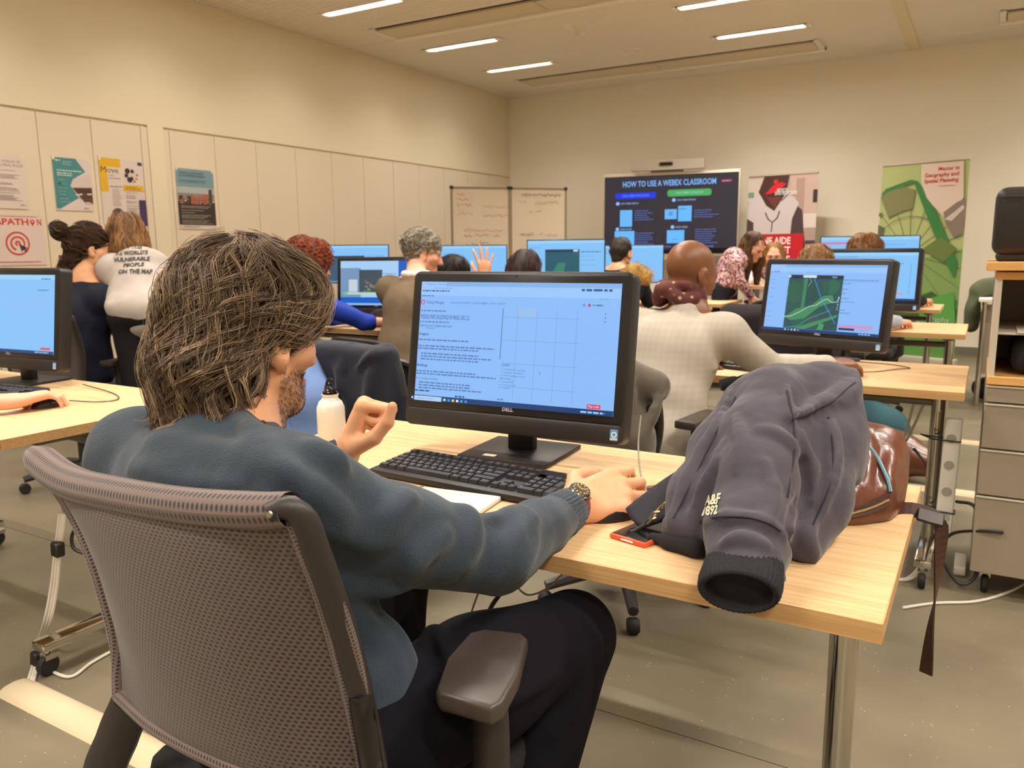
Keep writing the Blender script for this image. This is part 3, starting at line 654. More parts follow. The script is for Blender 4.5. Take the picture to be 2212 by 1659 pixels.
# ================================================================== posters, banners, boards
M_print = attr_mat('print_paper', .55)
M_paper = mat('paper', rgb(226,214,200), .7)
def sheet(name, label, cat, w, h, fn, M, thick=.0006, curl=0):
    t = thing(name, label, cat); t.matrix_world = M
    nx = 8; ny = 8; vs = []; fs = []
    MB().box(0, w, 0, thick, 0, h).build('paper_sheet', M_paper, t)
    p = Print(.0002); fn(p, w, h); p.build('print', M_print, t)
    for x in (.01, w-.01): MB().box(x-.01, x+.01, -.0012, 0, h-.018, h+.012).build('tape_strip', mat('tape', rgb(226,220,200), .3), t)
    return t
def wallposter(y0, y1, z0, z1, name, label, fn):
    return sheet(name, label, 'poster', y1-y0, z1-z0, fn, frame((XL+.0015, y0, z0), (0,1,0), (0,0,1)))
def f_text(p, w, h):
    p.rect(0,0,w,h,(224,210,200)); c = (126,112,108)
    p.text('FORUM OF', w*.93, h*.86, .026, c, 'R'); p.text('GLOBAL RULES', w*.97, h*.79, .026, c, 'R')
    for i, (f, n) in enumerate(((.71,1),(.63,4),(.47,2),(.38,2),(.33,1),(.29,1),(.24,5))): p.para(w*.06, h*f, w*.88, n, h*.022, h*.009, c, .25)
    p.para(w*.85, h*.06, w*.1, 1, .01, h*.02, (150,130,124), .02)
wallposter(2.98, 3.345, 1.55, 1.925, 'text_poster', 'pale poster full of small grey text at the left edge', f_text)
def f_mapa(p, w, h):
    p.rect(0,0,w,h,(224,206,198)); red = (208,62,52)
    p.para(w*.05, h*.955, w*.85, 1, .01, h*.016, red, .02)
    p.text('MAPATH', w*.75, h*.80, h*.17, red, 'R', bold=.03, width=w*.72); p.text('N', w*.975, h*.80, h*.17, red, 'R', bold=.03, sx=.72)
    p.disc(w*.82, h*.865, h*.047, red); p.poly([(w*.785,h*.85),(w*.855,h*.85),(w*.82,h*.775)], red); p.disc(w*.82, h*.87, h*.018, (224,206,198))
    for r in (.235, .145, .055): p.ring(w*.53, h*.43, h*(r-.032), h*r, red, 0 if r > .2 else -60, 360 if r > .2 else 250)
    p.poly([(w*.55,h*.42),(w*.70,h*.33),(w*.645,h*.325),(w*.68,h*.27),(w*.655,h*.255),(w*.62,h*.31),(w*.585,h*.27)], (66,56,52))
    p.line([(0,h*.02),(w*.2,h*.2)], .003, (206,190,182)); p.para(w*.05, h*.055, w*.85, 1, .01, h*.016, red, .02)
wallposter(3.02, 3.435, 1.145, 1.508, 'event_poster', 'pale poster with red target rings and the word ending in APATHON', f_mapa)
def f_teal(p, w, h):
    p.rect(0,0,w,h,(222,208,202)); p.poly([(0,h),(0,h*.04),(w*.08,h*.02),(w*.62,h*.25),(w*.42,h*.48),(w*.5,h*.6),(w*.86,h*.76),(w*.62,h)], (78,142,146))
    p.poly([(w*.42,h*.47),(w*.5,h*.6),(w*.9,h*.72),(w,h*.7),(w,h*.45),(w*.5,h*.44)], (216,200,196))
    p.poly([(w*.46,h*.44),(w,h*.46),(w,h*.14),(w*.8,h*.14),(w*.7,h*.22)], (94,66,62)); p.poly([(w*.52,h*.31),(w*.72,h*.34),(w*.72,h*.31),(w*.56,h*.29)], (226,214,206)); p.poly([(w*.84,h*.34),(w*.98,h*.35),(w*.98,h*.32),(w*.86,h*.315)], (226,214,206))
    p.disc(w*.86, h*.15, w*.1, (200,184,178), 14, h*.03); p.line([(w*.6,h*.40),(w*.98,h*.37)], .006, (60,44,42)); p.line([(w*.6,h*.25),(w*.95,h*.22)], .004, (120,90,84))
    p.para(w*.08, h*.93, w*.12, 1, .01, h*.03, (210,226,224), .02); p.para(w*.26, h*.93, w*.3, 3, h*.03, h*.008, (190,214,212), .3)
    p.para(w*.09, h*.75, w*.68, 1, .01, h*.018, (226,236,232), .03); p.para(w*.09, h*.70, w*.5, 2, h*.04, h*.018, (226,236,232), .4)
    for f in (.58,.5,.42,.36,.3,.22,.16): p.para(w*.1, h*f, w*.28, 1, .01, h*.008, (170,204,204), .4)
    p.rect(w*.1,h*.50,w*.17,h*.53,(50,100,112)); p.text('press', w*.72, h*.04, .02, (90,70,66))
wallposter(3.555, 3.848, 1.552, 1.944, 'teal_poster', 'teal and white poster with a face under a white cap', f_teal)
def f_move(p, w, h):
    p.rect(0,0,w,h,(222,208,198)); ye = (226,180,48)
    p.poly([(0,h),(0,h*.5),(w*.17,h*.5),(w*.17,h*.87),(w*.48,h*.87),(w*.48,h)], ye)
    p.text('Move', w*.02, h*.785, h*.125, (74,60,50), sx=1.05); p.text('STUDY', w*.19, h*.735, .015, (90,78,70)); p.text('CONFERENCE', w*.19, h*.695, .016, (90,78,70))
    p.disc(w*.70, h*.775, w*.15, (214,200,190)); 
    for x, y, r in ((.63,.83,.06),(.60,.76,.045),(.67,.70,.06),(.74,.83,.04),(.72,.72,.04)): p.disc(w*x, h*y, w*r, (64,52,54), 11)
    for x, y, c in ((.83,.72,(216,140,40)),(.78,.68,(200,110,60)),(.85,.78,(150,120,110))): p.disc(w*x, h*y, w*.025, c, 8)
    p.rect(w*.88, h*.93, w*.98, h*.975, (70,56,84)); p.rect(w*.50, h*.535, w*.98, h*.615, ye); p.para(w*.55, h*.585, w*.38, 2, h*.03, h*.012, (130,92,30), .3)
    p.para(w*.2, h*.58, w*.28, 1, .01, h*.01, (130,118,110), .05); p.para(w*.24, h*.54, w*.2, 12, h*.022, h*.006, (168,154,146), .3)
    for f, n in ((.50,1),(.46,3),(.37,2),(.3,1),(.26,5),(.13,3)): p.para(w*.55, h*f, w*.3, n, h*.022, h*.007, (140,128,122), .3)
    p.poly([(w*.84,h*.40),(w,h*.40),(w,0),(w*.72,0),(w*.72,h*.07),(w*.84,h*.08)], (74,58,98)); p.disc(w*.33, h*.16, w*.14, (92,76,84)); p.para(w*.08, h*.1, w*.1, 1, .01, h*.02, (196,90,80), .02)
wallposter(3.925, 4.308, 1.447, 1.975, 'conference_poster', 'white and yellow poster with a dark globe and a purple corner', f_move)
def f_city(p, w, h):
    p.rect(0,0,w,h,(216,204,192)); p.rect(0, h*.02, w, h, (216,204,192)); p.rect(0, h*.66, w, h, (124,158,168)); p.rect(0, h*.56, w, h*.70, (176,184,178)); p.rect(0, h*.48, w, h*.6, (150,140,130))
    p.rect(0, h*.07, w, h*.46, (64,56,52)); r4 = random.Random(3)
    for i in range(24): x = r4.random()*.95; p.rect(w*x, h*.42, w*min(1,x+.04+.06*r4.random()), h*(.48+.09*r4.random()), r4.choice(((70,60,56),(120,96,84),(54,46,44),(150,130,116),(168,96,74))))
    p.rect(w*.84, h*.45, w*.92, h*.68, (84,72,66)); p.poly([(w*.5,h*.48),(w*.56,h*.56),(w*.8,h*.6),(w*.8,h*.5)], (176,104,80))
    p.text('URBAN CHALLENGES', w*.07, h*.92, .023, (60,66,70), width=w*.66); p.text('IN A COMPLEX WORLD', w*.07, h*.87, .023, (60,66,70), width=w*.70); p.para(w*.07, h*.81, w*.8, 2, h*.025, h*.008, (80,100,108), .2)
    for f, ww, n in ((.38,.85,2),(.31,.8,1),(.27,.4,1),(.23,.8,3),(.14,.85,3)): p.para(w*.06, h*f, w*ww, n, h*.025, h*.009, (176,164,154), .3)
    p.para(w*.1, h*.035, w*.5, 1, .01, h*.012, (130,120,112), .2)
wallposter(4.625, 5.015, 1.43, 1.95, 'city_poster', 'poster with blue sky over a dark city skyline', f_city)

# two hinged whiteboards with faint marker writing
wb = thing('whiteboard', 'folding whiteboard with faint red and grey marker writing', 'whiteboard', (-5.0, 7.18, 0), R(48))
M_wb = mat('whiteboard_enamel', rgb(214,200,178), .3); M_wbf = mat('board_frame', rgb(150,136,114), .4, metal=.3)
for i in (0, 1):
    x0 = i*.665
    MB().box(x0+.01, x0+.655, -.008, .008, .72, 1.875).build('board_panel', M_wb, wb)
    f = MB().box(x0, x0+.02, -.014, .014, .70, 1.9).box(x0+.645, x0+.665, -.014, .014, .70, 1.9).box(x0, x0+.665, -.014, .014, 1.875, 1.895).box(x0, x0+.665, -.014, .014, .70, .72)
    f.build('board_frame', M_wbf, wb)
    for xx in (x0+.012, x0+.653): MB().rbox(xx-.018, xx+.018, -.02, .02, 1.87, 1.905, .004, 1).build('corner_cap', M_black, wb)
for xx in (.01, .665, 1.32): MB().box(xx-.015, xx+.015, -.015, .015, .0, .72).box(xx-.02, xx+.02, -.25, .25, 0, .03).build('stand_leg', M_wbf, wb)
p = Print(.0003); rd = (206,140,112); gy = (148,132,108); rw = random.Random(8)
def scribble(x, y, w, hh, c):
    pts = []; n = int(w/.012)+2
    for i in range(n): pts.append((x+w*i/n, y+hh*(rw.random()-.3)+(.0 if i % 2 else hh*.4)))
    p.line(pts, .006, c)
for (x, y, w, c) in ((.07,1.80,.10,rd),(.07,1.75,.14,rd),(.07,1.69,.17,rd),(.36,1.67,.28,(210,164,130)),(.07,1.60,.18,(206,160,126)),(.36,1.58,.30,rd),(.14,1.42,.44,rd),(.14,1.36,.10,(204,110,90)),(.27,1.36,.16,rd),(.47,1.36,.08,rd),(.16,1.26,.03,gy),(.22,1.27,.06,gy),(.32,1.29,.1,gy),(.80,1.80,.12,gy),(.93,1.80,.34,(130,114,92)),(.76,1.73,.10,(176,158,130)),(.95,1.72,.28,(176,158,130)),(.88,1.62,.05,(176,158,130)),(.97,1.62,.06,(176,158,130)),(.78,1.37,.16,(120,104,84)),(1.0,1.38,.05,(170,152,124)),(1.08,1.37,.14,(176,158,130))): scribble(x, y, w, .035, c)
tag(p.build('marker_writing', M_print, wb, Matrix.Translation((0, -.009, 0))), kind='stuff')

# interactive display on a stand
tv = thing('interactive_display', 'large dark display with a blue and a green heading bar', 'display', (-3.46, 9.72, 0), R(8))
W, H, zb = 1.66, .965, 1.155
M_tvf = mat('display_frame', rgb(206,196,180), .35, metal=.4)
MB().rbox(-W/2-.02, W/2+.02, .0, .07, zb-.03, zb+H+.035, .006, 2).build('housing', M_tvf, tv)
MB().box(-W/2, W/2, -.004, 0.004, zb, zb+H).build('glass', M_blackg, tv)
p = Print(.0008); X = lambda f: f*W; Y = lambda f: zb+H*(1-f)
p.rect(X(.005), Y(.93), X(.995), Y(.01), (50,46,56))
p.text('HOW TO USE A WEBEX CLASSROOM', X(.14), Y(.135), .098, (128,186,255), bold=.018, width=X(.70)); p.rrect(X(.875), Y(.12), X(.955), Y(.085), .012, (140,40,70)); p.para(X(.885), Y(.108), X(.06), 1, .02, .012, (220,150,190), .02)
p.rrect(X(.085), Y(.285), X(.40), Y(.21), .03, (26,56,236)); p.text('USING WEBEX APPLICATION', X(.2425), Y(.262), .04, (110,160,255), 'C', width=X(.21)); p.rrect(X(.485), Y(.275), X(.81), Y(.19), .03, (76,172,96)); p.text('USING WEBEX CLASSROOM', X(.6475), Y(.245), .04, (150,236,200), 'C', width=X(.2))
LB = (104,186,255)
for x, y in ((.105,.345),(.535,.32),(.105,.675),(.53,.66)): p.disc(X(x), Y(y), .022, (150,196,255)); p.text({(.105,.345):'START WEBEX MEETING',(.535,.32):'START WEBEX MEETING',(.105,.675):'SHARE SCREEN',(.53,.66):'SHARE SCREEN'}[(x,y)], X(x+.022), Y(y+.012), .03, (170,200,250), width=X(.14 if y < .5 else .09))
for r in ((.125,.645,.22,.43),(.47,.56,.56,.435),(.57,.59,.67,.395),(.085,.90,.24,.70),(.49,.865,.62,.70)): p.rect(X(r[0]), Y(r[1]), X(r[2]), Y(r[3]), LB)
p.rect(X(.50), Y(.515), X(.53), Y(.465), (86,150,220)); p.rect(X(.58),Y(.44),X(.63),Y(.43),(60,120,190)); p.rect(X(.53),Y(.82),X(.57),Y(.815),(70,130,200))
for x, y, w, n in ((.24,.45,.16,5),(.245,.735,.18,4),(.25,.85,.16,2),(.69,.46,.19,4),(.70,.70,.17,7)): p.para(X(x), Y(y), X(w), n, H*.028, .008, (96,120,196), .4)
p.text('When turning off the screen, please leave the room ready', X(.22), Y(.965) if False else Y(.918), .036, (110,150,240), width=X(.62)); p.rect(X(.3), Y(.95), X(.55), Y(.935), (90,30,50))
p.build('slide', M_scr, tv, Matrix.Translation((-W/2, -.0045, 0)))
MB().rbox(-.42, .5, -.06, .04, zb-.075, zb-.035, .006, 1).build('pen_tray', M_tvf, tv); MB().rbox(.05, .16, -.05, -.03, zb-.035, zb-.02, .003, 1).build('pen', mat('red_plastic', rgb(176,50,44), .4), tv)
MB().rbox(-.30, -.10, .02, .10, 0, zb-.03, .01, 1).rbox(.15, .35, .02, .10, 0, zb-.03, .01, 1).build('stand', M_white, tv); MB().rbox(-.6, .6, -.35, .35, 0, .05, .01, 1).build('stand_foot', M_white, tv)
vb = thing('video_bar', 'silver video conference bar mounted above the large display', 'camera', (-3.50, 9.72, 0), R(8))
z0 = zb+H+.035; MB().box(-.2, .2, .0, .03, z0-.02, z0+.05).build('bracket', M_steel, vb)
MB().rbox(-.44, .46, -.06, .02, z0+.02, z0+.145, .004, 1).build('bar_body', mat('silver_mesh', rgb(206,196,184), .4, metal=.3), vb)
MB().rbox(-.085, .085, -.066, -.05, z0+.065, z0+.115, .02, 3).build('lens', M_blackg, vb)

def banner(loc, yaw, w, h, label, fn, z0=.07):
    t = thing('rollup_banner', label, 'banner', loc, yaw, 'roll-up banners')
    MB().rbox(-w/2-.02, w/2+.02, -.05, .05, 0, .08, .01, 2).build('base_cassette', M_tvf, t)
    MB().rbox(-w/2, w/2, -.012, .012, h-.025, h, .004, 1).build('top_rail', M_tvf, t)
    MB().box(-w/2, w/2, -.001, .001, z0, h-.01).build('fabric', mat('banner_back', rgb(206,196,182), .6), t)
    MB().tube([(0, .04, .05), (0, .02, h-.02)], .008, 8).build('support_pole', M_tvf, t)
    p = Print(.0006); fn(p, w, h-.025-z0); p.build('print', M_print, t, Matrix.Translation((-w/2, -.0014, z0)))
def f_red(p, w, h):
    X = lambda f: f*w; Y = lambda f: h-f*w     # f in banner widths from the top
    p.rect(0,0,w,h,(190,166,156)); p.rect(X(.62),Y(.9),X(1),Y(0),(200,176,164)); p.rect(0,Y(.35),X(.25),Y(.03),(206,196,186)); p.rect(0,Y(.30),X(.09),Y(.22),(110,150,130)); p.rect(X(.70),Y(1.3),X(.82),Y(.05),(178,150,138)); p.rect(X(.94),Y(.40),X(1),Y(.22),(66,52,50)); p.rect(X(.82),Y(.85),X(1),Y(.55),(222,208,200)); p.rect(X(.84),Y(1.2),X(1),Y(.75),(176,152,142)); p.rect(X(.86),Y(.98),X(1),Y(.93),(70,64,70))
    p.poly([(X(0),Y(1.3)),(X(0),Y(.55)),(X(.2),Y(.28)),(X(.55),Y(.28)),(X(.8),Y(.5)),(X(.9),Y(1.3))], (80,62,64))   # arms
    p.poly([(X(0),Y(.6)),(X(.02),Y(.36)),(X(.22),Y(.24)),(X(.6),Y(.24)),(X(.75),Y(.40)),(X(.66),Y(.62)),(X(.62),Y(1.3)),(X(.12),Y(1.3)),(X(.10),Y(.66))], (206,196,196))   # white tunic
    p.poly([(X(.16),Y(.22)),(X(.24),Y(.0)),(X(.60),Y(.0)),(X(.56),Y(.25)),(X(.40),Y(.50)),(X(.28),Y(.42))], (76,50,46)); p.poly([(X(.28),Y(.30)),(X(.50),Y(.30)),(X(.40),Y(.46))], (112,60,56))
    p.line([(X(.27),Y(.52)),(X(.32),Y(.62)),(X(.38),Y(.66)),(X(.45),Y(.60)),(X(.48),Y(.50))], .014, (54,50,54)); p.line([(X(.38),Y(.66)),(X(.37),Y(.80))], .012, (54,50,54)); p.line([(X(.50),Y(.36)),(X(.62),Y(.24))], .01, (60,56,60))
    red = (214,42,54)   # red running-figure brush mark
    p.poly([(X(.28),Y(.24)),(X(.36),Y(.14)),(X(.50),Y(.09)),(X(.53),Y(.13)),(X(.46),Y(.20)),(X(.34),Y(.26))], red); p.disc(X(.41),Y(.085),w*.035,red,14)
    for a in range(4): p.line([(X(.27+.04*a),Y(.26-.01*a)),(X(.40+.05*a),Y(.155-.012*a))], .022, red)
    p.text('MEDECINS', X(.43), Y(.235), w*.075, (232,226,222), bold=.025, width=w*.17); p.text('SANS FRONTIERES', X(.40), Y(.275), w*.07, (232,226,222), bold=.025, width=w*.32)
    p.poly([(X(.20),Y(2.0)),(X(.20),Y(.83)),(X(.84),Y(.83)),(X(.84),Y(2.0))], (196,34,46))
    for i, s in enumerate(('UNE AIDE','MÉDICALE ET','HUMANITAIRE','POUR TOUS')): p.text(s, X(.66), Y(.975+i*.135), w*.14, (240,226,220), 'R', bold=.03, sx=.78)
banner((-2.13, 9.85, 0), R(-5.3), .81, 2.075, 'roll-up banner with a red block reading UNE AIDE under a white tunic', f_red)
def f_green(p, w, h):
    X = lambda f: f*w; Y = lambda f: h-f*w
    p.rect(0,0,w,h,(172,184,124)); 
    p.rect(0,0,w,Y(1.2),(92,140,70)); p.poly([(0,Y(1.25)),(X(1),Y(1.0)),(X(1),Y(1.6)),(0,Y(1.5))],(128,160,92))
    cx, cy = X(.40), Y(1.06)
    for a in range(-70, 250, 18):     # fan of roof ribs around a hub
        a2 = R(a); l = w*.75; x2 = min(max(cx+l*math.cos(a2),0),w); y2 = cy+(x2-cx)*math.tan(a2) if abs(math.cos(a2)) > .05 else cy+l
        y2 = min(max(y2, Y(1.8)), Y(.0)); p.line([(cx+.08*w*math.cos(a2),cy+.08*w*math.sin(a2)),(x2,y2)], .006, (110,112,74))
    for r in (.10,.45): p.ring(cx, cy, w*r-.004, w*r+.003, (112,116,76), 25, 175)
    p.poly([(X(.02),Y(.30)),(X(.02),Y(.40)),(X(.12),Y(.62)),(X(.25),Y(.56)),(X(.40),Y(.52)),(X(.42),Y(.30)),(X(.28),Y(.26)),(X(.12),Y(.28))], (128,128,88))
    p.poly([(0,Y(.40)),(X(.06),Y(.27)),(X(.36),Y(.18)),(X(.44),Y(.20)),(X(.60),Y(.40)),(X(.96),Y(1.15)),(X(.94),Y(1.35)),(X(.80),Y(1.1)),(X(.5),Y(.45)),(X(.40),Y(.22)),(X(.08),Y(.31))], (62,124,66))
    p.poly([(0,Y(.70)),(X(.08),Y(.74)),(X(.06),Y(.82)),(0,Y(.86))], (98,104,80)); p.poly([(0,Y(.56)),(X(.05),Y(.55)),(X(.02),Y(.60)),(0,Y(.6))], (98,104,80))
    p.poly([(X(.55),Y(1.0)),(X(.75),Y(.86)),(X(.95),Y(1.0)),(X(.8),Y(1.16))], (104,122,66)); p.poly([(X(.1),Y(1.75)),(X(.7),Y(1.5)),(X(1),Y(1.7)),(X(1),Y(2.0)),(0,Y(2.0))], (58,98,52)); p.poly([(X(.55),Y(1.62)),(X(.95),Y(1.5)),(X(1),Y(1.95)),(X(.6),Y(1.95))], (92,160,76))
    p.poly([(X(.47),Y(.01)),(X(.94),Y(.01)),(X(.97),Y(.42)),(X(.80),Y(.66)),(X(.64),Y(.50)),(X(.56),Y(.40)),(X(.48),Y(.22))], (216,196,182))
    p.poly([(X(.76),Y(.58)),(X(.90),Y(.47)),(X(1),Y(.43)),(X(1),Y(.80)),(X(.90),Y(.88)),(X(.80),Y(.72))], (134,120,108)); p.poly([(X(.78),Y(.66)),(X(.88),Y(.58)),(X(.97),Y(.50)),(X(.99),Y(.54)),(X(.86),Y(.68))], (206,190,176))
    for i, s in enumerate(('Master in','Geography and','Spatial Planning')): p.text(s, X(.90), Y(.10+i*.066), w*.062, (196,66,52), 'R', bold=.018)
    p.para(X(.68), Y(.28), X(.2), 1, .01, .007, (206,120,104), .05); p.text('geography', X(.55), Y(1.86), w*.09, (196,206,180))
banner((-.62, 9.33, 0), R(-19.5), .86, 2.075, 'green roll-up banner headed Master in Geography and Spatial Planning', f_green)
# ================================================================== soft bodies: blended volumes meshed by surface nets
def unit(v): v = np.asarray(v, float); return v/(np.linalg.norm(v)+1e-12)
class Vol:
    """union of tapered limbs and ellipsoids with soft joins"""
    def __init__(s): s.p = []
    def cone(s, a, b, ra, rb, k=.02, flat=None, op=1):
        """tapered capsule; flat=(axis, factor) squeezes it along axis"""
        a = np.asarray(a, float); b = np.asarray(b, float); m = max(ra, rb)
        s.p.append(('c', a, b, ra, rb, k, op, (unit(flat[0]), flat[1]) if flat else None, np.minimum(a, b)-m, np.maximum(a, b)+m)); return s
    def chain(s, pts, rs, k=.02, flat=None, op=1):
        for i in range(len(pts)-1): s.cone(pts[i], pts[i+1], rs[i] if not np.isscalar(rs) else rs, rs[i+1] if not np.isscalar(rs) else rs, k, flat, op)
        return s
    def ell(s, c, r, Rm=None, k=.02, op=1):
        c = np.asarray(c, float); r = np.asarray(r, float); Rm = np.eye(3) if Rm is None else np.asarray(Rm, float); m = r.max()
        s.p.append(('e', c, r, Rm, None, k, op, None, c-m, c+m)); return s
    def box(s, c, r, Rm=None, rad=.01, k=.01, op=1):
        c = np.asarray(c, float); r = np.asarray(r, float); Rm = np.eye(3) if Rm is None else np.asarray(Rm, float); m = np.linalg.norm(r)
        s.p.append(('b', c, r, Rm, rad, k, op, None, c-m, c+m)); return s
    def _d(s, q, P):
        if q[0] == 'c':
            _, a, b, ra, rb, k, op, fl, lo, hi = q
            v = b-a; w = P-a; L = v@v+1e-12
            if fl is not None:
                n, f = fl; w = w+np.multiply.outer(w@n, n)*(1/f-1); vv = v+n*(v@n)*(1/f-1); L = vv@vv+1e-12; v = vv
            t = np.clip((w@v)/L, 0, 1)
            d = np.sqrt(((w-t[..., None]*v)**2).sum(-1))-(ra+t*(rb-ra))
            return d*(min(1, fl[1]*1.3) if fl is not None else 1)
        if q[0] == 'e':
            _, c, r, Rm, _, k, op, _, lo, hi = q
            w = (P-c)@Rm; k0 = np.sqrt(((w/r)**2).sum(-1)); k1 = np.sqrt(((w/(r*r))**2).sum(-1))+1e-9
            return k0*(k0-1)/k1
        _, c, r, Rm, rad, k, op, _, lo, hi = q
        w = np.abs((P-c)@Rm)-(r-rad); return np.sqrt((np.maximum(w, 0)**2).sum(-1))+np.minimum(w.max(-1), 0)-rad
    @staticmethod
    def _mix(g, d, k, op):
        if op < 0:
            d = -d; h = np.clip(.5-.5*(d-g)/k, 0, 1) if k > 0 else None
            return np.maximum(g, d) if k <= 0 else g*h+d*(1-h)+k*h*(1-h)
        if k <= 0: return np.minimum(g, d)
        h = np.clip(.5+.5*(g-d)/k, 0, 1); return g*(1-h)+d*h-k*h*(1-h)
    def at(s, P):
        P = np.asarray(P, float); g = np.full(P.shape[:-1], .3)
        for q in s.p: g = s._mix(g, s._d(q, P), q[5], q[6])
        return g
    def grad(s, P, e=.003):
        G = np.stack([s.at(P+np.eye(3)[i]*e)-s.at(P-np.eye(3)[i]*e) for i in range(3)], -1); return G/(np.linalg.norm(G, axis=-1, keepdims=True)+1e-9)
    def grid(s, h, lo=None, hi=None, fn=None):
        pos = [q for q in s.p if q[6] > 0]
        l = np.min([q[8] for q in pos], 0)-3*h-.012 if lo is None else np.asarray(lo, float); u = np.max([q[9] for q in pos], 0)+3*h+.012 if hi is None else np.asarray(hi, float)
        n = np.ceil((u-l)/h).astype(int)+1; G = np.full(n, .06, np.float32)
        ax = [l[i]+h*np.arange(n[i]) for i in range(3)]
        for q in s.p:
            mg = q[5]+2*h; i0 = np.clip(np.floor((q[8]-mg-l)/h).astype(int), 0, n); i1 = np.clip(np.ceil((q[9]+mg-l)/h).astype(int)+1, 0, n)
            if (i1 <= i0).any(): continue
            sl = tuple(slice(i0[i], i1[i]) for i in range(3))
            P = np.stack(np.meshgrid(*[ax[i][sl[i]] for i in range(3)], indexing='ij'), -1)
            G[sl] = s._mix(G[sl], s._d(q, P), q[5], q[6])
        if fn is not None:
            P = np.stack(np.meshgrid(*ax, indexing='ij'), -1); near = np.abs(G) < .03; G[near] += fn(P[near])
        return G, l, h
    def mesh(s, h, lo=None, hi=None, fn=None): return nets(*s.grid(h, lo, hi, fn))
    def trace(s, px, py): r = s.trace_many([(px, py)])[0]; return None if np.isnan(r[0]) else r
    def trace_many(s, pxs, t0=.4, n=110):
        """first hits of the rays through photo pixels (nan where a ray misses)"""
        D = np.array([at(x, y, 1)-CAMPOS for x, y in pxs]); L = np.linalg.norm(D, axis=1); t = np.full(len(D), float(t0)); g = np.ones(len(D))
        for _ in range(n): g = s.at(CAMPOS+D*t[:,None]); t = t+np.where(g > .0006, g*.8/L, 0)
        P = CAMPOS+D*t[:,None]; P[g > .004] = np.nan; return P
def nets(G, l, h):
    S = G < 0; n = np.array(G.shape)
    c = np.zeros(n-1, np.uint8)
    for dx in (0,1):
        for dy in (0,1):
            for dz in (0,1): c += S[dx:n[0]-1+dx, dy:n[1]-1+dy, dz:n[2]-1+dz]
    cells = np.argwhere((c > 0) & (c < 8)); idx = np.full(n-1, -1, np.int32); idx[tuple(cells.T)] = np.arange(len(cells))
    acc = np.zeros((len(cells), 3)); cnt = np.zeros(len(cells))
    cor = [(a,b,d) for a in (0,1) for b in (0,1) for d in (0,1)]
    val = {q: G[cells[:,0]+q[0], cells[:,1]+q[1], cells[:,2]+q[2]].astype(float) for q in cor}
    for q in cor:
        for ax in range(3):
            if q[ax] == 0:
                r = tuple(1 if i == ax else q[i] for i in range(3)); a, b = val[q], val[r]; m = (a < 0) != (b < 0)
                t = np.where(m, a/(a-b+1e-20), 0); p = np.array(q, float)[None]+np.zeros((len(cells),3)); p[:,ax] += t
                acc += p*m[:,None]; cnt += m
    V = (cells+acc/np.maximum(cnt,1)[:,None])*h+l
    F = []
    for ax in range(3):
        o1, o2 = [(1,2),(2,0),(0,1)][ax]
        a = S[tuple(slice(0,-1) if i == ax else slice(None) for i in range(3))]; b = S[tuple(slice(1,None) if i == ax else slice(None) for i in range(3))]
        e = np.argwhere(a != b); e = e[(e[:,o1] > 0) & (e[:,o2] > 0) & (e[:,o1] < n[o1]-1) & (e[:,o2] < n[o2]-1)]
        if not len(e): continue
        sg = a[tuple(e.T)]
        def I(d1, d2):
            q = e.copy(); q[:,o1] -= d1; q[:,o2] -= d2; return idx[tuple(q.T)]
        Q = np.stack([I(1,1), I(0,1), I(0,0), I(1,0)], 1); Q[~sg] = Q[~sg][:, ::-1]; F.append(Q)
    F = np.concatenate(F); F = F[(F >= 0).all(1)]
    return V, F
def relax(V, F, it=2, lam=.5):
    """light smoothing of a net"""
    n = len(V)
    e = np.concatenate([F[:,[0,1]], F[:,[1,2]], F[:,[2,3]], F[:,[3,0]]]); e = np.concatenate([e, e[:, ::-1]])
    for _ in range(it):
        A = np.zeros_like(V); 
        for k in range(3): A[:,k] = np.bincount(e[:,0], V[e[:,1],k], n)
        c = np.bincount(e[:,0], minlength=n)[:,None]; V = V+(A/np.maximum(c,1)-V)*lam
    return V
def vol_obj(name, vol, h, m, parent=None, smooth=1, fn=None, cut=None, origin=None):
    V, F = vol.mesh(h, fn=fn)
    if smooth: V = relax(V, F, smooth)
    if cut is not None:
        keep = cut(V); F = F[keep[F].all(1)]; u, inv = np.unique(F, return_inverse=True); V = V[u]; F = inv.reshape(F.shape)
    o = raw_mesh(name, V-(0 if origin is None else np.asarray(origin)), F, m, parent)
    return o
_NG = RNG.random((24,24,24)).astype(np.float32)
def noise3(P, sc):
    """smooth value noise in [-1,1]"""
    q = np.asarray(P)*sc; i = np.floor(q).astype(int); f = q-i; f = f*f*(3-2*f); r = 0
    for a in (0,1):
        for b in (0,1):
            for c in (0,1):
                w = (f[...,0] if a else 1-f[...,0])*(f[...,1] if b else 1-f[...,1])*(f[...,2] if c else 1-f[...,2])
                r = r+w*_NG[(i[...,0]+a)%24, (i[...,1]+b)%24, (i[...,2]+c)%24]
    return r*2-1

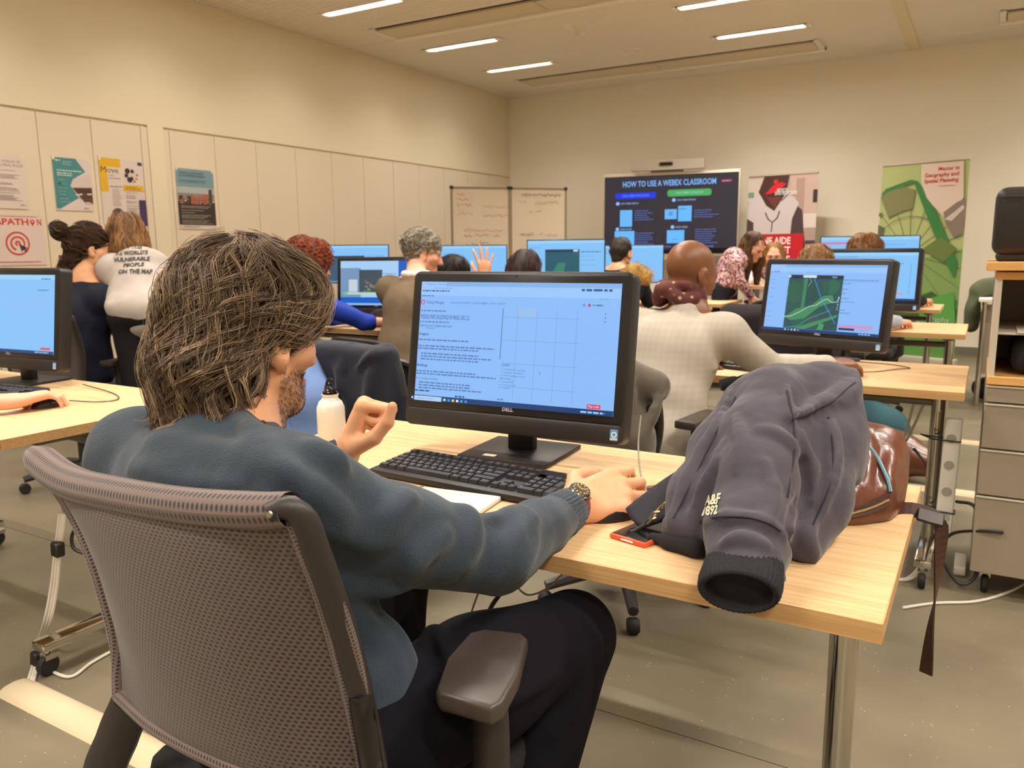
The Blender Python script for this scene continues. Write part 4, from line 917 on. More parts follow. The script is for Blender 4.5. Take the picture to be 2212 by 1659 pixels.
# ------------------------------------------------------------------ hair
def strand_mesh(name, S, rad, m, parent, origin=(0,0,0), rnd=None, tip=.25):
    """S: strands x points x 3 -> thin three sided tubes in one mesh"""
    n, k, _ = S.shape; T = np.gradient(S, axis=1); T /= np.linalg.norm(T, axis=-1, keepdims=True)+1e-9
    A = np.cross(T, np.array([.3,.5,.81])); A /= np.linalg.norm(A, axis=-1, keepdims=True)+1e-9; B = np.cross(T, A)
    rad = np.asarray(rad); rad = rad[:, None] if rad.ndim else np.full((n,1), float(rad))
    prof = np.interp(np.linspace(0,1,k), [0,.1,.6,1], [.7,1,.9,tip])[None]
    rr = (rad*prof)[..., None]
    V = np.stack([S+rr*(math.cos(a)*A+math.sin(a)*B) for a in (0, 2.0944, 4.18879)], 2).reshape(-1, 3)-np.asarray(origin)
    base = (np.arange(n)[:,None]*k+np.arange(k-1)[None]).reshape(-1)*3
    F = np.concatenate([np.stack([base+a, base+b, base+3+b, base+3+a], 1) for a, b in ((0,1),(1,2),(2,0))])
    o = raw_mesh(name, V, F, m, parent)
    r = np.random.default_rng(3).random(n) if rnd is None else rnd
    at_ = o.data.attributes.new('strand', 'FLOAT', 'POINT'); at_.data.foreach_set('value', np.repeat(r, k*3).astype(np.float32))
    return o
def flow_strands(vol, seeds, field, steps, ds, lift, wave=0, wf=30, seed=0):
    """strands that run over the surface of vol along field(p, n, t); lift(t) = height above the surface"""
    rg = np.random.default_rng(seed); P = seeds.copy(); out = []; ph = 5*noise3(P, 9)+.5*rg.random(len(P)); lf = rg.random(len(P)); cl = (rg.random(len(P))*.3+.85)
    vel = None
    for i in range(steps):
        t = i/(steps-1)
        N = vol.grad(P); d = vol.at(P)
        tgt = lift(t, lf)
        P = P-N*(d-tgt)[:,None]*.7
        out.append(P.copy())
        D = field(P, N, t); D = D-N*(D*N).sum(1)[:,None]*(.95); D /= np.linalg.norm(D, axis=1, keepdims=True)+1e-9
        vel = D if vel is None else vel*.45+D*.55
        side = np.cross(N, vel)
        P = P+vel*ds*cl[:,None]+side*(wave*np.sin(wf*t*cl*.8+ph))[:,None]*ds
    return np.stack(out, 1)
def sample_surface(vol, h, n, seed, cond):
    V, F = vol.mesh(h); rg = np.random.default_rng(seed); c = V[F].mean(1); c = c[cond(c)]
    return c[rg.integers(0, len(c), n)]+rg.normal(0, h*.4, (n,3))
# ================================================================== people
M_skin = mat('skin_light', rgb(222,164,124), .5, var=(40,.05), bump=(500,.08,.001), spec=.35)
M_skin2 = mat('skin_pink', rgb(226,166,138), .5, var=(40,.05), spec=.35)
M_skind = mat('skin_brown', rgb(128,82,52), .42, var=(30,.06), spec=.45)
def basis(f, up=(0,0,1)):
    """columns right, forward, up"""
    f = unit(f); r = unit(np.cross(f, up)); u = np.cross(r, f); return np.stack([r, f, u], 1)
def rotv(v, ax, a):
    ax = unit(ax); v = np.asarray(v, float); return v*math.cos(a)+np.cross(ax, v)*math.sin(a)+ax*(ax@v)*(1-math.cos(a))
def hand(vol, W, f, n, right=True, curl=(25,35,20), spread=6, s=1.0, thumb=None, k=.007, curls=None):
    """palm, four fingers of unequal length and a thumb; f = pointing direction, n = back of the hand"""
    f = unit(f); n = unit(np.asarray(n)-f*(np.asarray(n)@f)); lat = np.cross(f, n)*(-1 if right else 1); W = np.asarray(W, float)   # lat: towards the thumb
    P = lambda a, b, c=0: W+s*(f*a+lat*b+n*c)
    F = [(.090,.031,(.042,.025,.020),.0092),(.095,.0105,(.047,.029,.021),.0094),(.089,-.010,(.043,.027,.021),.0090),(.078,-.029,(.034,.020,.018),.0080)]
    vol.cone(P(-.02,0), P(.02,0,-.002), .026*s, .027*s, .012, (n,.78)); vol.cone(P(.02,.004,-.004), P(.062,.002,-.002), .031*s, .034*s, .014, (n,.45))
    tips = []
    for i, (a, b, L, r) in enumerate(F):
        m = P(a, b, .0); vol.cone(P(.03, b*.7, 0), m, .0125*s, .0118*s, .012)
        ang = R(spread)*(1.2-i*.8); d = rotv(f, n, ang*(1 if not right else -1)*-1 if False else (ang if not right else -ang)*-1)
        c = curls[i] if curls else curl; p = m; tot = 0; ax = lat if right else -lat
        sd = np.cross(d, n); sd = unit(sd)
        for j in range(3):
            tot += R(c[j]); dd = d*math.cos(tot)-n*math.sin(tot); q = p+dd*L[j]*s
            vol.cone(p, q, (r*1.06 if j == 0 else r*(1.0-.07*j))*s, r*(.97-.09*j)*s, k if j == 0 else .003); p = q
        tips.append(p)
    tb = P(.022,.027,-.010); td = thumb or ((.62,.70,-.35),(.85,.35,-.40),(.90,.15,-.40)); p = tb
    for j, (Lt, r0, r1) in enumerate(((.045,.0165,.0125),(.034,.0118,.0108),(.027,.0108,.0080))):
        dd = unit(f*td[j][0]+lat*td[j][1]+n*td[j][2]); q = p+dd*Lt*s; vol.cone(p, q, r0*s, r1*s, .012 if j == 0 else .004); p = q
    tips.append(p); return tips
def head(vol, O, B, s=1.0, jaw=1.0, nose=1.0, detail=True):
    """skull, face, ears; local x right, y forward, z up, O between the ears"""
    L = lambda x, y, z: np.asarray(O)+B@(np.array([x,y,z])*s)
    vol.ell(L(0,-.012,.032), np.array([.077,.100,.088])*s, B, .02)
    vol.ell(L(0,.030,-.018), np.array([.064,.068,.075])*s, B, .03)
    vol.cone(L(0,.058,-.092), L(0,.076,-.096), .030*s*jaw, .024*s*jaw, .03)
    for e in (-1,1):
        vol.cone(L(e*.054,.0,-.060), L(e*.020,.068,-.100), .024*s*jaw, .020*s*jaw, .025)
        vol.cone(L(e*.050,.055,-.022), L(e*.058,.030,-.024), .020*s, .018*s, .02)         # cheekbone
        vol.cone(L(e*.012,.088,.020), L(e*.046,.072,.020), .012*s, .012*s, .014)          # brow
        vol.ell(L(e*.032,.094,-.002), np.array([.017,.012,.010])*s, B, .010, -1)           # eye hollow
        vol.ell(L(e*.032,.080,-.002), np.array([.0125,.0125,.0115])*s, B, .003)            # lid over the eye
        # ear: bowl with rim and lobe
        vol.ell(L(e*.080,-.014,-.012), np.array([.010,.021,.032])*s, B @ np.array([[math.cos(e*.35),math.sin(e*.35),0],[-math.sin(e*.35),math.cos(e*.35),0],[0,0,1]]), .006)
        vol.ell(L(e*.090,-.006,-.010), np.array([.008,.012,.017])*s, B, .005, -1)
        vol.cone(L(e*.080,-.004,-.036), L(e*.078,-.006,-.044), .0085*s, .007*s, .008)
    vol.chain([L(0,.092,.008), L(0,.106,-.018), L(0,.116*nose,-.034)], [.009*s,.011*s,.0125*s], .010)
    for e in (-1,1): vol.ell(L(e*.0125,.100,-.036), np.array([.0095,.011,.009])*s, B, .006)
    vol.cone(L(-.018,.088,-.066), L(.018,.088,-.066), .0075*s, .0075*s, .008); vol.cone(L(-.015,.088,-.077), L(.015,.088,-.077), .008*s, .008*s, .008)
    vol.cone(L(-.022,.099,-.0715), L(.022,.099,-.0715), .0022*s, .0022*s, .004, None, -1)
    return L
def clumps(S, kids, r0, r1, seed, flat=.6):
    """guide strands -> tufts that draw together towards the tip"""
    rg = np.random.default_rng(seed); n, k, _ = S.shape; T = np.gradient(S, axis=1); T /= np.linalg.norm(T, axis=-1, keepdims=True)+1e-9
    A = np.cross(T, [.2,.4,.89]); A /= np.linalg.norm(A, axis=-1, keepdims=True)+1e-9; B = np.cross(T, A); out = []
    w = np.linspace(r0, r1, k)[None,:,None]
    for j in range(kids):
        a = rg.normal(0, 1, (n,1,1)); b = rg.normal(0, flat, (n,1,1)); wob = 1+.25*np.sin(np.linspace(0,6,k)[None,:,None]*(1+rg.random((n,1,1)))+rg.random((n,1,1))*6)
        out.append(S+A*a*w*wob+B*b*w*wob)
    return np.concatenate(out)

# ------------------------------------------------------------------ the man in the foreground
man = thing('person', 'man with wavy brown hair in a blue-grey jumper on the mesh chair', 'person', (-.80, .74, 0))
MO = np.array([-.80, .74, 0.])
hO = np.array([-.947, .83, 1.100]); hB = basis((math.sin(R(4))*.98, math.cos(R(4))*.98, -.17))
hB = hB @ np.array([[math.cos(R(3)),0,math.sin(R(3))],[0,1,0],[-math.sin(R(3)),0,math.cos(R(3))]])
Nb = np.array([-.905,.728,.955]); Sr = np.array([-.738,.698,.918]); Sl = np.array([-1.08,.72,.918]); Er = np.array([-.598,.96,.772]); Wr = np.array([-.602,1.222,.768])
El = np.array([-1.15,.955,.782]); Wl = np.array([-1.018,1.092,.838]); Pel = np.array([-.785,.76,.555]); Chest = np.array([-.895,.73,.80])
body = Vol(); HL = head(body, hO, hB)
body.cone(HL(0,-.028,-.055), Nb+[0,.0,-.02], .056, .060, .02); body.cone(HL(0,.01,-.08), Nb+[-.01,.055,-.05], .045, .05, .03)
body.cone(Nb, Chest, .07, .09, .05); body.cone(Chest, Pel, .09, .10, .05); body.chain([Nb, Sr, Er], [.06,.045,.034], .03); body.chain([Nb, Sl, El], [.06,.045,.034], .03)
body.chain([Er, Wr], [.034,.026], .02); body.chain([El, Wl], [.034,.026], .02)
hand(body, Wr, (.52,.84,.12), (.476,-.384,.755), True, s=1.2, curls=[(16,44,30),(20,50,32),(22,54,34),(24,56,36)], spread=5, thumb=((.55,.75,-.35),(.85,.25,-.45),(.9,.05,-.45)))
hand(body, Wl, (.22,.33,.90), (-.75,-.48,.37), False, s=1.14, curls=[(76,108,80),(82,104,80),(86,100,80),(88,98,80)], spread=1, thumb=((.66,.46,-.62),(.92,.22,-.32),(.98,.12,.05)))
vol_obj('body', body, .0034, M_skin, man, 1, origin=MO)
# mole on the neck
# jumper
def jumper_material():
    m = mat('knit_blue_grey', rgb(54,65,76), .9, spec=.2, sheen=.2, var=(14,.12)); nt = m.node_tree; n = nt.nodes; L = nt.links
    tc = n.new('ShaderNodeTexCoord'); nz = n.new('ShaderNodeTexNoise'); nz.inputs['Scale'].default_value = 420; nz.inputs['Detail'].default_value = 2; L.new(tc.outputs['Object'], nz.inputs['Vector'])
    n2 = n.new('ShaderNodeTexNoise'); n2.inputs['Scale'].default_value = 60; n2.inputs['Detail'].default_value = 4; L.new(tc.outputs['Object'], n2.inputs['Vector'])
    ad = n.new('ShaderNodeMath'); ad.operation = 'MULTIPLY_ADD'; ad.inputs[1].default_value = .8; L.new(n2.outputs[0], ad.inputs[0]); L.new(nz.outputs[0], ad.inputs[2])
    bp = n.new('ShaderNodeBump'); bp.inputs['Strength'].default_value = .45; bp.inputs['Distance'].default_value = .003; L.new(ad.outputs[0], bp.inputs['Height']); L.new(bp.outputs[0], n['Principled BSDF'].inputs['Normal']); return m
M_jump = jumper_material()
J = Vol()
J.ell((-.90,.715,.84), (.182,.105,.16), basis((.02,1,-.15)), .06)
J.ell((-.855,.742,.71), (.172,.118,.19), None, .06); J.ell((-.785,.762,.60), (.176,.132,.11), None, .06)
J.chain([Nb+[-.02,-.035,-.055], Sr+[.0,0,-.01]], [.075,.07], .05); J.chain([Nb+[-.02,-.035,-.055], Sl+[0,0,-.01]], [.075,.07], .05)
J.cone(Nb+[.0,-.02,-.03], Nb+[-.006,-.002,.008], .084, .068, .03)
J.chain([Sr, (Sr+Er)/2+[.0,-.012,-.012], Er+[-.004,-.004,-.004]], [.073,.064,.054], .035); J.chain([Er, (Er+Wr)/2+[0,0,-.004], Wr+[0,-.035,-.002]], [.054,.049,.037], .012)
J.chain([Sl, El], [.072,.056], .04); J.chain([El, Wl-(Wl-El)*.14], [.056,.036], .02)
# collar hole and cuffs are closed by the body inside; folds of the cloth:
def folds(vol, lst, scale=.8, k=.014, sink=.35, op=1):
    """raised (or sunk) creases along lines of photo points, laid on the cloth they hit"""
    P = vol.trace_many([q for pts, r in lst for q in pts]); i = 0
    for pts, r in lst:
        r = r*scale; c = [q for q in P[i:i+len(pts)] if not np.isnan(q[0])]; i += len(pts)
        if len(c) < 2 or max(np.linalg.norm(c[a+1]-c[a]) for a in range(len(c)-1)) > .35: continue
        c = spline(c, 4); n = len(c); rr = [r*(.35+.65*math.sin(PI*min(max(a/(n-1), .06), .94))) for a in range(n)]; vd = [unit(q-CAMPOS) for q in c]
        for a in range(n-1): vol.cone(c[a]+vd[a]*r*sink, c[a+1]+vd[a+1]*r*sink, rr[a], rr[a+1], k, None, op)
FOLDS = [  # (photo points, radius) ridges
 ([(780,1150),(835,1122),(868,1095),(880,1072)], .010), ([(700,1130),(790,1170),(850,1140)], .009), ([(960,1240),(1005,1190),(1015,1130),(1000,1105)], .009),
 ([(1060,1245),(1080,1205),(1110,1160),(1100,1118)], .010), ([(1040,1120),(1085,1105),(1135,1118),(1130,1150)], .008), ([(1090,1250),(1120,1215),(1150,1165)], .008),
 ([(700,1250),(790,1262),(880,1268)], .010), ([(880,1250),(900,1200),(960,1160)], .008), ([(640,1040),(700,1075),(760,1130)], .007),
 ([(330,960),(430,975),(560,985)], .010), ([(330,1000),(450,1015),(600,1010)], .009), ([(290,1010),(400,1045),(520,1050)], .008), ([(520,900),(560,955),(610,1010),(640,1035)], .005),
 ([(800,1310),(850,1330),(870,1420),(862,1500)], .010), ([(760,1330),(820,1400),(850,1490)], .009), ([(790,1480),(840,1440),(865,1380)], .008), ([(740,1290),(800,1300),(850,1290)], .009), ([(670,960),(710,985),(740,1010)], .008)]
folds(J, FOLDS, .95, .022, .5)
vol_obj('jumper', J, .0052, M_jump, man, 4, fn=lambda P: .0035*noise3(P, 14)+.0018*noise3(P, 34), origin=MO)
# ribbed cuffs and collar band
def band(a, b, r0, r1, n, m, parent, name, rib=.0012, origin=MO, wave=36):
    a = np.asarray(a); b = np.asarray(b); d = unit(b-a); u = unit(np.cross(d, (0,0,1) if abs(d[2]) < .9 else (1,0,0))); w = np.cross(d, u); K = wave*4
    vs = []; fs = []; rows = [(0,r0*.97),(.03,r0),(.3,r0),(.7,r1),(.97,r1),(1,r1*.9),(.6,r1*.88)]
    for t, r in rows:
        for k in range(K):
            an = 2*PI*k/K; rr = r+rib*math.cos(an*wave); vs.append(a+(b-a)*t+rr*(math.cos(an)*u+math.sin(an)*w)-origin)
    for i in range(len(rows)-1):
        for k in range(K): fs.append((i*K+k, i*K+(k+1)%K, (i+1)*K+(k+1)%K, (i+1)*K+k))
    return raw_mesh(name, vs, fs, m, parent)
cj = man.children[-1]
band(Wr+[.002,-.072,0], Wr+[0,-.012,0], .0405, .0375, 40, M_jump, cj, 'cuff')
band(Wl-(Wl-El)*.30, Wl-(Wl-El)*.02, .040, .036, 40, M_jump, cj, 'cuff')
# watch
wt = thing('wrist_watch', 'x', 'x'); wt.parent = man; [wt.pop(q) for q in ('label','category')] if False else None
for q in ('label','category'): del wt[q]
wc = Wr+np.array([.0,.004,.0]); wf = unit((.1,.99,.05)); wn = unit((.42,-.1,.90)); ws = np.cross(wf, wn)
st = [wc+.0345*(math.cos(a)*ws+math.sin(a)*wn*.86) for a in np.linspace(0, 2*PI, 37)]
MB().ribbon([p-MO for p in st], [wf]*37, .018, .003).build('strap', mat('watch_strap', rgb(120,66,60), .6), wt)
MW = Matrix(((ws[0],wf[0],wn[0],0),(ws[1],wf[1],wn[1],0),(ws[2],wf[2],wn[2],0),(0,0,0,1))); wp = wc+wn*.0305-MO; MW.translation = Vector(wp)
MB().lathe([(.0,0),(.0185,0),(.0200,.002),(.0200,.007),(.0178,.0095),(.0165,.0095)], 28, MW).build('watch_case', M_chrome, wt)
MB().lathe([(.0,.0088),(.0166,.0088),(.0166,.0092),(0,.0092)], 28, MW).build('dial', mat('watch_dial', rgb(26,28,30), .2), wt)
wm = Print(.0001)
for k in range(12): a = k*PI/6; wm.line([(.0118*math.cos(a),.0118*math.sin(a)),(.0148*math.cos(a),.0148*math.sin(a))], .0016, (220,216,200))
wm.line([(0,0),(.007,.006)], .0012, (230,226,210)); wm.line([(0,0),(-.011,.004)], .0009, (230,226,210))
wm.build('watch_hands', attr_mat('print_plain', .4), wt, MW @ Matrix.Translation((0,0,.0094)) @ Matrix.Rotation(-PI/2, 4, 'X'))
MB().tube([tuple(Vector(wp)+MW.to_3x3() @ Vector((.020,0,.004))), tuple(Vector(wp)+MW.to_3x3() @ Vector((.0245,0,.004)))], .0028, 8).build('crown', M_chrome, wt)
# trousers and shoes
M_trou = mat('trousers_navy', rgb(22,21,28), .9, spec=.12, var=(20,.12), bump=(300,.25,.002))
T = Vol(); hr = np.array([-.675,.735,.56]); kr = np.array([-.535,1.085,.602]); ar = np.array([-.60,.96,.12]); hl = np.array([-.90,.74,.55]); kl = np.array([-.97,1.16,.59]); al = np.array([-.97,1.13,.12])
T.ell((-.785,.765,.535), (.18,.135,.085), None, .05); T.chain([hr, (hr+kr)/2+[0,0,.01], kr], [.098,.088,.070], .04); T.chain([kr, (kr+ar)/2+[0,-.03,0], ar], [.070,.064,.05], .015)
T.chain([hl, kl], [.095,.072], .04); T.chain([kl, al], [.07,.052], .015)
folds(T, [([(905,1395),(935,1365),(955,1385),(945,1430)], .010), ([(890,1350),(920,1330),(960,1345)], .008), ([(1000,1560),(1120,1500),(1200,1455)], .010), ([(900,1500),(960,1560),(1050,1600)], .010), ([(1270,1440),(1240,1520),(1190,1600)], .009), ([(1260,1330),(1295,1380),(1290,1430)], .006)])
folds(T, [([(925,1400),(940,1440),(935,1480)], .010)], 1, .01, -.2, -1)
vol_obj('trousers', T, .0065, M_trou, man, 1, fn=lambda P: .004*noise3(P, 11), origin=MO)
for a in (ar, al):
    S = Vol(); S.cone(a+[0,-.02,-.07], a+[.02,.14,-.085], .042, .036, .03, ((0,0,1),.8)); S.cone(a+[0,-.01,-.03], a+[0,0,-.06], .045, .045, .03); S.box(a+[.01,.06,-.108], (.042,.13,.012), None, .008, .01)
    vol_obj('shoe', S, .007, mat('shoe_leather', rgb(40,32,28), .5), man, 1, origin=MO)
# hair
HV = Vol()
HV.ell(HL(.0,-.020,.044), (.092,.112,.098), hB, .03); HV.ell(HL(0,.034,.062), (.080,.070,.060), hB, .03); HV.ell(HL(.0,-.078,-.018), (.086,.060,.095), hB, .03)
HV.cone(HL(.0,-.078,-.08), HL(-.01,-.080,-.150), .060, .042, .03, (hB[:,0], 1.2)); HV.cone(HL(.046,-.055,.03), HL(.046,-.082,-.075), .044, .032, .02); HV.cone(HL(-.055,-.03,.02), HL(-.06,-.07,-.08), .042, .034, .03)
HV.cone(HL(.032,-.058,-.085), HL(.030,-.066,-.150), .044, .034, .02); HV.cone(HL(.066,-.080,-.06), HL(.082,-.100,-.140), .040, .028, .02); HV.cone(HL(.02,-.108,-.07), HL(.03,-.120,-.130), .045, .030, .02); HV.cone(HL(.066,.045,.048), HL(.072,-.03,.030), .020, .024, .015); HV.ell(HL(.02,-.118,-.055), (.055,.03,.045), hB, .03)
M_hair = hair_mat('hair_brown', rgb(58,42,31), rgb(118,94,70), rgb(196,168,134)); M_hairb = mat('hair_mass_brown', rgb(56,40,29), .9, spec=.1, var=(30,.35,(1,1,.25)), bump=(120,.6,.004))
hv = vol_obj('hair', HV, .006, M_hairb, man, 2, fn=lambda P: .004*noise3(P, 30), origin=MO)
def sstep(a, b, v): t = np.clip((v-a)/(b-a), 0, 1); return t*t*(3-2*t)
def mfield(P, N, t):
    """hair falls outward from the crown, sweeps back above the ear, then hangs down the nape"""
    q = (P-hO) @ hB; x, y, z = q.T; r = np.hypot(x, y+.05)+1e-3
    w1 = sstep(.045, .115, z)[:,None]; w3 = sstep(.005, -.07, z)[:,None]; w2 = 1-w1-w3
    rad = np.stack([x/r, (y+.05)/r, -.35+0*x], 1); back = np.stack([.15*x/r, -1+0*x, -.55-.8*sstep(.03, -.09, y)], 1); dn = np.stack([-.12+0*x, -.12+0*x, -1+0*x], 1)
    return (w1*rad+w2*back+w3*dn) @ hB.T
sc = lambda c: (((c-hO) @ hB)[:,2] > -.10) & ~((((c-hO) @ hB)[:,1] > .095) & (((c-hO) @ hB)[:,2] < .05))
g1 = flow_strands(HV, sample_surface(HV, .009, 520, 1, sc), mfield, 17, .0105, lambda t, l: .0005+.005*l*(1-t*.3)+.008*t*t*l, .9, 11, 2)
S1 = clumps(g1, 13, .0046, .0013, 5)
so = strand_mesh('hair_strands', S1, .00052, M_hair, hv, MO, np.clip(np.tile(np.random.default_rng(1).random(520)**1.2, 13)*.8+np.random.default_rng(2).random(520*13)*.3-.05, 0, 1))
g3 = flow_strands(HV, sample_surface(HV, .009, 170, 31, lambda c: ((c-hO) @ hB)[:,2] > .105), mfield, 15, .0105, lambda t, l: .0006+.006*l, .7, 10, 12)
strand_mesh('crown_strands', clumps(g3, 13, .0044, .0013, 15), .00052, M_hair, hv, MO, np.clip(np.tile(np.random.default_rng(11).random(170), 13)*.8+.1, 0, 1))
tops = flow_strands(HV, sample_surface(HV, .009, 240, 9, lambda c: ((c-hO) @ hB)[:,2] > .05), mfield, 18, .011, lambda t, l: .002+.013*l*np.sin(t*2.6)+.004*t, .6, 10, 7)
strand_mesh('hair_flyaways', tops, .0003, M_hair, hv, MO, .6+.4*np.random.default_rng(4).random(240))
nape = flow_strands(HV, sample_surface(HV, .009, 90, 12, lambda c: (((c-hO) @ hB)[:,2] < -.085) & (((c-hO) @ hB)[:,1] < -.02)), lambda P, N, t: (np.array([[-.45,-.25,-1+1.0*t]])+0*P) @ hB.T+N*.8*t, 11, .0085, lambda t, l: .002+.03*t*t*l, .5, 8, 3)
strand_mesh('hair_tips', clumps(nape, 9, .005, .0008, 8), .0005, M_hair, hv, MO)
# beard and brow
def bfield(P, N, t): return (np.array([[0,.35,-1.0]])+0*P) @ hB.T+N*.9
def bcond(c):
    q = (c-hO) @ hB; x, y, z = q.T; jl = -.035-.55*(y-.0)*0
    return (z < -.046) & (z > -.135) & (y > .0) & (y < .11) & (z < -.03-.35*np.clip(y-.02,0,.1)) & ~((np.abs(x) < .022) & (z > -.085))
bd = flow_strands(body, sample_surface(body, .006, 3200, 21, bcond), bfield, 4, .0016, lambda t, l: .0002+.0028*t, 0, 1, 5)
strand_mesh('beard', bd, .00026, hair_mat('beard_mix', rgb(70,50,36), rgb(112,84,62), rgb(206,192,172)), man, MO, np.random.default_rng(6).random(3200))
MB().add(*(lambda bm: ([v.co[:] for v in bm.verts], [[v.index for v in f.verts] for f in bm.faces], True))((lambda b: (bmesh.ops.create_icosphere(b, subdivisions=2, radius=.0042), b.verts.index_update(), b)[2])(bmesh.new())), M=Matrix.Translation(Vector((body.trace(568,914) if body.trace(568,914) is not None else Nb)-MO))).build('mole', mat('mole', rgb(70,38,28), .6), man)
# ================================================================== chairs
def mesh_fabric(name, c_thread, c_hole, nu, nv):
    m = bpy.data.materials.new(name); m.use_nodes = True; nt = m.node_tree; n = nt.nodes; L = nt.links; b = n['Principled BSDF']
    uv = n.new('ShaderNodeUVMap'); uv.uv_map = 'UVMap'; sp = n.new('ShaderNodeSeparateXYZ'); L.new(uv.outputs[0], sp.inputs[0])
    def mth(op, a, b_=None, v=None):
        q = n.new('ShaderNodeMath'); q.operation = op; L.new(a, q.inputs[0]) if not isinstance(a, float) else setattr(q.inputs[0], 'default_value', a)
        if b_ is not None: L.new(b_, q.inputs[1])
        if v is not None: q.inputs[1].default_value = v
        return q.outputs[0]
    v = mth('MULTIPLY', sp.outputs[1], v=float(nv)); u = mth('MULTIPLY', sp.outputs[0], v=float(nu))
    row = mth('FLOOR', v); sh = mth('MULTIPLY', mth('MODULO', row, v=2.0), v=.5); uu = mth('ADD', u, sh)
    fu = mth('ABSOLUTE', mth('SUBTRACT', mth('FRACT', uu), v=.5)); fv = mth('ABSOLUTE', mth('SUBTRACT', mth('FRACT', v), v=.5))
    du = mth('MULTIPLY', fu, v=2.0); dv = mth('MULTIPLY', fv, v=2.0)
    d = mth('ADD', mth('POWER', du, v=2.0), mth('POWER', dv, v=2.0))
    r = n.new('ShaderNodeValToRGB'); r.color_ramp.elements[0].color = c_hole; r.color_ramp.elements[1].color = c_thread; r.color_ramp.elements[0].position = .18; r.color_ramp.elements[1].position = .5; L.new(d, r.inputs[0]); L.new(r.outputs[0], b.inputs['Base Color'])
    bp = n.new('ShaderNodeBump'); bp.inputs['Strength'].default_value = .9; bp.inputs['Distance'].default_value = .004; L.new(r.outputs[0], bp.inputs['Height']); L.new(bp.outputs[0], b.inputs['Normal'])
    b.inputs['Roughness'].default_value = .75; b.inputs['Sheen Weight'].default_value = .2; return m
M_mesh = mesh_fabric('chair_mesh', rgb(90,75,69), rgb(22,17,15), 62, 66)
M_rim = mesh_fabric('chair_mesh_rim', rgb(110,93,88), rgb(36,29,27), 80, 9)
M_frame = mat('chair_frame', rgb(46,41,40), .45)
M_pad = mat('arm_pad', rgb(66,58,52), .38, bump=(400,.1,.001))
M_seat = mat('seat_fabric', rgb(34,31,31), .9, bump=(300,.3,.002))
def uv_grid(name, P, m, parent, flip=False, wrap=False):
    """P: rows x cols x 3 surface with a UV map"""
    r, c, _ = P.shape; I = np.arange(r*c).reshape(r, c); F = np.stack([I[:-1,:-1], I[:-1,1:], I[1:,1:], I[1:,:-1]], -1).reshape(-1, 4)
    o = raw_mesh(name, P.reshape(-1,3), F, m, parent); me = o.data; ul = me.uv_layers.new(name='UVMap')
    uvv = np.stack(np.meshgrid(np.linspace(0,1,r), np.linspace(0,1,c), indexing='ij')[::-1], -1).reshape(-1,2)
    li = np.empty(len(me.loops), np.int32); me.loops.foreach_get('vertex_index', li); ul.data.foreach_set('uv', uvv[li].astype(np.float32).ravel()); return o
def rs(pts, n):
    s = np.array(spline(pts, 12)); L = np.r_[0, np.cumsum(np.linalg.norm(np.diff(s, axis=0), axis=1))]; t = np.linspace(0, L[-1], n); return np.stack([np.interp(t, L, s[:,i]) for i in range(3)], 1)
def coons(T, Bt, Lf, Rt, n, m):
    """rows go bottom to top"""
    T, Bt = rs(T, n), rs(Bt, n); Lf, Rt = rs(Lf, m), rs(Rt, m); u = np.linspace(0,1,n)[None,:,None]; v = np.linspace(0,1,m)[:,None,None]
    return (1-v)*Bt[None]+v*T[None]+(1-u)*Lf[:,None]+u*Rt[:,None]-((1-u)*(1-v)*Bt[0]+u*(1-v)*Bt[-1]+(1-u)*v*T[0]+u*v*T[-1])
def tube_uv(name, pts, r, m, parent, n=14, flat=1.0):
    pts = np.array(pts); k = len(pts); T = np.gradient(pts, axis=0); T /= np.linalg.norm(T, axis=1, keepdims=True); up = np.array([0,0,1.]); A = np.cross(T, up+[.01,.02,0]); A /= np.linalg.norm(A, axis=1, keepdims=True); B = np.cross(T, A)
    rr = np.full(k, r) if np.isscalar(r) else np.asarray(r); a = np.linspace(0, 2*PI, n+1)
    P = pts[None]+rr[None,:,None]*(np.cos(a)[:,None,None]*A[None]*flat+np.sin(a)[:,None,None]*B[None]); return uv_grid(name, P, m, parent)
def chair_base(t, x, y, yaw=0, zs=.44):
    c, s = math.cos(yaw), math.sin(yaw); W = lambda a, b: (x+a*c-b*s, y+a*s+b*c)
    M = Matrix.Translation((x, y, 0)) @ Matrix.Rotation(yaw, 4, 'Z')
    MB().rbox(-.24, .24, -.22, .25, zs-.02, zs+.055, .03, 3, M).build('seat', M_seat, t)
    MB().rbox(-.12, .12, -.12, .12, zs-.075, zs-.02, .01, 1, M).build('seat_mechanism', M_frame, t)
    MB().lathe([(.028,.10),(.028,.24),(.018,.24),(.018,zs-.07)], 14, M).build('gas_lift', M_black, t)
    for k in range(5):
        a = k*2*PI/5+.3; e = (.29*math.cos(a), .29*math.sin(a))
        MB().tube([(0,0,.105),(e[0]*.5,e[1]*.5,.10),(e[0],e[1],.075)], [.03,.024,.018], 8, True, M).build('base_arm', M_frame, t)
        MB().lathe([(0,-.02),(.022,-.02),(.027,-.012),(.027,.012),(.022,.02),(0,.02)], 12, M @ Matrix.Translation((e[0],e[1],.027)) @ Matrix.Rotation(a, 4, 'Z') @ Matrix.Rotation(PI/2, 4, 'X')).build('castor_wheel', M_rubber, t)
ch = thing('office_chair', 'grey mesh office chair with black armrest, seat of the foreground man', 'chair', (0,0,0), 0, 'mesh office chairs')
Tc = [at(75,985,1.18), at(150,1040,1.08), at(256,1068,.985), at(400,1092,.89), at(544,1102,.83), at(628,1100,.80)]
Bc = [at(262,1500,1.08), at(350,1575,1.0), at(500,1650,.92), at(650,1700,.88), at(800,1720,.895)]
Lc = [at(262,1500,1.08), at(258,1400,1.08), at(235,1300,1.08), at(200,1190,1.09), at(150,1085,1.12), at(75,985,1.18)]
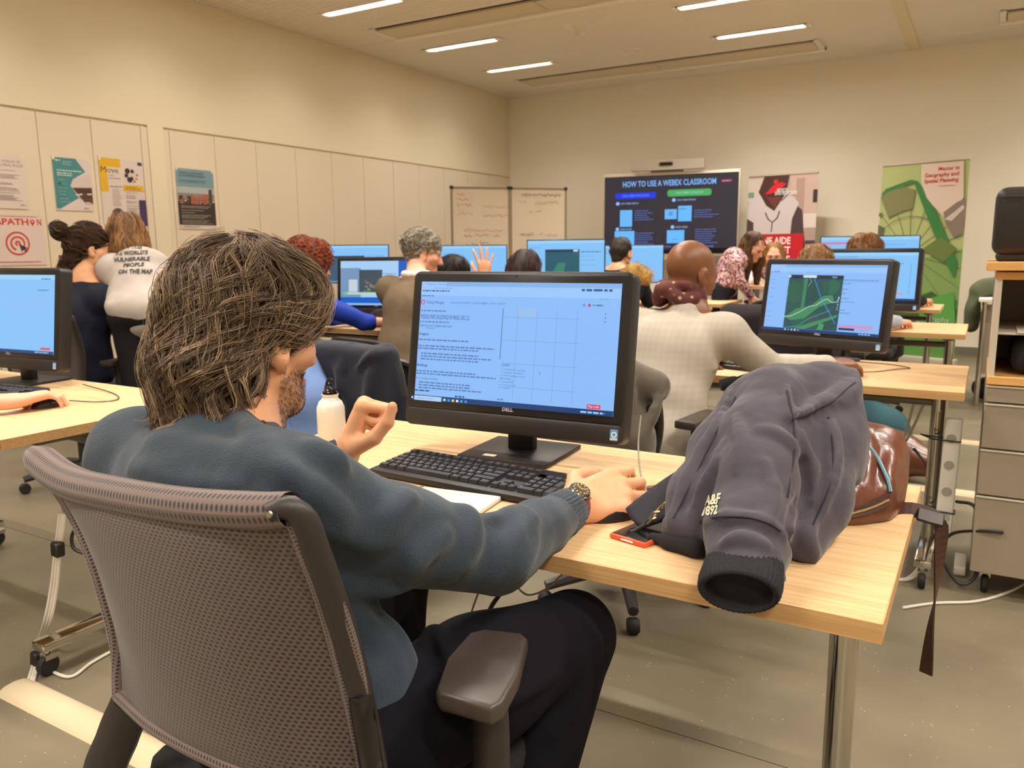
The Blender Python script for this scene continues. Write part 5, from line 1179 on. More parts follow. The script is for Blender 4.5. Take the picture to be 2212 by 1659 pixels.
Rcv = [at(800,1720,.895), at(768,1560,.88), at(728,1400,.855), at(693,1280,.83), at(655,1180,.81), at(628,1100,.80)]
Sb = coons(Tc, Bc, Lc, Rcv, 48, 56)
uu = np.linspace(0,1,48)[None,:]; vv = np.linspace(0,1,56)[:,None]; Sb[:,:,1] -= .030*(4*uu*(1-uu))*(4*vv*(1-vv))**.6; Sb[:,:,2] -= 0
bk = uv_grid('mesh_back', Sb, M_mesh, ch); so_ = bk.modifiers.new('thickness', 'SOLIDIFY'); so_.thickness = .005; so_.offset = 0
tube_uv('top_rim', np.r_[rs(Tc, 60)], np.interp(np.linspace(0,1,60), [0,.06,.5,.9,1], [.016,.024,.022,.020,.018]), M_rim, ch)
tube_uv('side_rim', rs(Lc, 40), .012, M_rim, ch); tube_uv('side_rim', rs(Rcv, 40), .009, M_rim, ch); tube_uv('bottom_rim', rs(Bc, 40), .012, M_rim, ch)
off = np.array([.019, .004, .0])
fr_ = rs([at(585,1106,.795)+[0,-.004,0]]+[at(618,1098,.795), at(655,1120,.80), at(682,1190,.81), at(718,1290,.83), at(752,1400,.855), at(784,1540,.88), at(806,1660,.895), at(812,1730,.90)], 60)
MB().tube(fr_, np.interp(np.linspace(0,1,60), [0,.04,.1,1], [.010,.0125,.0145,.0165]), 12, True, None, .8).build('side_frame', M_frame, ch)
tube_uv('outer_edge', rs([at(600,1082,.80), at(640,1085,.80), at(672,1130,.805), at(706,1210,.815), at(745,1330,.835), at(778,1450,.86), at(803,1590,.885), at(815,1730,.90)], 50), .0055, M_rim, ch)
MB().rbox(-.009, .009, -.012, .012, -.05, .05, .004, 2, Matrix.Translation(Vector(at(792,1590,.872))) @ Matrix.Rotation(R(-8), 4, 'Y')).build('height_slider', M_blackg, ch)
MB().lathe([(0,0),(.0035,0),(.0035,.002),(0,.002)], 10, Matrix.Translation(Vector(at(584,1111,.782))) @ Matrix.Rotation(R(90), 4, 'X')).build('screw', M_chrome, ch)
def mirror_x(p, cx=-.79): return [2*cx-p[0], p[1], p[2]]
MB().tube(rs([at(285,1520,1.13), at(255,1590,1.14), at(232,1690,1.16), np.array([-1.0,.68,.42])], 20), .030, 10, True, None, .7).build('back_support', M_frame, ch)
MB().tube(rs([at(800,1720,.91), np.array([-.57,.66,.52]), np.array([-.60,.72,.42])], 16), .028, 10, True, None, .7).build('back_support', M_frame, ch)
MB().rprism([(-.585,.862),(-.572,.882),(-.520,.897),(-.505,.888),(-.468,.800),(-.452,.735),(-.458,.718),(-.528,.713),(-.540,.722),(-.572,.790)], .668, .694, .007, 3).build('arm_pad', M_pad, ch)
MB().tube([(-.512,.80,.67),(-.505,.79,.60),(-.50,.78,.47),(-.56,.79,.42)], [.024,.026,.028,.03], 12, True, None, .75).build('arm_post', M_frame, ch)
MB().rprism([mirror_x((x,y,0))[:2] for x, y in [(-.585,.862),(-.572,.882),(-.520,.897),(-.505,.888),(-.468,.800),(-.452,.735),(-.458,.718),(-.528,.713),(-.540,.722),(-.572,.790)]], .668, .694, .007, 3).build('arm_pad', M_pad, ch)
MB().tube([mirror_x(p) for p in [(-.512,.80,.67),(-.505,.79,.60),(-.50,.78,.47),(-.56,.79,.42)]], [.024,.026,.028,.03], 12, True, None, .75).build('arm_post', M_frame, ch)
chair_base(ch, -.79, .86, 0, .435)
def plain_chair(x, y, yaw, label, arms=True, top=.95):
    t = thing('office_chair', label, 'chair', (x, y, 0), yaw, 'mesh office chairs')
    n, m = 14, 14; u = np.linspace(-1,1,n)[None,:]; v = np.linspace(0,1,m)[:,None]
    P = np.stack([u*(.20+.035*v+.01*np.sin(v*3)), -.25+.05*u*u-.06*v+.03*np.sin(v*PI)+0*u, .55+(top-.55)*v-.03*np.abs(u)**4*v+0*u], -1)
    b = uv_grid('mesh_back', P, M_mesh, t); q = b.modifiers.new('thickness', 'SOLIDIFY'); q.thickness = .008
    e = np.concatenate([P[:,0], P[-1], P[::-1,-1], P[0][::-1]]); MB().tube(e, .013, 8).build('back_frame', M_frame, t)
    MB().tube([(0,-.24,.58),(0,-.22,.47),(0,-.1,.40)], [.03,.035,.03], 8).build('back_support', M_frame, t)
    if arms:
        for s in (-1,1):
            MB().rprism([(s*.30,-.10),(s*.225,-.09),(s*.225,.13),(s*.30,.15)], .655, .682, .006, 2).build('arm_pad', M_pad, t); MB().tube([(s*.265,.0,.66),(s*.27,.0,.45),(s*.2,.0,.40)], .024, 8).build('arm_post', M_frame, t)
    chair_base(t, 0, 0, 0, .44); return t

# ================================================================== things on the nearest desk
bt = thing('water_bottle', 'white metal water bottle with black loop cap on the nearest desk', 'bottle', (-1.333, 1.392, DZ)); bt.scale = (1.1, 1.1, 1.1)
MB().lathe([(0,.0),(.028,0),(.0305,.003),(.0308,.09),(.0300,.102),(.025,.114),(.0185,.120),(.0170,.124),(.0185,.128),(.0185,.131),(0,.131)], 32).build('flask', mat('white_enamel', rgb(232,226,214), .22, coat=.3), bt)
MB().lathe([(0,.131),(.0165,.131),(.0165,.136),(.010,.141),(.007,.152),(0,.153)], 20).build('cap', M_blackg, bt)
MB().tube(spline([(-.014,0,.136),(-.010,0,.150),(-.003,0,.163),(.004,0,.164),(.006,0,.158),(.002,0,.150)]), .0028, 8).tube([(.012,0,.137),(.0165,0,.141)], .003, 8).build('carry_loop', M_blackg, bt)
nb = thing('notebook', 'open white spiral notepad with faint handwriting beside the keyboard', 'notebook', (-.935, 1.118, DZ), R(6.5))
MB().rbox(0, .174, 0, .128, .001, .009, .001, 1).build('page_block', mat('page_paper', rgb(236,226,208), .7), nb); MB().box(-.001, .175, -.001, .129, 0, .0012).build('back_cover', mat('cover_grey', rgb(150,140,134), .6), nb)
for k in range(17):
    yy = .006+k*.0072; MB().tube([(.006*math.cos(a)+.001, yy, .005+.0065*math.sin(a)) for a in np.linspace(-2.4, 2.6, 10)], .0008, 5).build('spiral_ring', M_steel, nb)
p = Print(.00005); hw = random.Random(5)
for (x, y, w) in ((.045,.108,.075),(.065,.094,.04)):
    pts = []; k = int(w/.0022)
    for i in range(k): pts.append((x+w*i/k, y+.004*(hw.random()-.2)*(1 if i % 3 else 1.8)))
    p.line(pts, .0006, (150,128,110))
p.build('handwriting', M_print, nb, Matrix.Translation((0,0,.0092)) @ Matrix.Rotation(-PI/2, 4, 'X'))
ph = thing('mobile_phone', 'phone in an orange case half under the navy jacket', 'phone', (-.462, 1.232, DZ), R(-14))
MB().rbox(-.037, .037, -.062, .075, 0, .009, .0035, 2).build('case', mat('orange_case', rgb(226,84,48), .4), ph); MB().rbox(-.0335, .0335, -.058, .071, .0085, .0098, .0005, 1).build('screen_glass', M_blackg, ph)
MB().box(-.012, .012, -.0625, -.0615, .003, .006).build('port_slot', M_white, ph)

# jacket thrown over the leather bag
jk = thing('jacket', 'navy padded jacket with cream lettering on its sleeve, thrown over a bag', 'jacket', (-.28, 1.30, DZ)); JO = np.array([-.28,1.30,DZ])
M_jk = mat('jacket_navy', rgb(68,64,74), .85, spec=.25, sheen=.2, var=(9,.10), bump=(260,.22,.0025)); M_jkd = mat('lining_and_hem_shadow', rgb(26,24,28), .9, bump=(200,.3,.002)); M_rib = mat('rib_knit_black', rgb(22,22,26), .95, bump=(220,.5,.003))
K = Vol(); pts = {}
sl = [at(1668,862,1.42), at(1640,950,1.345), at(1628,1050,1.265), at(1618,1150,1.195), at(1610,1215,1.145)]
K.chain(sl, [.060,.064,.064,.060,.057], .03); 
K.chain([at(1790,850,1.50), at(1772,960,1.42), at(1745,1080,1.33), at(1722,1185,1.255)], [.052,.066,.062,.040], .04)
K.chain([at(1690,838,1.47), at(1790,840,1.52)], [.046,.048], .04); K.chain([at(1610,890,1.46), at(1560,980,1.42), at(1510,1080,1.35), at(1465,1140,1.305)], [.050,.052,.046,.026], .04)
K.chain([at(1590,1010,1.36), at(1525,1135,1.28)], [.055,.035], .035); K.chain([at(1700,960,1.40), at(1690,1080,1.34)], [.07,.06], .04); K.cone(at(1480,1150,1.29), at(1530,1160,1.27), .022, .022, .03)
K.chain([at(1795,905,1.46), at(1810,1020,1.43)], [.045,.040], .04); K.box((-.28,1.3,.70), (.6,.6,.04), None, .001, .004, -1)
JF = [([(1830,835),(1780,870),(1730,900),(1700,905)], .012), ([(1845,800),(1838,850),(1800,880)], .008), ([(1710,905),(1722,960),(1745,1010),(1752,1080)], .012), ([(1700,840),(1705,890),(1716,930)], .008), ([(1575,850),(1545,920),(1505,1000),(1475,1060),(1450,1130)], .008),
 ([(1560,960),(1530,1040),(1500,1110)], .007), ([(1640,930),(1690,950),(1715,980)], .007), ([(1525,1130),(1580,1118),(1650,1130),(1700,1160)], .006), ([(1520,1212),(1570,1208),(1640,1222),(1690,1250)], .005), ([(1760,1120),(1740,1160),(1760,1200)], .010), ([(1560,1175),(1600,1160),(1660,1180)], .006),
 ([(1785,900),(1800,960),(1795,1040),(1770,1120)], .009), ([(1590,900),(1600,960),(1590,1020)], .006), ([(1655,1000),(1668,1060),(1660,1130)], .006)]
JN = lambda P: .0045*noise3(P, 11)+.0022*noise3(P, 27)+.001*noise3(P, 60)
folds(K, JF, 1.15, .014); folds(K, [([(1722,1085),(1716,1150),(1708,1215)], .012), ([(1718,915),(1760,905),(1815,875)], .008), ([(1545,1000),(1522,1080),(1512,1140)], .010), ([(1735,1000),(1735,1050),(1728,1090)], .009)], 1.0, .012, -.1, -1)
vol_obj('shell', K, .0043, M_jk, jk, 1, fn=JN, origin=JO)
# knitted cuff reaching past the sleeve hem
def rib_cuff(a, b, r0, r1, flatn, name, mat_, parent, origin, wave=44, squash=.62):
    a, b = np.asarray(a), np.asarray(b); d = unit(b-a); w = unit(np.asarray(flatn)-d*(np.asarray(flatn)@d)); u = np.cross(w, d); Kn = wave*4; vs = []; fs = []
    rows = [(0,r0),(.25,r0*1.02),(.7,r1*1.03),(.93,r1),(1.0,r1*.93),(.98,r1*.84),(.6,r1*.80)]
    for t, r in rows:
        for k in range(Kn):
            an = 2*PI*k/Kn; rr = r+.0009*math.cos(an*wave); vs.append(a+(b-a)*t+rr*(math.cos(an)*u+squash*math.sin(an)*w)-origin)
    for i in range(len(rows)-1):
        for k in range(Kn): fs.append((i*Kn+k, i*Kn+(k+1)%Kn, (i+1)*Kn+(k+1)%Kn, (i+1)*Kn+k))
    fs2 = [f for f in fs]; return raw_mesh(name, vs, fs2, mat_, parent)
rib_cuff(at(1610,1205,1.145), at(1594,1282,1.07), .053, .0545, (0,-.35,1), 'knit_cuff', M_rib, jk, JO)
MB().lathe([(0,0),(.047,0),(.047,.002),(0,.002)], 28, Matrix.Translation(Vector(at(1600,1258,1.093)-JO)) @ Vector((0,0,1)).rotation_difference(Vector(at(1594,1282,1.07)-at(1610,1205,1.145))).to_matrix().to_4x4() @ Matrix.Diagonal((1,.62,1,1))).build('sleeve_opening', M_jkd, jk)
# flap of the front with zip, cord and lining
fl_ = [[at(1352,1098,1.385), at(1420,1048,1.42), at(1470,1015,1.42)], [at(1362,1118,1.375), at(1430,1085,1.385), at(1485,1060,1.38)], [at(1385,1140,1.355), at(1445,1120,1.355), at(1500,1100,1.34)]]
Fp = np.array([rs(r_, 14) for r_ in fl_]); Fp = np.stack([rs(Fp[:,i], 9) for i in range(14)], 1); o = raw_mesh('front_flap', Fp.reshape(-1,3)-JO, np.stack([np.arange(9*14).reshape(9,14)[:-1,:-1], np.arange(9*14).reshape(9,14)[:-1,1:], np.arange(9*14).reshape(9,14)[1:,1:], np.arange(9*14).reshape(9,14)[1:,:-1]], -1).reshape(-1,4), mat('flap_navy', rgb(38,36,46), .85, bump=(260,.2,.002)), jk); q = o.modifiers.new('thickness', 'SOLIDIFY'); q.thickness = .007; q.offset = 0
zz = rs([at(1452,1075,1.345), at(1432,1092,1.345), at(1415,1110,1.35), at(1398,1130,1.355)], 22)
for k in range(0, 22): MB().box(-.0028, .0028, -.0012, .0012, -.0018, .0018, Matrix.Translation(Vector(zz[k]-JO))).build('zip_tooth', M_chrome, jk)
MB().tube(spline([at(1425,1105,1.33)-JO, at(1412,1108,1.33)-JO, at(1404,1122,1.335)-JO, at(1412,1124,1.333)-JO, at(1420,1112,1.33)-JO]), .0024, 6).tube(spline([at(1398,1132,1.335)-JO, at(1410,1122,1.33)-JO, at(1418,1118,1.328)-JO]), .003, 6).build('zip_slider', mat('brass_dark', rgb(150,142,118), .3, metal=.9), jk)
MB().tube(spline([at(1395,1133,1.338)-JO, at(1372,1146,1.343)-JO, at(1345,1158,1.347)-JO, at(1325,1170,1.345)-JO]), [.0028]*8+[.0025]*8+[.003]*4+[.0036]*4+[.0045] if False else .0036, 8, True).build('zip_pull', M_black, jk)
MB().tube(spline([at(1556,832,1.50)-JO, at(1590,825,1.50)-JO, at(1600,850,1.48)-JO, at(1575,905,1.46)-JO, at(1540,960,1.44)-JO, at(1500,1030,1.42)-JO]), .011, 10, True, None, .5).build('lining_edge', M_jkd, jk)
MB().tube(spline([at(1600,822,1.49)-JO, at(1640,810,1.50)-JO, at(1700,800,1.50)-JO]), .010, 8).build('collar_edge', M_jkd, jk)
lv = Vol(); lv.chain([at(1408,1160,1.315), at(1450,1172,1.285), at(1505,1178,1.255)], [.008,.014,.018], .012); lv.chain([at(1450,1165,1.29), at(1500,1190,1.25)], .012, .012); lv.box((-.28,1.3,.70), (.6,.6,.0405), None, .001, .003, -1); vol_obj('hem_shadow', lv, .005, M_jkd, jk, 1, origin=JO)  # dark lump standing in for the shadow inside the hem
# lettering laid on the sleeve cloth
def letters(vol, s, x0, y0, w, h, slant, rise, m, parent, origin, name='lettering', lift=.0018, bold=.03, fn=None):
    vs, fs = text_shape(s, bold); W_ = max(v[0] for v in vs); H_ = max(v[1] for v in vs)
    px = [(x0+w*a/W_+slant*b/H_, y0-h*b/H_-rise*a/W_) for a, b in vs]; P = vol.trace_many(px); ok = ~np.isnan(P[:,0]); P = np.where(ok[:,None], P, np.nanmean(P, 0)); P = P+vol.grad(P)*(lift-(fn(P)[:,None] if fn else 0))-origin
    return MB().add(P, [f for f in fs if ok[list(f)].all()]).build(name, m, parent)
def seam(vol, pxs, parent, origin, m, r=.0013, name='seam'):
    P = vol.trace_many(pxs); P = P[~np.isnan(P[:,0])]
    if len(P) > 2: MB().tube([q-origin for q in rs(list(P), 40)-vol.grad(rs(list(P), 40))*(JN(rs(list(P), 40))[:,None]-.0004)], r, 5).build(name, m, parent)
M_seam = mat('seam_dark', rgb(40,37,44), .9)
for pl in ([(1512,1128),(1540,1118),(1580,1115),(1620,1118),(1660,1130),(1690,1148)], [(1512,1200),(1550,1198),(1600,1203),(1650,1216),(1688,1236)], [(1700,1075),(1712,1000),(1716,930),(1708,880),(1700,840)], [(1845,830),(1800,865),(1750,893),(1712,905)], [(1585,855),(1550,930),(1515,1000),(1480,1070),(1455,1120)], [(1790,900),(1800,980),(1790,1060),(1760,1130)]): seam(K, pl, jk, JO, M_seam)
M_let = mat('cream_lettering', rgb(222,212,176), .6)
letters(K, 'A&F', 1524, 1093, 31, 22, 3, 6, M_let, jk, JO, lift=.0022, fn=JN); letters(K, '1892', 1519, 1116, 31, 20, 3, 6, M_let, jk, JO, lift=.0022, fn=JN)

# leather bag under the jacket with straps
bg = thing('leather_bag', 'brown leather rucksack with pale blue piping under the navy jacket', 'bag', (-.17, 1.47, DZ)); BO = np.array([-.17,1.47,DZ])
M_lea = mat('leather_brown', rgb(104,58,40), .33, var=(8,.22), bump=(90,.3,.003), coat=.25); M_lead = mat('leather_dark', rgb(66,38,28), .45, bump=(120,.2,.002))
Bv = Vol(); Bv.chain([at(1890,985,1.52), at(1885,1065,1.47)], [.062,.056], .03); Bv.chain([at(1760,930,1.56), at(1800,1060,1.50)], [.08,.07], .03); Bv.chain([at(1850,1000,1.53), at(1842,1090,1.44)], [.07,.05], .03); Bv.cone(at(1800,1110,1.42), at(1880,1085,1.43), .034, .036, .03); Bv.box((-.2,1.5,.70), (.5,.5,.0395), None, .001, .004, -1)
folds(Bv, [([(1860,930),(1872,985),(1868,1050)], .010), ([(1925,985),(1915,1030),(1928,1070)], .009), ([(1830,1020),(1842,1060),(1835,1100)], .008)], 1.0, .014)
vol_obj('bag_body', Bv, .006, M_lea, bg, 1, fn=lambda P: .004*noise3(P, 18), origin=BO)
def on(vol, pxs, lift): P = vol.trace_many(pxs); P = P[~np.isnan(P[:,0])]; return P+vol.grad(P)*lift
MB().tube([q-BO for q in rs(list(on(Bv, [(1860,957),(1878,968),(1893,990),(1908,1015),(1918,1040),(1923,1062)], .002)), 24)], .0035, 7).build('piping', mat('piping_blue', rgb(120,164,180), .5), bg)
for dy, r_, m_ in ((0,.0045,M_lead),(10,.003,mat('zip_brass', rgb(176,150,110), .4, metal=.6)),(18,.0045,M_lead)):
    w_ = on(Bv, [(1838,1098+dy),(1865,1092+dy),(1893,1082+dy),(1918,1070+dy)], .001)
    if len(w_) > 1: MB().tube([q-BO for q in rs(list(w_), 20)], r_, 7).build('zip_seam', m_, bg)
s1 = rs([at(1850,1135,1.40), at(1900,1116,1.43), at(1950,1100,1.45), at(2000,1108,1.44), at(2030,1122,1.43)], 16)
MB().ribbon([q-BO for q in s1], [(0,.25,1)]*6+[(.0,.5,1)]*10, .026, .006).build('strap', M_lead, bg)
MB().rbox(-.022, .022, -.016, .016, -.003, .003, .002, 1, Matrix.Translation(Vector(at(2010,1118,1.42)-BO)) @ Matrix.Rotation(R(25), 4, 'X') @ Matrix.Rotation(R(12), 4, 'Y')).build('buckle', mat('buckle_dark', rgb(52,44,40), .4, metal=.5), bg)
s2 = rs([at(2026,1122,1.43), at(2034,1140,1.43), at(2030,1200,1.435), at(2022,1280,1.44), at(2010,1360,1.45), at(2000,1455,1.46)], 24)
MB().ribbon([q-BO for q in s2], [unit((math.cos(a), math.sin(a)*1.0, 0)) for a in np.linspace(.3, 2.7, 24)], .024, .003).build('hanging_strap', M_lead, bg)
s3 = rs([at(1392,1036,1.60), at(1425,1031,1.61), at(1475,1024,1.60)], 8); s3[:,2] = DZ+.003
MB().ribbon([q-BO for q in s3], [(0,1,0)]*8, .022, .004).build('strap_end', M_lea, bg)

# ================================================================== tall drawer cabinet with open shelf, right edge
M_grey = mat('cabinet_grey', rgb(152,140,122), .45, var=(3,.02)); M_greyl = mat('cabinet_trim', rgb(206,196,178), .4)
cb = thing('drawer_cabinet', 'grey drawer cabinet on castors with a beech open shelf on top', 'cabinet', (.245, 3.32, 0))
w, y0, y1 = .215, -.22, .33
MB().box(-w, w, y0+.02, y1, .085, .757).build('carcass', M_grey, cb)
for z0, z1 in ((.09,.365),(.372,.53),(.537,.69),(.697,.752)):
    d = MB().rbox(-w, w, y0, y0+.018, z0, z1, .002, 1).build('drawer_front', M_grey, cb); MB().box(-w, w, y0-.004, y0+.006, z1-.004, z1+.001).build('handle_strip', M_greyl, d)
for x in (-w+.05, w-.05):
    for y in (y0+.06, y1-.06): castor(cb, x, y, .036)
MB().rbox(-w, w, y0-.005, y1, .757, .785, .002, 1).build('shelf_bottom', M_wood2, cb)
MB().box(-w+.003, -w+.02, y0, y1, .785, 1.108).build('side_panel', M_greyl, cb); MB().box(w-.02, w-.003, y0, y1, .785, 1.108).build('side_panel', M_greyl, cb); MB().box(-w, w, y1-.01, y1, .785, 1.108).build('back_panel', M_grey, cb)
MB().box(-w+.02, w-.02, y0+.01, y1-.01, .926, .934).build('middle_shelf', M_greyl, cb); MB().rbox(-w+.0, w, y0-.003, y1, 1.108, 1.133, .002, 1).build('top_board', M_wood2, cb)
tb = MB().rbox(-w-.03, w+.03, -.25, .35, 1.138, 1.166, .002, 1).build('loose_board', M_wood2); tb.location = (.245, 3.32, 0); tag(tb, 'loose beech board lying on top of the drawer cabinet', 'board')
pj = thing('projector', 'black box shaped projector with side vents on the beech board', 'projector', (.225, 3.32, 1.166))
MB().rbox(-.215, .22, -.17, .2, .02, .245, .035, 4).build('housing', M_black, pj); MB().rbox(-.20, .2, -.15, .18, 0, .03, .01, 2).build('foot', M_black, pj)
for k in range(16): MB().box(-.12, .18, -.176, -.168, .055+k*.0105, .059+k*.0105).build('vent_slat', mat('vent_dark', rgb(14,13,13), .6), pj)
MB().box(-.20, .2, -.1735, -.169, .212, .2135).build('seam_line', M_steel, pj)
sb = thing('black_bag', 'black bag in the lower compartment of the open shelf', 'bag', (.26, 3.33, .785)); q = Vol(); q.box((0,0,.065), (.165,.19,.06), None, .045, .02); vol_obj('bag_body', q, .012, mat('nylon_black', rgb(24,22,22), .7, bump=(120,.3,.003)), sb, 1, fn=lambda P: .006*noise3(P, 15))
MB().tube(spline([(-.12,-.18,.08),(-.12,-.20,.05),(-.1,-.2,.03)]), .006, 6).build('handle', M_black, sb)
sf = thing('folded_cloth', 'crumpled dark cloth on papers on the middle shelf', 'cloth', (.29, 3.33, .934)); q = Vol(); q.chain([(-.08,-.1,.04),(.0,0,.07),(.08,-.05,.05)], [.04,.06,.045], .03); q.chain([(-.02,-.12,.02),(.1,-.12,.02)], .025, .03); q.box((0,0,-.05), (.4,.4,.0505), None, .001, .003, -1); vol_obj('cloth_heap', q, .012, mat('cloth_dark', rgb(60,50,46), .9), sf, 1, fn=lambda P: .008*noise3(P, 22))
tag(MB().box(-.13, .12, -.12, .1, 0, .006).build('paper_sheets', M_white), 'papers under the dark cloth on the middle shelf', 'paper').location = (.235, 3.22, .934)
# pale table with green jacket behind the cabinet
tw = thing('pale_table', 'pale table with chrome legs behind the drawer cabinet', 'table', (.42, 7.3, 0)); MB().rbox(-.45, .5, -.35, .35, .80, .825, .003, 1).build('tabletop', M_white, tw)
for x in (-.41,.46):
    for y in (-.31,.31): MB().tube([(x,y,0),(x,y,.80)], .02, 10).build('leg', M_chrome, tw)
MB().box(-.4, .45, -.28, -.27, .25, .78).build('modesty_panel', M_grey, tw)
gj = thing('green_jacket', 'olive green jacket hanging over the end of the pale table', 'jacket', (.03, 7.3, .5)); q = Vol(); q.chain([(-.02,-.05,.40),(.2,0,.42),(.45,.05,.40)], [.07,.085,.07], .05); q.chain([(-.08,-.05,.36),(-.10,-.06,.10)], [.06,.055], .04, ((0,1,0),1.5)); q.box((.25,0,.26), (.30,.4,.066), None, .002, .006, -1)
vol_obj('jacket_cloth', q, .014, mat('olive_cloth', rgb(84,92,66), .85, var=(6,.15)), gj, 1, fn=lambda P: .012*noise3(P, 9))
tag(MB().rbox(-.1, .1, -.14, .14, 0, .012, .001, 1).build('paper_pile', M_white), 'white papers lying on the pale table behind the cabinet', 'paper').location = (.2, 7.1, .825)
ub = thing('dark_bag', 'dark bag lying on the floor under the pale table', 'bag', (.18, 7.3, 0)); q = Vol(); q.ell((0,0,.09), (.22,.16,.1), None, .03); q.cone((-.18,0,.12), (-.05,-.1,.2), .03, .02, .03); q.box((0,0,-.1), (.5,.5,.1), None, .001, .005, -1); vol_obj('bag_body', q, .015, MATS['nylon_black'], ub, 1, fn=lambda P: .01*noise3(P, 10))
# bags on the floor under the desks
fb = thing('brown_satchel', 'brown leather satchel on the floor beyond the nearest desk', 'bag', (-.43, 4.55, 0)); q = Vol(); q.ell((0,0,.13), (.26,.15,.14), None, .04); q.chain([(.1,-.06,.14),(.24,-.05,.12)], [.08,.07], .04); q.box((0,0,-.1), (.5,.5,.1), None, .001, .005, -1); vol_obj('bag_body', q, .014, M_lea, fb, 1, fn=lambda P: .008*noise3(P, 12)); MB().tube(spline([(.18,-.1,.2),(.26,-.12,.1),(.3,-.1,.02)]), .008, 6).build('strap', M_black, fb)
tl = thing('teal_bag', 'teal cloth bag behind the brown satchel on the floor', 'bag', (-.52, 4.86, 0)); q = Vol(); q.ell((0,0,.17), (.24,.13,.19), None, .04); q.box((0,0,-.1), (.5,.5,.1), None, .001, .005, -1); vol_obj('bag_body', q, .014, mat('teal_cloth', rgb(52,96,108), .8), tl, 1, fn=lambda P: .008*noise3(P, 12))
# ================================================================== cables and floor covers
def cover(x0, x1, y, label, wd=.075, m=None):
    prof = [(-wd/2,0),(-wd*.42,.008),(-wd*.25,.016),(0,.019),(wd*.25,.016),(wd*.42,.008),(wd/2,0)]
    o = MB().add([(x0, y+a, b) for a, b in prof]+[(x1, y+a, b) for a, b in prof], [(i,i+1,i+8,i+7) for i in range(6)]+[(0,7,13,6)]+[tuple(range(7)), tuple(range(13,6,-1))], True).build('cable_cover', m or mat('cover_beige', rgb(206,190,156), .5)); return tag(o, label, 'cable cover', 'floor cable covers')
cover(-2.30, -1.0, 1.075, 'beige cable cover on the floor at the lower left', .10); cover(-.9, 1.2, 4.42, 'white floor cable cover nearer the drawer cabinet', .09); cover(-.9, 1.2, 5.62, 'white floor cable cover further behind the drawer cabinet', .09)
def cable(pts, r, m, label, grp=None, n=6): return tag(MB().tube(spline(pts, 8), r, n).build('cable', m), label, 'cable', grp)
fz = lambda x, y, z=.006: np.r_[(lambda d: CAMPOS+d*((z-CAM_H)/d[2]))(at(x, y, 1)-CAMPOS)]     # point on the floor under a photo pixel
for k, dx in enumerate((-5, 2, 8)):
    cable([fz(62+dx,1482), fz(78+dx*.8,1425), fz(82+dx*.6,1390), at(100+dx,1345,2.40), at(115+dx,1270,2.36), at(124+dx*.8,1185,2.32), at(134+dx,1110,2.30)], .0045, M_cabw, ['leftmost','middle','rightmost'][k]+' white cable of the bundle rising at the lower left', 'white cable bundle')
for nm, P_, a_ in (('lower', at(80,1422,2.38), 10), ('upper', at(125,1186,2.31), 5)): tag(MB().rbox(-.016, .016, -.014, .014, -.022, .022, .004, 1, Matrix.Rotation(R(a_), 4, 'Y')).build('cable_tie', M_black), nm+' black tie around the white cable bundle', 'cable tie').location = P_
cable([fz(92,1440), fz(150,1462), fz(200,1430), fz(270,1390), fz(330,1350)], .0045, M_cabw, 'white cable on the floor behind the desk foot')
cable([at(132,1065,2.3), at(140,1105,2.3), at(175,1122,2.3), at(190,1118,2.3), at(158,1150,2.3), at(160,1185,2.3), at(195,1196,2.3), at(225,1185,2.3)], .005, M_cabb, 'black looped cable behind the chair back')
cable([at(170,965,2.3), at(215,985,2.35), at(260,1015,2.4)], .002, M_cabb, 'thin dark wire under the left desk')
cable([at(1052,1205,1.62), at(1040,1260,1.64), at(1018,1325,1.66), at(1005,1390,1.68)], .0022, M_cabg, 'thin grey wire hanging under the nearest desk'); cable([at(1112,1215,1.60), at(1085,1275,1.62), at(1058,1318,1.64), at(1035,1390,1.68)], .0048, M_cabb, 'black power cable hanging under the nearest desk')
cable([at(1118,1215,1.68), at(1115,1260,1.70), at(1140,1285,1.70), at(1180,1272,1.70), at(1215,1240,1.68)], .0022, M_cabg, 'grey wire loop hanging under the nearest desk')
cable([fz(1950,1313), fz(2020,1303), fz(2100,1300), fz(2160,1286), fz(2212,1262), fz(2260,1230)], .005, M_cabw, 'white cable snaking over the floor by the drawer cabinet')
ps = thing('power_strip', 'white power strip strapped to the desk leg beside the cabinet', 'power strip', (-.062, 3.25, .38)); MB().rbox(-.028, .028, -.022, .022, -.22, .22, .006, 2, Matrix.Rotation(R(1), 4, 'Y')).build('housing', M_white, ps)
for k in range(4): MB().lathe([(0,0),(.017,0),(.017,.002),(0,.002)], 12, Matrix.Translation((0,-.0225,-.15+k*.1)) @ Matrix.Rotation(R(90), 4, 'X')).build('socket', mat('socket_grey', rgb(170,164,154), .5), ps)
for z in (-.13,.14): MB().tube([(.03,-.024,z),(-.06,-.03,z+.004),(-.10,.0,z+.01),(-.06,.03,z),(.03,.024,z),(.03,-.024,z)], .003, 6).build('cable_tie', M_black, ps)
cable([(-.03,3.22,.30),(.03,3.18,.30),(.06,3.16,.2),(.05,3.14,.06),(0.0,3.12,.03),(-.06,3.14,.10)], .006, M_cabb, 'black plug cable looping from the power strip'); cable([(-.08,3.2,.12),(-.03,3.15,.2),(.05,3.1,.24),(.12,3.09,.25)], .006, M_cabb, 'black cable passing behind the drawer cabinet')
for k in range(2): cable([(-.07+.014*k,3.24,.17),(-.10,3.2,.10),(-.16+.012*k,3.13,.012),(-.24,3.1,.008)], .0055, M_cabw, ('left' if k == 0 else 'right')+' white cable leaving the power strip', 'white cables from the power strip')
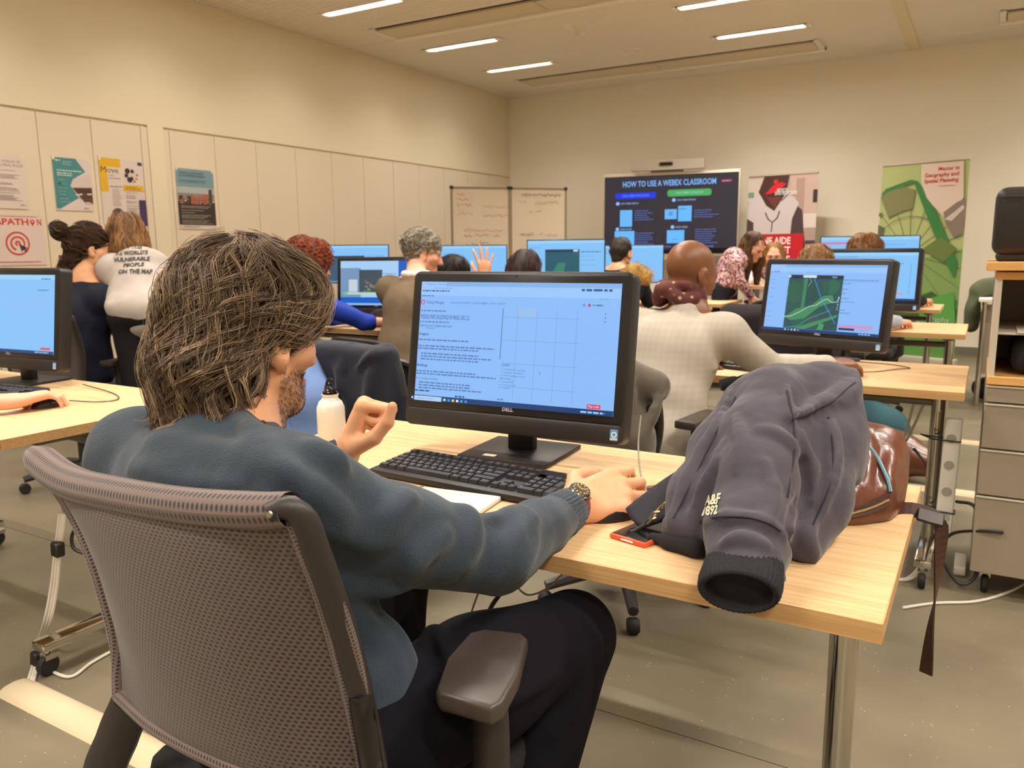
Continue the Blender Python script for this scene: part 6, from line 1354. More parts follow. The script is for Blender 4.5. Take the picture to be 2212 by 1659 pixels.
for k in range(2): cable([(-.2+.04*k,3.60,.705), (-.215+.035*k,3.60,.58), (-.25+.01*k,3.62,.40), (-.32,3.66,.22), (-.40,3.7,.008)], .006, M_cabw, ('left' if k == 0 else 'right')+' white cable hanging behind the bald man\'s desk', 'white cables behind the desk')
tag(MB().rbox(-.02, .02, -.09, .09, 0, .03, .006, 2).build('power_adapter', M_white), 'white adapter block on the floor by the desk castor', 'adapter').location = (.0, 3.36, 0)
# ================================================================== everyone else
SEAT = dict(pelvis=(0,0,.53), waist=(0,.01,.70), chest=(0,.04,.88), neck=(0,.06,1.03), head=(0,.10,1.17), shR=(.165,.04,.98), shL=(-.165,.04,.98), elR=(.24,.20,.80), elL=(-.24,.20,.80),
            wrR=(.16,.42,.78), wrL=(-.16,.42,.78), hipR=(.09,.02,.53), hipL=(-.09,.02,.53), knR=(.13,.42,.54), knL=(-.13,.42,.54), anR=(.13,.40,.10), anL=(-.13,.40,.10))
def cloth(name, c, rough=.85, **k): return mat(name, c, rough, var=(9,.10), bump=(150,.25,.003), spec=.2, **k)
def eyes(L, s, parent, org, glasses=False, brow=None):
    for e in (-1,1):
        MB().add(*(lambda b: ([v.co[:] for v in b.verts], [[v.index for v in f.verts] for f in b.faces], True))((lambda b: (bmesh.ops.create_uvsphere(b, u_segments=10, v_segments=8, radius=.0095*s), b.verts.index_update(), b)[2])(bmesh.new())), M=Matrix.Translation(Vector(L(e*.031,.088,-.002)-org))).build('eye', mat('eye_dark', rgb(54,42,38), .2), parent)
        MB().tube([L(e*.014,.104,.014)-org, L(e*.032,.101,.018)-org, L(e*.046,.090,.014)-org], .0026*s, 6).build('eyebrow', brow or M_hairb, parent)
    MB().tube([L(-.020,.0985,-.072)-org, L(-.008,.1015,-.070)-org, L(.008,.1015,-.070)-org, L(.020,.0985,-.072)-org], .0036*s, 6).build('lips', mat('lips', rgb(176,96,86), .5), parent)
    if glasses:
        g = MB()
        for e in (-1,1): g.tube([L(e*.031+.022*math.cos(a), .108, .0+.018*math.sin(a))-org for a in np.linspace(0,2*PI,18)], .0018, 5, False).tube([L(e*.053,.106,.004)-org, L(e*.078,.0,.0)-org], .0018, 5)
        g.tube([L(-.009,.109,.002)-org, L(.009,.109,.002)-org], .0018, 5).build('glasses', M_black, parent)
def crowd(label, loc, yaw, J=None, Wd=None, top=None, bottom=None, skin=None, face=(0,1,0), hs=1.0, hair=None, fat=1.0, vox=.009, handsR=None, handsL=None, extra=None, short_sleeve=None, feat=None, noise=.006, shoes=True, roll=0, nohairstr=False):
    j = dict(SEAT); j.update(J or {}); c, s = math.cos(yaw), math.sin(yaw)
    org = np.array([loc[0], loc[1], 0.])
    P = {k: org+np.array([v[0]*c-v[1]*s, v[0]*s+v[1]*c, v[2]]) for k, v in j.items()}
    for k, v in (Wd or {}).items(): P[k] = np.array(v, float)
    t = thing('person', label, 'person', tuple(org), 0); A = {k: v for k, v in P.items()}
    rt = np.array([c, s, 0.]); fd = np.array([-s, c, 0.])
    B = basis(face if len(face) == 3 and abs(np.linalg.norm(face)) > 0 else fd)
    if roll: B = B @ np.array([[math.cos(roll),0,math.sin(roll)],[0,1,0],[-math.sin(roll),0,math.cos(roll)]])
    b = Vol(); L = head(b, A['head'], B, hs)
    b.cone(L(0,-.025,-.06), A['neck'], .052*hs, .056*hs, .02); b.cone(A['neck'], A['chest'], .06, .09, .05); b.cone(A['chest'], A['pelvis'], .09, .09, .05)
    for e in 'RL':
        b.chain([A['neck'], A['sh'+e], A['el'+e], A['wr'+e]], [.05,.04,.034,.024], .02); hp = (handsR if e == 'R' else handsL) or {}
        f = hp.get('f', A['wr'+e]-A['el'+e]); hand(b, A['wr'+e], f, hp.get('n', (0,0,1)), e == 'R', curls=hp.get('curls', [(24,34,18),(26,36,20),(28,38,22),(30,40,22)]), spread=hp.get('spread', 5), s=hp.get('s', .96))
        b.chain([A['pelvis'], A['hip'+e], A['kn'+e], A['an'+e]], [.09,.06,.05,.035], .03)
    vol_obj('body', b, min(vox, .0062), skin or M_skin, t, 1, origin=org)
    g = Vol(); f_ = fat
    g.ell(A['chest']-fd*.005, (.165*f_,.115*f_,.15), basis(fd, unit(A['neck']-A['chest'])), .05); g.ell((A['waist']), (.155*f_,.115*f_,.15), basis(fd, unit(A['chest']-A['pelvis'])), .06); g.ell(A['pelvis']+[0,0,.05], (.165*f_,.13*f_,.09), basis(fd), .06); g.cone(A['chest'], A['pelvis'], .11*f_, .12*f_, .06)
    g.cone(A['neck']*.6+A['chest']*.4, A['neck']-unit(A['neck']-A['chest'])*.012, .085, .058, .04)
    ss = short_sleeve or ''
    for e in 'RL':
        w_ = A['el'+e]+(A['wr'+e]-A['el'+e])*(.92 if e not in ss else .12)
        g.chain([A['neck']*.55+A['sh'+e]*.45-[0,0,.03], A['sh'+e], A['el'+e]], [.07,.066*f_,.05*f_], .04); g.cone(A['el'+e], w_, .050*f_, .038 if e not in ss else .049, .012)
    if extra: extra(g, A, rt, fd)
    vol_obj('top', g, vox, top, t, 1, fn=lambda Q: noise*noise3(Q, 9)+.4*noise*noise3(Q, 24), origin=org)
    q = Vol(); q.ell(A['pelvis'], (.16*f_,.13*f_,.09), basis(fd), .04)
    for e in 'RL': q.chain([A['hip'+e], A['kn'+e], A['an'+e]], [.085,.066,.05], .03)
    vol_obj('trousers', q, vox*1.2, bottom, t, 1, fn=lambda Q: .006*noise3(Q, 9), origin=org)
    if shoes:
        for e in 'RL':
            a = A['an'+e].copy(); a[2] = .10; S = Vol(); S.cone(a+fd*-.02+[0,0,-.055], a+fd*.13+[0,0,-.065], .04, .033, .03, ((0,0,1),.85)); S.box(a+fd*.05+[0,0,-.088], (.04,.04,.012), None, .008, .02); vol_obj('shoe', S, .011, MATS['shoe_leather'], t, 1, origin=org)
    if hair: hair(L, B, t, org, A)
    if feat: feat(L, hs, t, org, A)
    return t, L, g, A
def hair_style(base, ramp, prims, nguide, kids, steps, ds, field, lift=.012, wave=.5, rad=.0011, cond=None, h=.008, nz=.006, seed=1, wf=12, curl=0):
    def f(L, B, t, org, A):
        v = Vol()
        for q in prims:
            if q[0] == 'e': v.ell(L(*q[1]), q[2], B, q[3] if len(q) > 3 else .03)
            else: v.chain([L(*p) for p in q[1]], q[2], .03)
        o = vol_obj('hair', v, h, base, t, 1, fn=lambda Q: nz*noise3(Q, 26), origin=org)
        O = L(0,0,0)
        fw = lambda Pt, N, tt: field((Pt-O) @ B, tt) @ B.T+N*curl*tt
        g = flow_strands(v, sample_surface(v, h*1.4, nguide, seed, (lambda c_: np.ones(len(c_), bool)) if cond is None else (lambda c_: cond((c_-O) @ B))), fw, steps, ds, lambda tt, l: .001+lift*l*(.4+tt*.6), wave, wf, seed)
        strand_mesh('hair_strands', clumps(g, kids, .006, .002, seed), rad, ramp, o, org)
    return f
def down(q, t): return np.stack([q[:,0]*1.5, q[:,1]*1.5, -1.2+0*q[:,0]], 1)
def around(q, t): r = np.stack([q[:,0], q[:,1]+.03, -.25+0*q[:,0]-.8*(q[:,2] < .06)], 1); return r
HR = {}
def hm(key, d, m, l): HR[key] = (mat('hair_mass_'+key, d, .65, var=(30,.3), bump=(110,.6,.004)), hair_mat('hair_'+key, d, m, l)); return HR[key]
hm('grey', rgb(120,112,98), rgb(166,156,138), rgb(214,206,188)); hm('red', rgb(98,38,14), rgb(164,72,30), rgb(210,116,62)); hm('dark', rgb(20,15,14), rgb(34,26,24), rgb(58,46,40)); hm('auburn', rgb(34,18,18), rgb(62,36,34), rgb(96,62,56))
hm('blonde', rgb(120,82,40), rgb(176,130,70), rgb(214,174,112)); hm('fair', rgb(98,64,30), rgb(150,104,54), rgb(196,150,92)); hm('brown', rgb(36,22,16), rgb(70,46,32), rgb(110,78,54)); hm('curly', rgb(112,70,30), rgb(168,112,54), rgb(206,152,86))
CAPF = [('e',(0,-.034,.050),(.086,.098,.088)), ('c',[(0,-.06,.0),(0,-.085,-.06)],[.075,.05])]
CAP = [('e',(0,-.018,.045),(.088,.110,.096)), ('c',[(0,-.06,.0),(0,-.085,-.06)],[.075,.05])]
# --- bald man with scarf and light blazer
def plaid(name):
    m = bpy.data.materials.new(name); m.use_nodes = True; nt = m.node_tree; n = nt.nodes; L = nt.links; b = n['Principled BSDF']; tc = n.new('ShaderNodeTexCoord')
    w1 = n.new('ShaderNodeTexWave'); w1.bands_direction = 'X'; w1.inputs['Scale'].default_value = 14; w2 = n.new('ShaderNodeTexWave'); w2.bands_direction = 'Z'; w2.inputs['Scale'].default_value = 14
    for w in (w1, w2): w.inputs['Distortion'].default_value = 0; L.new(tc.outputs['Object'], w.inputs['Vector'])
    ad = n.new('ShaderNodeMath'); ad.operation = 'ADD'; L.new(w1.outputs['Fac'], ad.inputs[0]); L.new(w2.outputs['Fac'], ad.inputs[1]); hf = n.new('ShaderNodeMath'); hf.operation = 'MULTIPLY'; hf.inputs[1].default_value = .5; L.new(ad.outputs[0], hf.inputs[0]); ad = hf; r = n.new('ShaderNodeValToRGB'); r.color_ramp.elements[0].color = rgb(178,169,155); r.color_ramp.elements[1].color = rgb(184,176,162); L.new(ad.outputs[0], r.inputs[0]); L.new(r.outputs[0], b.inputs['Base Color']); b.inputs['Roughness'].default_value = .85; return m
def scarf_feat(L, hs, t, org, A):
    v = Vol(); nk = A['neck']; B_ = np.stack([L(1,0,0)-L(0,0,0), L(0,1,0)-L(0,0,0), L(0,0,1)-L(0,0,0)], 1); ctr = [L(.064*math.cos(a), -.030+.074*math.sin(a), -.098+.016*math.sin(a*3)) for a in np.linspace(0, 2*PI, 15)]; v.chain(ctr, .027, .012); ctr2 = [L(.060*math.cos(a), -.030+.068*math.sin(a), -.066+.010*math.cos(a*2)) for a in np.linspace(0, 2*PI, 15)]; v.chain(ctr2, .020, .008)
    m = bpy.data.materials.new('scarf_print'); m.use_nodes = True; nt = m.node_tree; n = nt.nodes; tc = n.new('ShaderNodeTexCoord'); vo = n.new('ShaderNodeTexVoronoi'); vo.inputs['Scale'].default_value = 34; nt.links.new(tc.outputs['Object'], vo.inputs['Vector']); r = n.new('ShaderNodeValToRGB'); r.color_ramp.elements[0].color = rgb(196,164,134); r.color_ramp.elements[1].color = rgb(92,44,40); r.color_ramp.elements[0].position = .16; r.color_ramp.elements[1].position = .28; nt.links.new(vo.outputs['Distance'], r.inputs[0]); nt.links.new(r.outputs[0], n['Principled BSDF'].inputs['Base Color']); n['Principled BSDF'].inputs['Roughness'].default_value = .8
    vol_obj('scarf', v, .006, m, t, 1, fn=lambda Q: .006*noise3(Q, 28), origin=org)
def blazer_extra(g, A, rt, fd):
    g.chain([A['neck']+fd*.05+[0,0,.0], A['neck']-fd*.055+[0,0,.012]], [.05,.045], .03); g.ell(A['pelvis']+[0,0,.02], (.185,.15,.14), basis(fd), .05)
    for k_ in range(4): e = A['elR']; u_ = unit(A['shR']-e); p = e+u_*(.03+.05*k_); sd = unit(np.cross(u_, fd)); g.chain([p+fd*.0-sd*.05, p-fd*.05+u_*.02, p+sd*.045], [.007,.010,.006], .012)
    g.chain([A['shL']+[0,0,-.06]-fd*.06, A['chest']-fd*.12+[0,0,-.07], A['shR']+[0,0,-.11]-fd*.07], [.007,.010,.012], .014)
bald = crowd('bald man in a pale grey blazer with a dark red patterned scarf', (-.95, 2.60), R(-6), dict(chest=(0,.10,.84), waist=(0,.02,.68), neck=(.02,.20,.985), shL=(-.175,.13,.93), elL=(-.24,.30,.79), wrL=(-.10,.50,.79)), dict(head=(-.925,2.845,1.125), shR=(-.765,2.735,.925), elR=(-.63,2.86,.80), wrR=(-.468,3.10,.79)),
    plaid('blazer_check'), cloth('trousers_beige', rgb(150,136,116)), M_skind, (.42,.86,-.32), 1.0, None, 1.06, .0075, handsR=dict(f=(.55,.82,.0), n=(.1,-.1,1), s=1.12), extra=blazer_extra, feat=scarf_feat, noise=.004)
# --- grey haired man in a taupe jumper
grey_h = hair_style(*HR['grey'], [('e',(0,-.02,.05),(.090,.112,.092)),('c',[(0,-.045,.02),(0,-.055,-.01)],[.070,.042])], 220, 6, 10, .009, lambda q, t: np.stack([q[:,0]*2+.4*np.sin(q[:,2]*90), -.4+q[:,1], -.7+0*q[:,0]], 1), .016, 1.1, .0012, None, .008, .009, 3, 16)
def collar_feat(col):
    def f(L, hs, t, org, A): v = Vol(); c_ = A['neck']+[0,.0,.012]; v.chain([c_+np.array([.066*math.cos(a), .066*math.sin(a), .014]) for a in np.linspace(0, 2*PI, 13)], .019, .008); vol_obj('collar', v, .006, col, t, 1, origin=org)
    return f
crowd('grey haired man in a taupe jumper with a white collar', (-2.80, 3.52), R(-8), dict(neck=(0,.12,1.065), chest=(0,.07,.90), shR=(.19,.09,1.0), shL=(-.19,.09,1.0)), dict(head=(-2.845,3.79,1.205)), cloth('jumper_taupe', rgb(116,100,80)), cloth('trousers_dark', rgb(44,42,44)), M_skin2, (.62,.76,-.22), 1.04, grey_h, 1.1, feat=collar_feat(M_white), noise=.004)
# --- red curly haired person in a blue shirt
red_h = hair_style(*HR['red'], [('e',(0,-.03,.04),(.120,.135,.115)),('c',[(0,-.06,-.02),(.0,-.05,-.12)],[.115,.095]),('c',[(.07,.0,.0),(.08,.01,-.10)],[.055,.05]),('c',[(-.07,.0,.0),(-.08,.01,-.10)],[.055,.05])], 260, 6, 12, .010, lambda q, t: np.stack([q[:,0]*3, q[:,1]*3, -1.0+0*q[:,0]], 1), .03, 2.2, .0012, None, .010, .016, 4, 30)
crowd('person with curly red hair in a bright blue shirt', (-3.60, 3.33), R(-22), dict(neck=(0,.14,1.03), chest=(0,.08,.86), shR=(.17,.13,.965), shL=(-.17,.13,.965)), dict(head=(-3.52,3.57,1.15), elR=(-3.20,3.66,.80), wrR=(-3.05,3.87,.785), elL=(-3.62,3.7,.80), wrL=(-3.5,3.95,.79)), cloth('shirt_blue', rgb(40,66,172), .6), cloth('trousers_dark', rgb(44,42,44)), M_skin2, (.55,.78,-.3), 1.0, red_h, .98, short_sleeve='R', noise=.009)
# --- pair in the row behind
dark_h = hair_style(*HR['dark'], CAP, 120, 5, 8, .009, around, .006, .4, .0012, lambda q: ~((q[:,1] > .06) & (q[:,2] < .06)), .008, .004, 5)
crowd('dark haired man raising an open hand beside a bright monitor', (-3.10, 4.22), R(-10), dict(), dict(head=(-3.055,4.42,1.055), neck=(-3.08,4.35,.93), shR=(-2.93,4.33,.88), shL=(-3.26,4.30,.88), chest=(-3.09,4.28,.80), elR=(-2.74,4.42,.84), wrR=(-2.805,4.40,1.035)), cloth('jacket_green_black', rgb(34,42,40)), cloth('trousers_dark', rgb(44,42,44)), M_skin, (.86,.48,-.16), 1.0, dark_h, 1.0, handsR=dict(f=(-.05,.02,1), n=(.52,-.85,.1), curls=[(4,6,4),(2,5,4),(2,6,4),(4,8,4)], spread=17, s=1.12))
long_h = hair_style(*HR['auburn'], CAP+[('c',[(0,-.05,.0),(0,-.085,-.14),(0,-.09,-.30)],[.09,.095,.075]),('c',[(.06,-.01,.0),(.075,-.02,-.14)],[.04,.035]),('c',[(-.06,-.01,.0),(-.075,-.02,-.14)],[.04,.035])], 170, 6, 16, .016, lambda q, t: np.stack([q[:,0]*2, -.15+q[:,1]*0, -1+0*q[:,0]], 1), .006, .25, .0012, lambda q: q[:,2] > -.05, .009, .003, 6)
crowd('woman with long straight dark auburn hair seen from behind', (-2.48, 4.18), R(2), dict(), dict(head=(-2.478,4.37,1.085), neck=(-2.48,4.32,.95), chest=(-2.48,4.26,.80), shR=(-2.32,4.26,.89), shL=(-2.64,4.26,.89)), cloth('top_black', rgb(34,32,34)), cloth('trousers_dark', rgb(44,42,44)), M_skin2, (.1,1,-.12), 1.0, long_h)
short_h = hair_style(mat('hair_mass_cropped', rgb(40,28,20), .7, bump=(300,.5,.002)), HR['brown'][1], [('e',(0,-.015,.045),(.081,.103,.088)),('c',[(0,-.06,.0),(0,-.078,-.045)],[.07,.045])], 140, 5, 5, .006, around, .002, .2, .0010, lambda q: ~((q[:,1] > .06) & (q[:,2] < .07)), .008, .002, 7)
crowd('short haired man in a dark jacket facing the plain monitor', (-2.57, 5.93), R(4), dict(neck=(0,.10,1.05), shR=(.19,.06,1.0), shL=(-.19,.06,1.0)), dict(head=(-2.572,6.11,1.185)), cloth('jacket_black', rgb(46,42,46)), cloth('trousers_dark', rgb(44,42,44)), M_skin, (.06,1,-.05), 1.0, short_h, 1.08)
# --- person in the white printed shirt, bending forward
fair_h = hair_style(*HR['fair'], CAP+[('c',[(0,-.06,.0),(.01,-.10,-.10),(.02,-.11,-.20)],[.088,.085,.06]),('c',[(.06,-.01,.0),(.08,-.02,-.16)],[.045,.035]),('c',[(-.06,-.01,.0),(-.09,.0,-.18)],[.045,.04])], 220, 6, 16, .014, lambda q, t: np.stack([q[:,0]*1.5, -.2+0*q[:,1], -1+0*q[:,0]], 1), .008, .4, .0014, lambda q: q[:,2] > -.08, .010, .005, 8)
wh = crowd('person in a white shirt printed ON THE MAP, bending over', (-3.72, 2.56), R(46), None, dict(pelvis=(-3.72,2.56,.90), waist=(-3.80,2.62,1.0), chest=(-3.93,2.70,1.10), neck=(-4.06,2.755,1.20), head=(-4.155,2.80,1.305), shR=(-3.92,2.84,1.12), shL=(-4.06,2.62,1.14), elR=(-4.05,3.02,.92), elL=(-4.22,2.66,.92), wrR=(-4.25,3.12,.80), wrL=(-4.40,2.86,.80), hipR=(-3.66,2.62,.88), hipL=(-3.76,2.50,.88), knR=(-3.66,2.64,.48), knL=(-3.74,2.50,.48), anR=(-3.64,2.60,.10), anL=(-3.72,2.46,.10)),
    cloth('shirt_white', rgb(190,180,172), .8), cloth('trousers_black', rgb(30,28,30)), M_skin2, (-.78,.58,-.25), 1.02, fair_h, 1.08, .009, noise=.007)
WO = np.array([-3.72,2.56,0.]); M_sl = mat('shirt_lettering', rgb(54,50,50), .7)
for s_, x_, y_, w_ in (('MAPPING', 250, 540, 56), ("THE WORLD'S", 243, 552, 76), ('VULNERABLE', 246, 566, 77), ('PEOPLE', 267, 579, 44), ('ON THE MAP', 257, 593, 72)): letters(wh[2], s_, x_, y_, w_, 8.5, 1, 2, M_sl, wh[0], WO, lift=.004, fn=lambda Q: .007*noise3(Q, 9)+.0028*noise3(Q, 24))
# --- person with a hair bun in a navy jumper
bun_h = hair_style(*HR['brown'], CAP+[('e',(0,-.148,.085),(.046,.044,.048),.006),('c',[(-.02,-.08,-.05),(-.03,-.12,-.16),(-.05,-.12,-.24)],[.05,.04,.02])], 130, 6, 9, .009, lambda q, t: np.stack([0*q[:,0], -.9+0*q[:,0], .3+0*q[:,0]-(q[:,2] < -.03)], 1), .006, .6, .0012, None, .009, .006, 9)
crowd('person with a hair bun in a navy jumper on the chair by the wall', (-4.12, 2.42), R(18), dict(), dict(head=(-4.165,2.585,1.245), neck=(-4.15,2.53,1.09)), cloth('jumper_navy', rgb(34,36,50)), cloth('trousers_grey', rgb(136,124,110)), M_skin, (.30,.92,-.1), 1.0, bun_h, 1.15)
plain_chair(-4.10, 2.40, R(18), 'black office chair under the person with a hair bun')
# --- leaning woman in the patterned blouse, and the blonde behind the table
def blouse(name):
    m = bpy.data.materials.new(name); m.use_nodes = True; nt = m.node_tree; n = nt.nodes; tc = n.new('ShaderNodeTexCoord'); vo = n.new('ShaderNodeTexNoise'); vo.inputs['Scale'].default_value = 45; vo.inputs['Detail'].default_value = 1; nt.links.new(tc.outputs['Object'], vo.inputs['Vector']); r = n.new('ShaderNodeValToRGB'); r.color_ramp.elements[0].color = rgb(96,48,58); r.color_ramp.elements[1].color = rgb(202,164,164); r.color_ramp.elements[0].position = .42; r.color_ramp.elements[1].position = .60; nt.links.new(vo.outputs[0], r.inputs[0]); nt.links.new(r.outputs[0], n['Principled BSDF'].inputs['Base Color']); n['Principled BSDF'].inputs['Roughness'].default_value = .7; return m
hm('chestnut', rgb(64,40,26), rgb(108,72,46), rgb(150,108,72))
lb_h = hair_style(*HR['chestnut'], CAPF+[('c',[(-.06,-.02,.0),(-.085,.07,-.13),(-.08,.17,-.30)],[.05,.05,.028]),('c',[(.06,-.03,.0),(.09,.05,-.14),(.085,.16,-.32)],[.05,.055,.03])], 170, 6, 16, .018, lambda q, t: np.stack([q[:,0]*.6, .5+0*q[:,1], -.86+0*q[:,0]], 1), .006, .3, .0016, lambda q: q[:,2] > -.05, .011, .004, 10)
crowd('woman with long brown hair in a pink patterned blouse leaning over the table', (-2.12, 7.55), R(-62), None, dict(pelvis=(-2.12,7.52,.84), waist=(-2.10,7.55,.96), chest=(-2.06,7.60,1.08), neck=(-1.975,7.66,1.155), head=(-1.90,7.70,1.225), shR=(-2.00,7.46,1.08), shL=(-1.97,7.78,1.10), elR=(-1.94,7.42,.90), elL=(-1.80,7.84,.95), wrR=(-1.86,7.52,.775), wrL=(-1.70,7.78,.885), hipR=(-2.14,7.44,.84), hipL=(-2.10,7.60,.84), knR=(-2.10,7.44,.46), knL=(-2.08,7.60,.46), anR=(-2.12,7.42,.10), anL=(-2.10,7.62,.10)),
    blouse('blouse_print'), cloth('jeans_dark', rgb(30,32,44)), M_skin2, (.80,-.30,-.52), .98, lb_h, .92, .010, feat=lambda L, hs, t, org, A: eyes(L, hs, t, org), handsR=dict(f=(.1,.1,-1), n=(-.3,-.9,0)))
bl_h = hair_style(*HR['blonde'], CAPF+[('c',[(.06,-.02,.03),(.082,-.01,-.10),(.085,.02,-.22)],[.035,.034,.022]),('c',[(-.06,-.02,.03),(-.082,-.01,-.10),(-.085,.02,-.22)],[.035,.034,.022])], 130, 6, 14, .016, lambda q, t: np.stack([q[:,0]*1.2, .05+0*q[:,1], -1+0*q[:,0]], 1), .005, .2, .0015, lambda q: (q[:,2] > -.02) & ~((q[:,1] > .075) & (q[:,2] < .075)), .010, .003, 11)
crowd('blonde woman in glasses and a white top facing the camera', (-1.86, 8.42), R(190), None, dict(head=(-1.853,8.33,1.135), neck=(-1.858,8.37,1.01), chest=(-1.86,8.40,.88), shR=(-2.02,8.38,.955), shL=(-1.70,8.38,.955), elR=(-2.08,8.26,.88), elL=(-1.64,8.24,.88), wrR=(-1.98,8.08,.885), wrL=(-1.72,8.1,.885)), cloth('top_white', rgb(222,214,206)), cloth('trousers_dark', rgb(44,42,44)), M_skin2, (.18,-.97,-.14), .97, bl_h, .9, .010, feat=lambda L, hs, t, org, A: eyes(L, hs, t, org, True))
# --- two blond heads behind the right hand computers
b13 = hair_style(*HR['blonde'], CAP+[('c',[(0,-.06,-.02),(0,-.09,-.12)],[.08,.06])], 150, 6, 10, .010, around, .012, .7, .0013, None, .009, .007, 12)
crowd('blond person hidden behind the aerial map computer with a pale blue sleeve', (-.80, 4.62), R(-4), dict(), dict(head=(-.855,4.93,1.095), neck=(-.83,4.82,.965), shR=(-.64,4.74,.93), shL=(-.97,4.74,.93), chest=(-.81,4.72,.84), elR=(-.50,4.93,.80), wrR=(-.415,5.13,.785)), cloth('jumper_pale_blue', rgb(168,174,190)), cloth('trousers_dark', rgb(44,42,44)), M_skin2, (.05,1,-.2), .98, b13, handsR=dict(f=(.25,.96,-.06), s=1.05))
b14 = hair_style(*HR['curly'], [('e',(0,-.02,.045),(.118,.122,.105)),('c',[(0,-.06,-.02),(0,-.07,-.10)],[.10,.085])], 240, 6, 9, .009, lambda q, t: np.stack([q[:,0]*3, q[:,1]*3, -.8+0*q[:,0]], 1), .022, 2.0, .0013, None, .010, .014, 13, 28)
crowd('person with curly blond hair and a dark sleeve before the green banner', (-.76, 6.45), R(-4), dict(), dict(head=(-.815,6.75,1.17), neck=(-.80,6.64,1.04), elR=(-.50,6.92,.80), wrR=(-.41,7.14,.785)), cloth('top_black', rgb(34,32,34)), cloth('trousers_dark', rgb(44,42,44)), M_skin2, (.05,1,-.1), 1.0, b14, handsR=dict(f=(.2,.97,.05), s=1.05))
# --- person at the left edge, only the forearm in view
crowd('person beyond the left edge of whom only a bare forearm shows', (-2.98, .62), R(-14), dict(neck=(0,.10,1.04)), dict(elR=(-2.63,1.03,.79), wrR=(-2.535,1.285,.778), head=(-2.98,.80,1.2)), cloth('jumper_grey', rgb(110,106,104)), cloth('trousers_dark', rgb(44,42,44)), M_skin2, (0,1,-.2), 1.0, dark_h, handsR=dict(f=(.10,.97,.08), n=(-.1,-.05,1), s=1.0), short_sleeve='R')
plain_chair(-2.98, .60, R(-14), 'black office chair beyond the left edge of the photo')
plain_chair(-2.80, 3.46, R(-8), 'office chair of the grey haired man', True, .76); plain_chair(-3.52, 3.27, R(-22), 'office chair of the red haired person', True, .76); plain_chair(-3.10, 4.16, R(-10), 'office chair of the man raising his hand', True, .85); plain_chair(-2.48, 4.12, R(2), 'office chair of the long haired woman', True, .85); plain_chair(-.80, 4.55, R(-4), 'office chair of the blond person with the pale blue sleeve'); plain_chair(-.76, 6.38, R(-4), 'office chair of the curly blond person'); plain_chair(-1.86, 8.5, R(190), 'office chair of the blonde woman in glasses')
plain_chair(-2.57, 5.85, R(4), 'office chair of the short haired man with a coat over it')
# ================================================================== coats over chairs
def coat(label, org, build, m, h=.009, nz=.008, name='coat', fol=None, cat='coat'):
    t = thing(name, label, cat, org); v = Vol(); build(v)
    if fol: folds(v, fol, 1.0, .016)
    o = vol_obj('cloth', v, h, m, t, 1, fn=lambda Q: nz*noise3(Q, 8)+.4*nz*noise3(Q, 22), origin=np.array(org)); return t, v
plain_chair(-1.90, 2.36, R(6), 'office chair carrying the navy coat', True, .86)
M_cn = cloth('coat_navy', rgb(34,36,48), .8, sheen=.15)
coat('navy coat draped over the empty chair behind the water bottle', (-1.90, 2.12, .45), lambda v: (v.box((-1.88,2.02,.675), (.225,.05,.245), basis((.02,1,.06)), .035, .02), v.chain([(-2.08,2.03,.88),(-2.12,2.02,.70),(-2.10,2.02,.47)], [.035,.05,.05], .03), v.chain([(-1.68,2.03,.88),(-1.64,2.02,.65)], [.035,.05], .03)), M_cn, .009, .008, fol=[([(770,800),(795,770),(840,760),(880,750)], .010), ([(760,740),(740,800),(735,880)], .016), ([(800,790),(800,860),(795,930)], .014), ([(840,780),(850,850),(845,900)], .014), ([(725,790),(750,840),(760,900)], .012)])
plain_chair(-1.03, 2.50, R(-6), 'office chair of the bald man, hung with a grey coat', True, .84)
M_cg = cloth('coat_wool_grey', rgb(92,84,74), .95, sheen=.3)
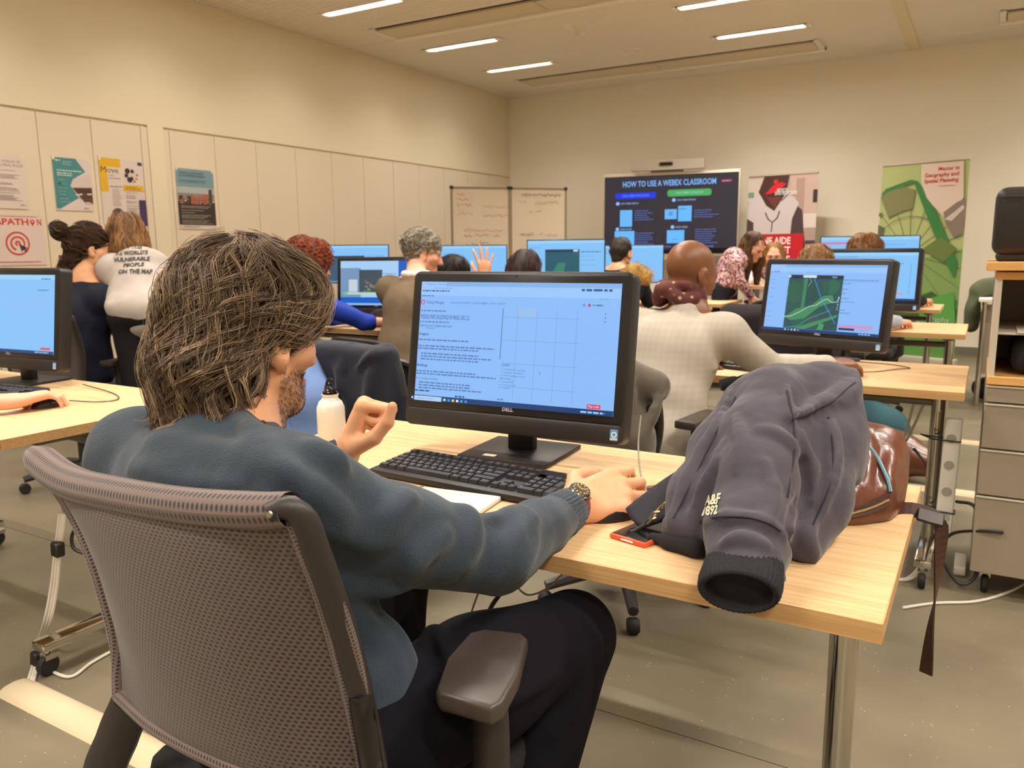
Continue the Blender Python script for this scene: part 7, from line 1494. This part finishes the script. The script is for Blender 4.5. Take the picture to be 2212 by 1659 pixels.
coat('grey wool coat hanging over the bald man\'s chair', (-1.02, 2.24, .42), lambda v: (v.chain([(-1.19,2.14,.90),(-1.03,2.13,.905),(-.80,2.15,.83)], [.05,.055,.05], .04), v.chain([(-1.16,2.09,.86),(-1.09,2.06,.68),(-1.11,2.06,.46)], [.075,.085,.08], .04), v.chain([(-.93,2.10,.83),(-.86,2.08,.68),(-.82,2.09,.45)], [.07,.08,.055], .04), v.chain([(-1.02,2.11,.88),(-.99,2.09,.60),(-1.0,2.08,.44)], [.06,.065,.05], .05)), M_cg, .009, .006, fol=[([(1400,720),(1425,780),(1432,840),(1400,930)], .012), ([(1450,740),(1470,830),(1478,930)], .012), ([(1365,700),(1370,800),(1360,900)], .010)])
coat('black coat with a yellow fur hood on the short haired man\'s chair', (-2.45, 5.68, .5), lambda v: (v.chain([(-2.72,5.66,.90),(-2.36,5.66,.93)], .05, .04), v.box((-2.53,5.65,.72), (.22,.05,.2), None, .04, .05), v.chain([(-2.36,5.66,.94),(-2.25,5.64,.90)], [.07,.06], .04)), cloth('coat_black', rgb(30,28,34)), .013, .008)
fu = thing('fur_trim', 'yellow fur trim of the hood beside the short haired man', 'fur trim', (-2.27, 5.60, .98)); fv = Vol(); fv.chain([(-2.33,5.60,1.01),(-2.25,5.59,1.05),(-2.16,5.60,1.02)], [.04,.06,.045], .03)
vol_obj('fur_base', fv, .010, mat('fur_yellow', rgb(176,142,76), .9), fu, 1, origin=(-2.27,5.60,.98)); fs_ = flow_strands(fv, sample_surface(fv, .012, 500, 3, lambda c: np.ones(len(c), bool)), lambda P, N, t: N*2+np.array([.2,0,-.3]), 5, .008, lambda t, l: .001+.03*t, .4, 8, 2); strand_mesh('fur_strands', fs_, .0016, hair_mat('fur_strand', rgb(130,98,46), rgb(190,156,88), rgb(222,196,132)), fu, (-2.27,5.60,.98))
coat('charcoal coat over the chair left of the aerial map computer', (-.95, 4.25, .5), lambda v: (v.chain([(-1.13,4.16,.88),(-.66,4.16,.90)], .05, .04), v.box((-.92,4.13,.68), (.23,.05,.22), None, .04, .05), v.chain([(-1.13,4.15,.86),(-1.15,4.14,.55)], [.05,.06], .04)), cloth('coat_charcoal', rgb(44,40,42)), .013, .010)
coat('light blue denim garment beside the navy coat', (-1.72, 1.95, .45), lambda v: (v.chain([(-1.97,1.93,.86),(-1.90,1.90,.72),(-1.86,1.88,.50)], [.05,.075,.08], .04), v.chain([(-1.99,1.96,.80),(-2.02,1.95,.55)], [.05,.07], .04)), cloth('denim_light', rgb(104,128,176), .85), .010, .008, 'denim_garment', None, 'garment')
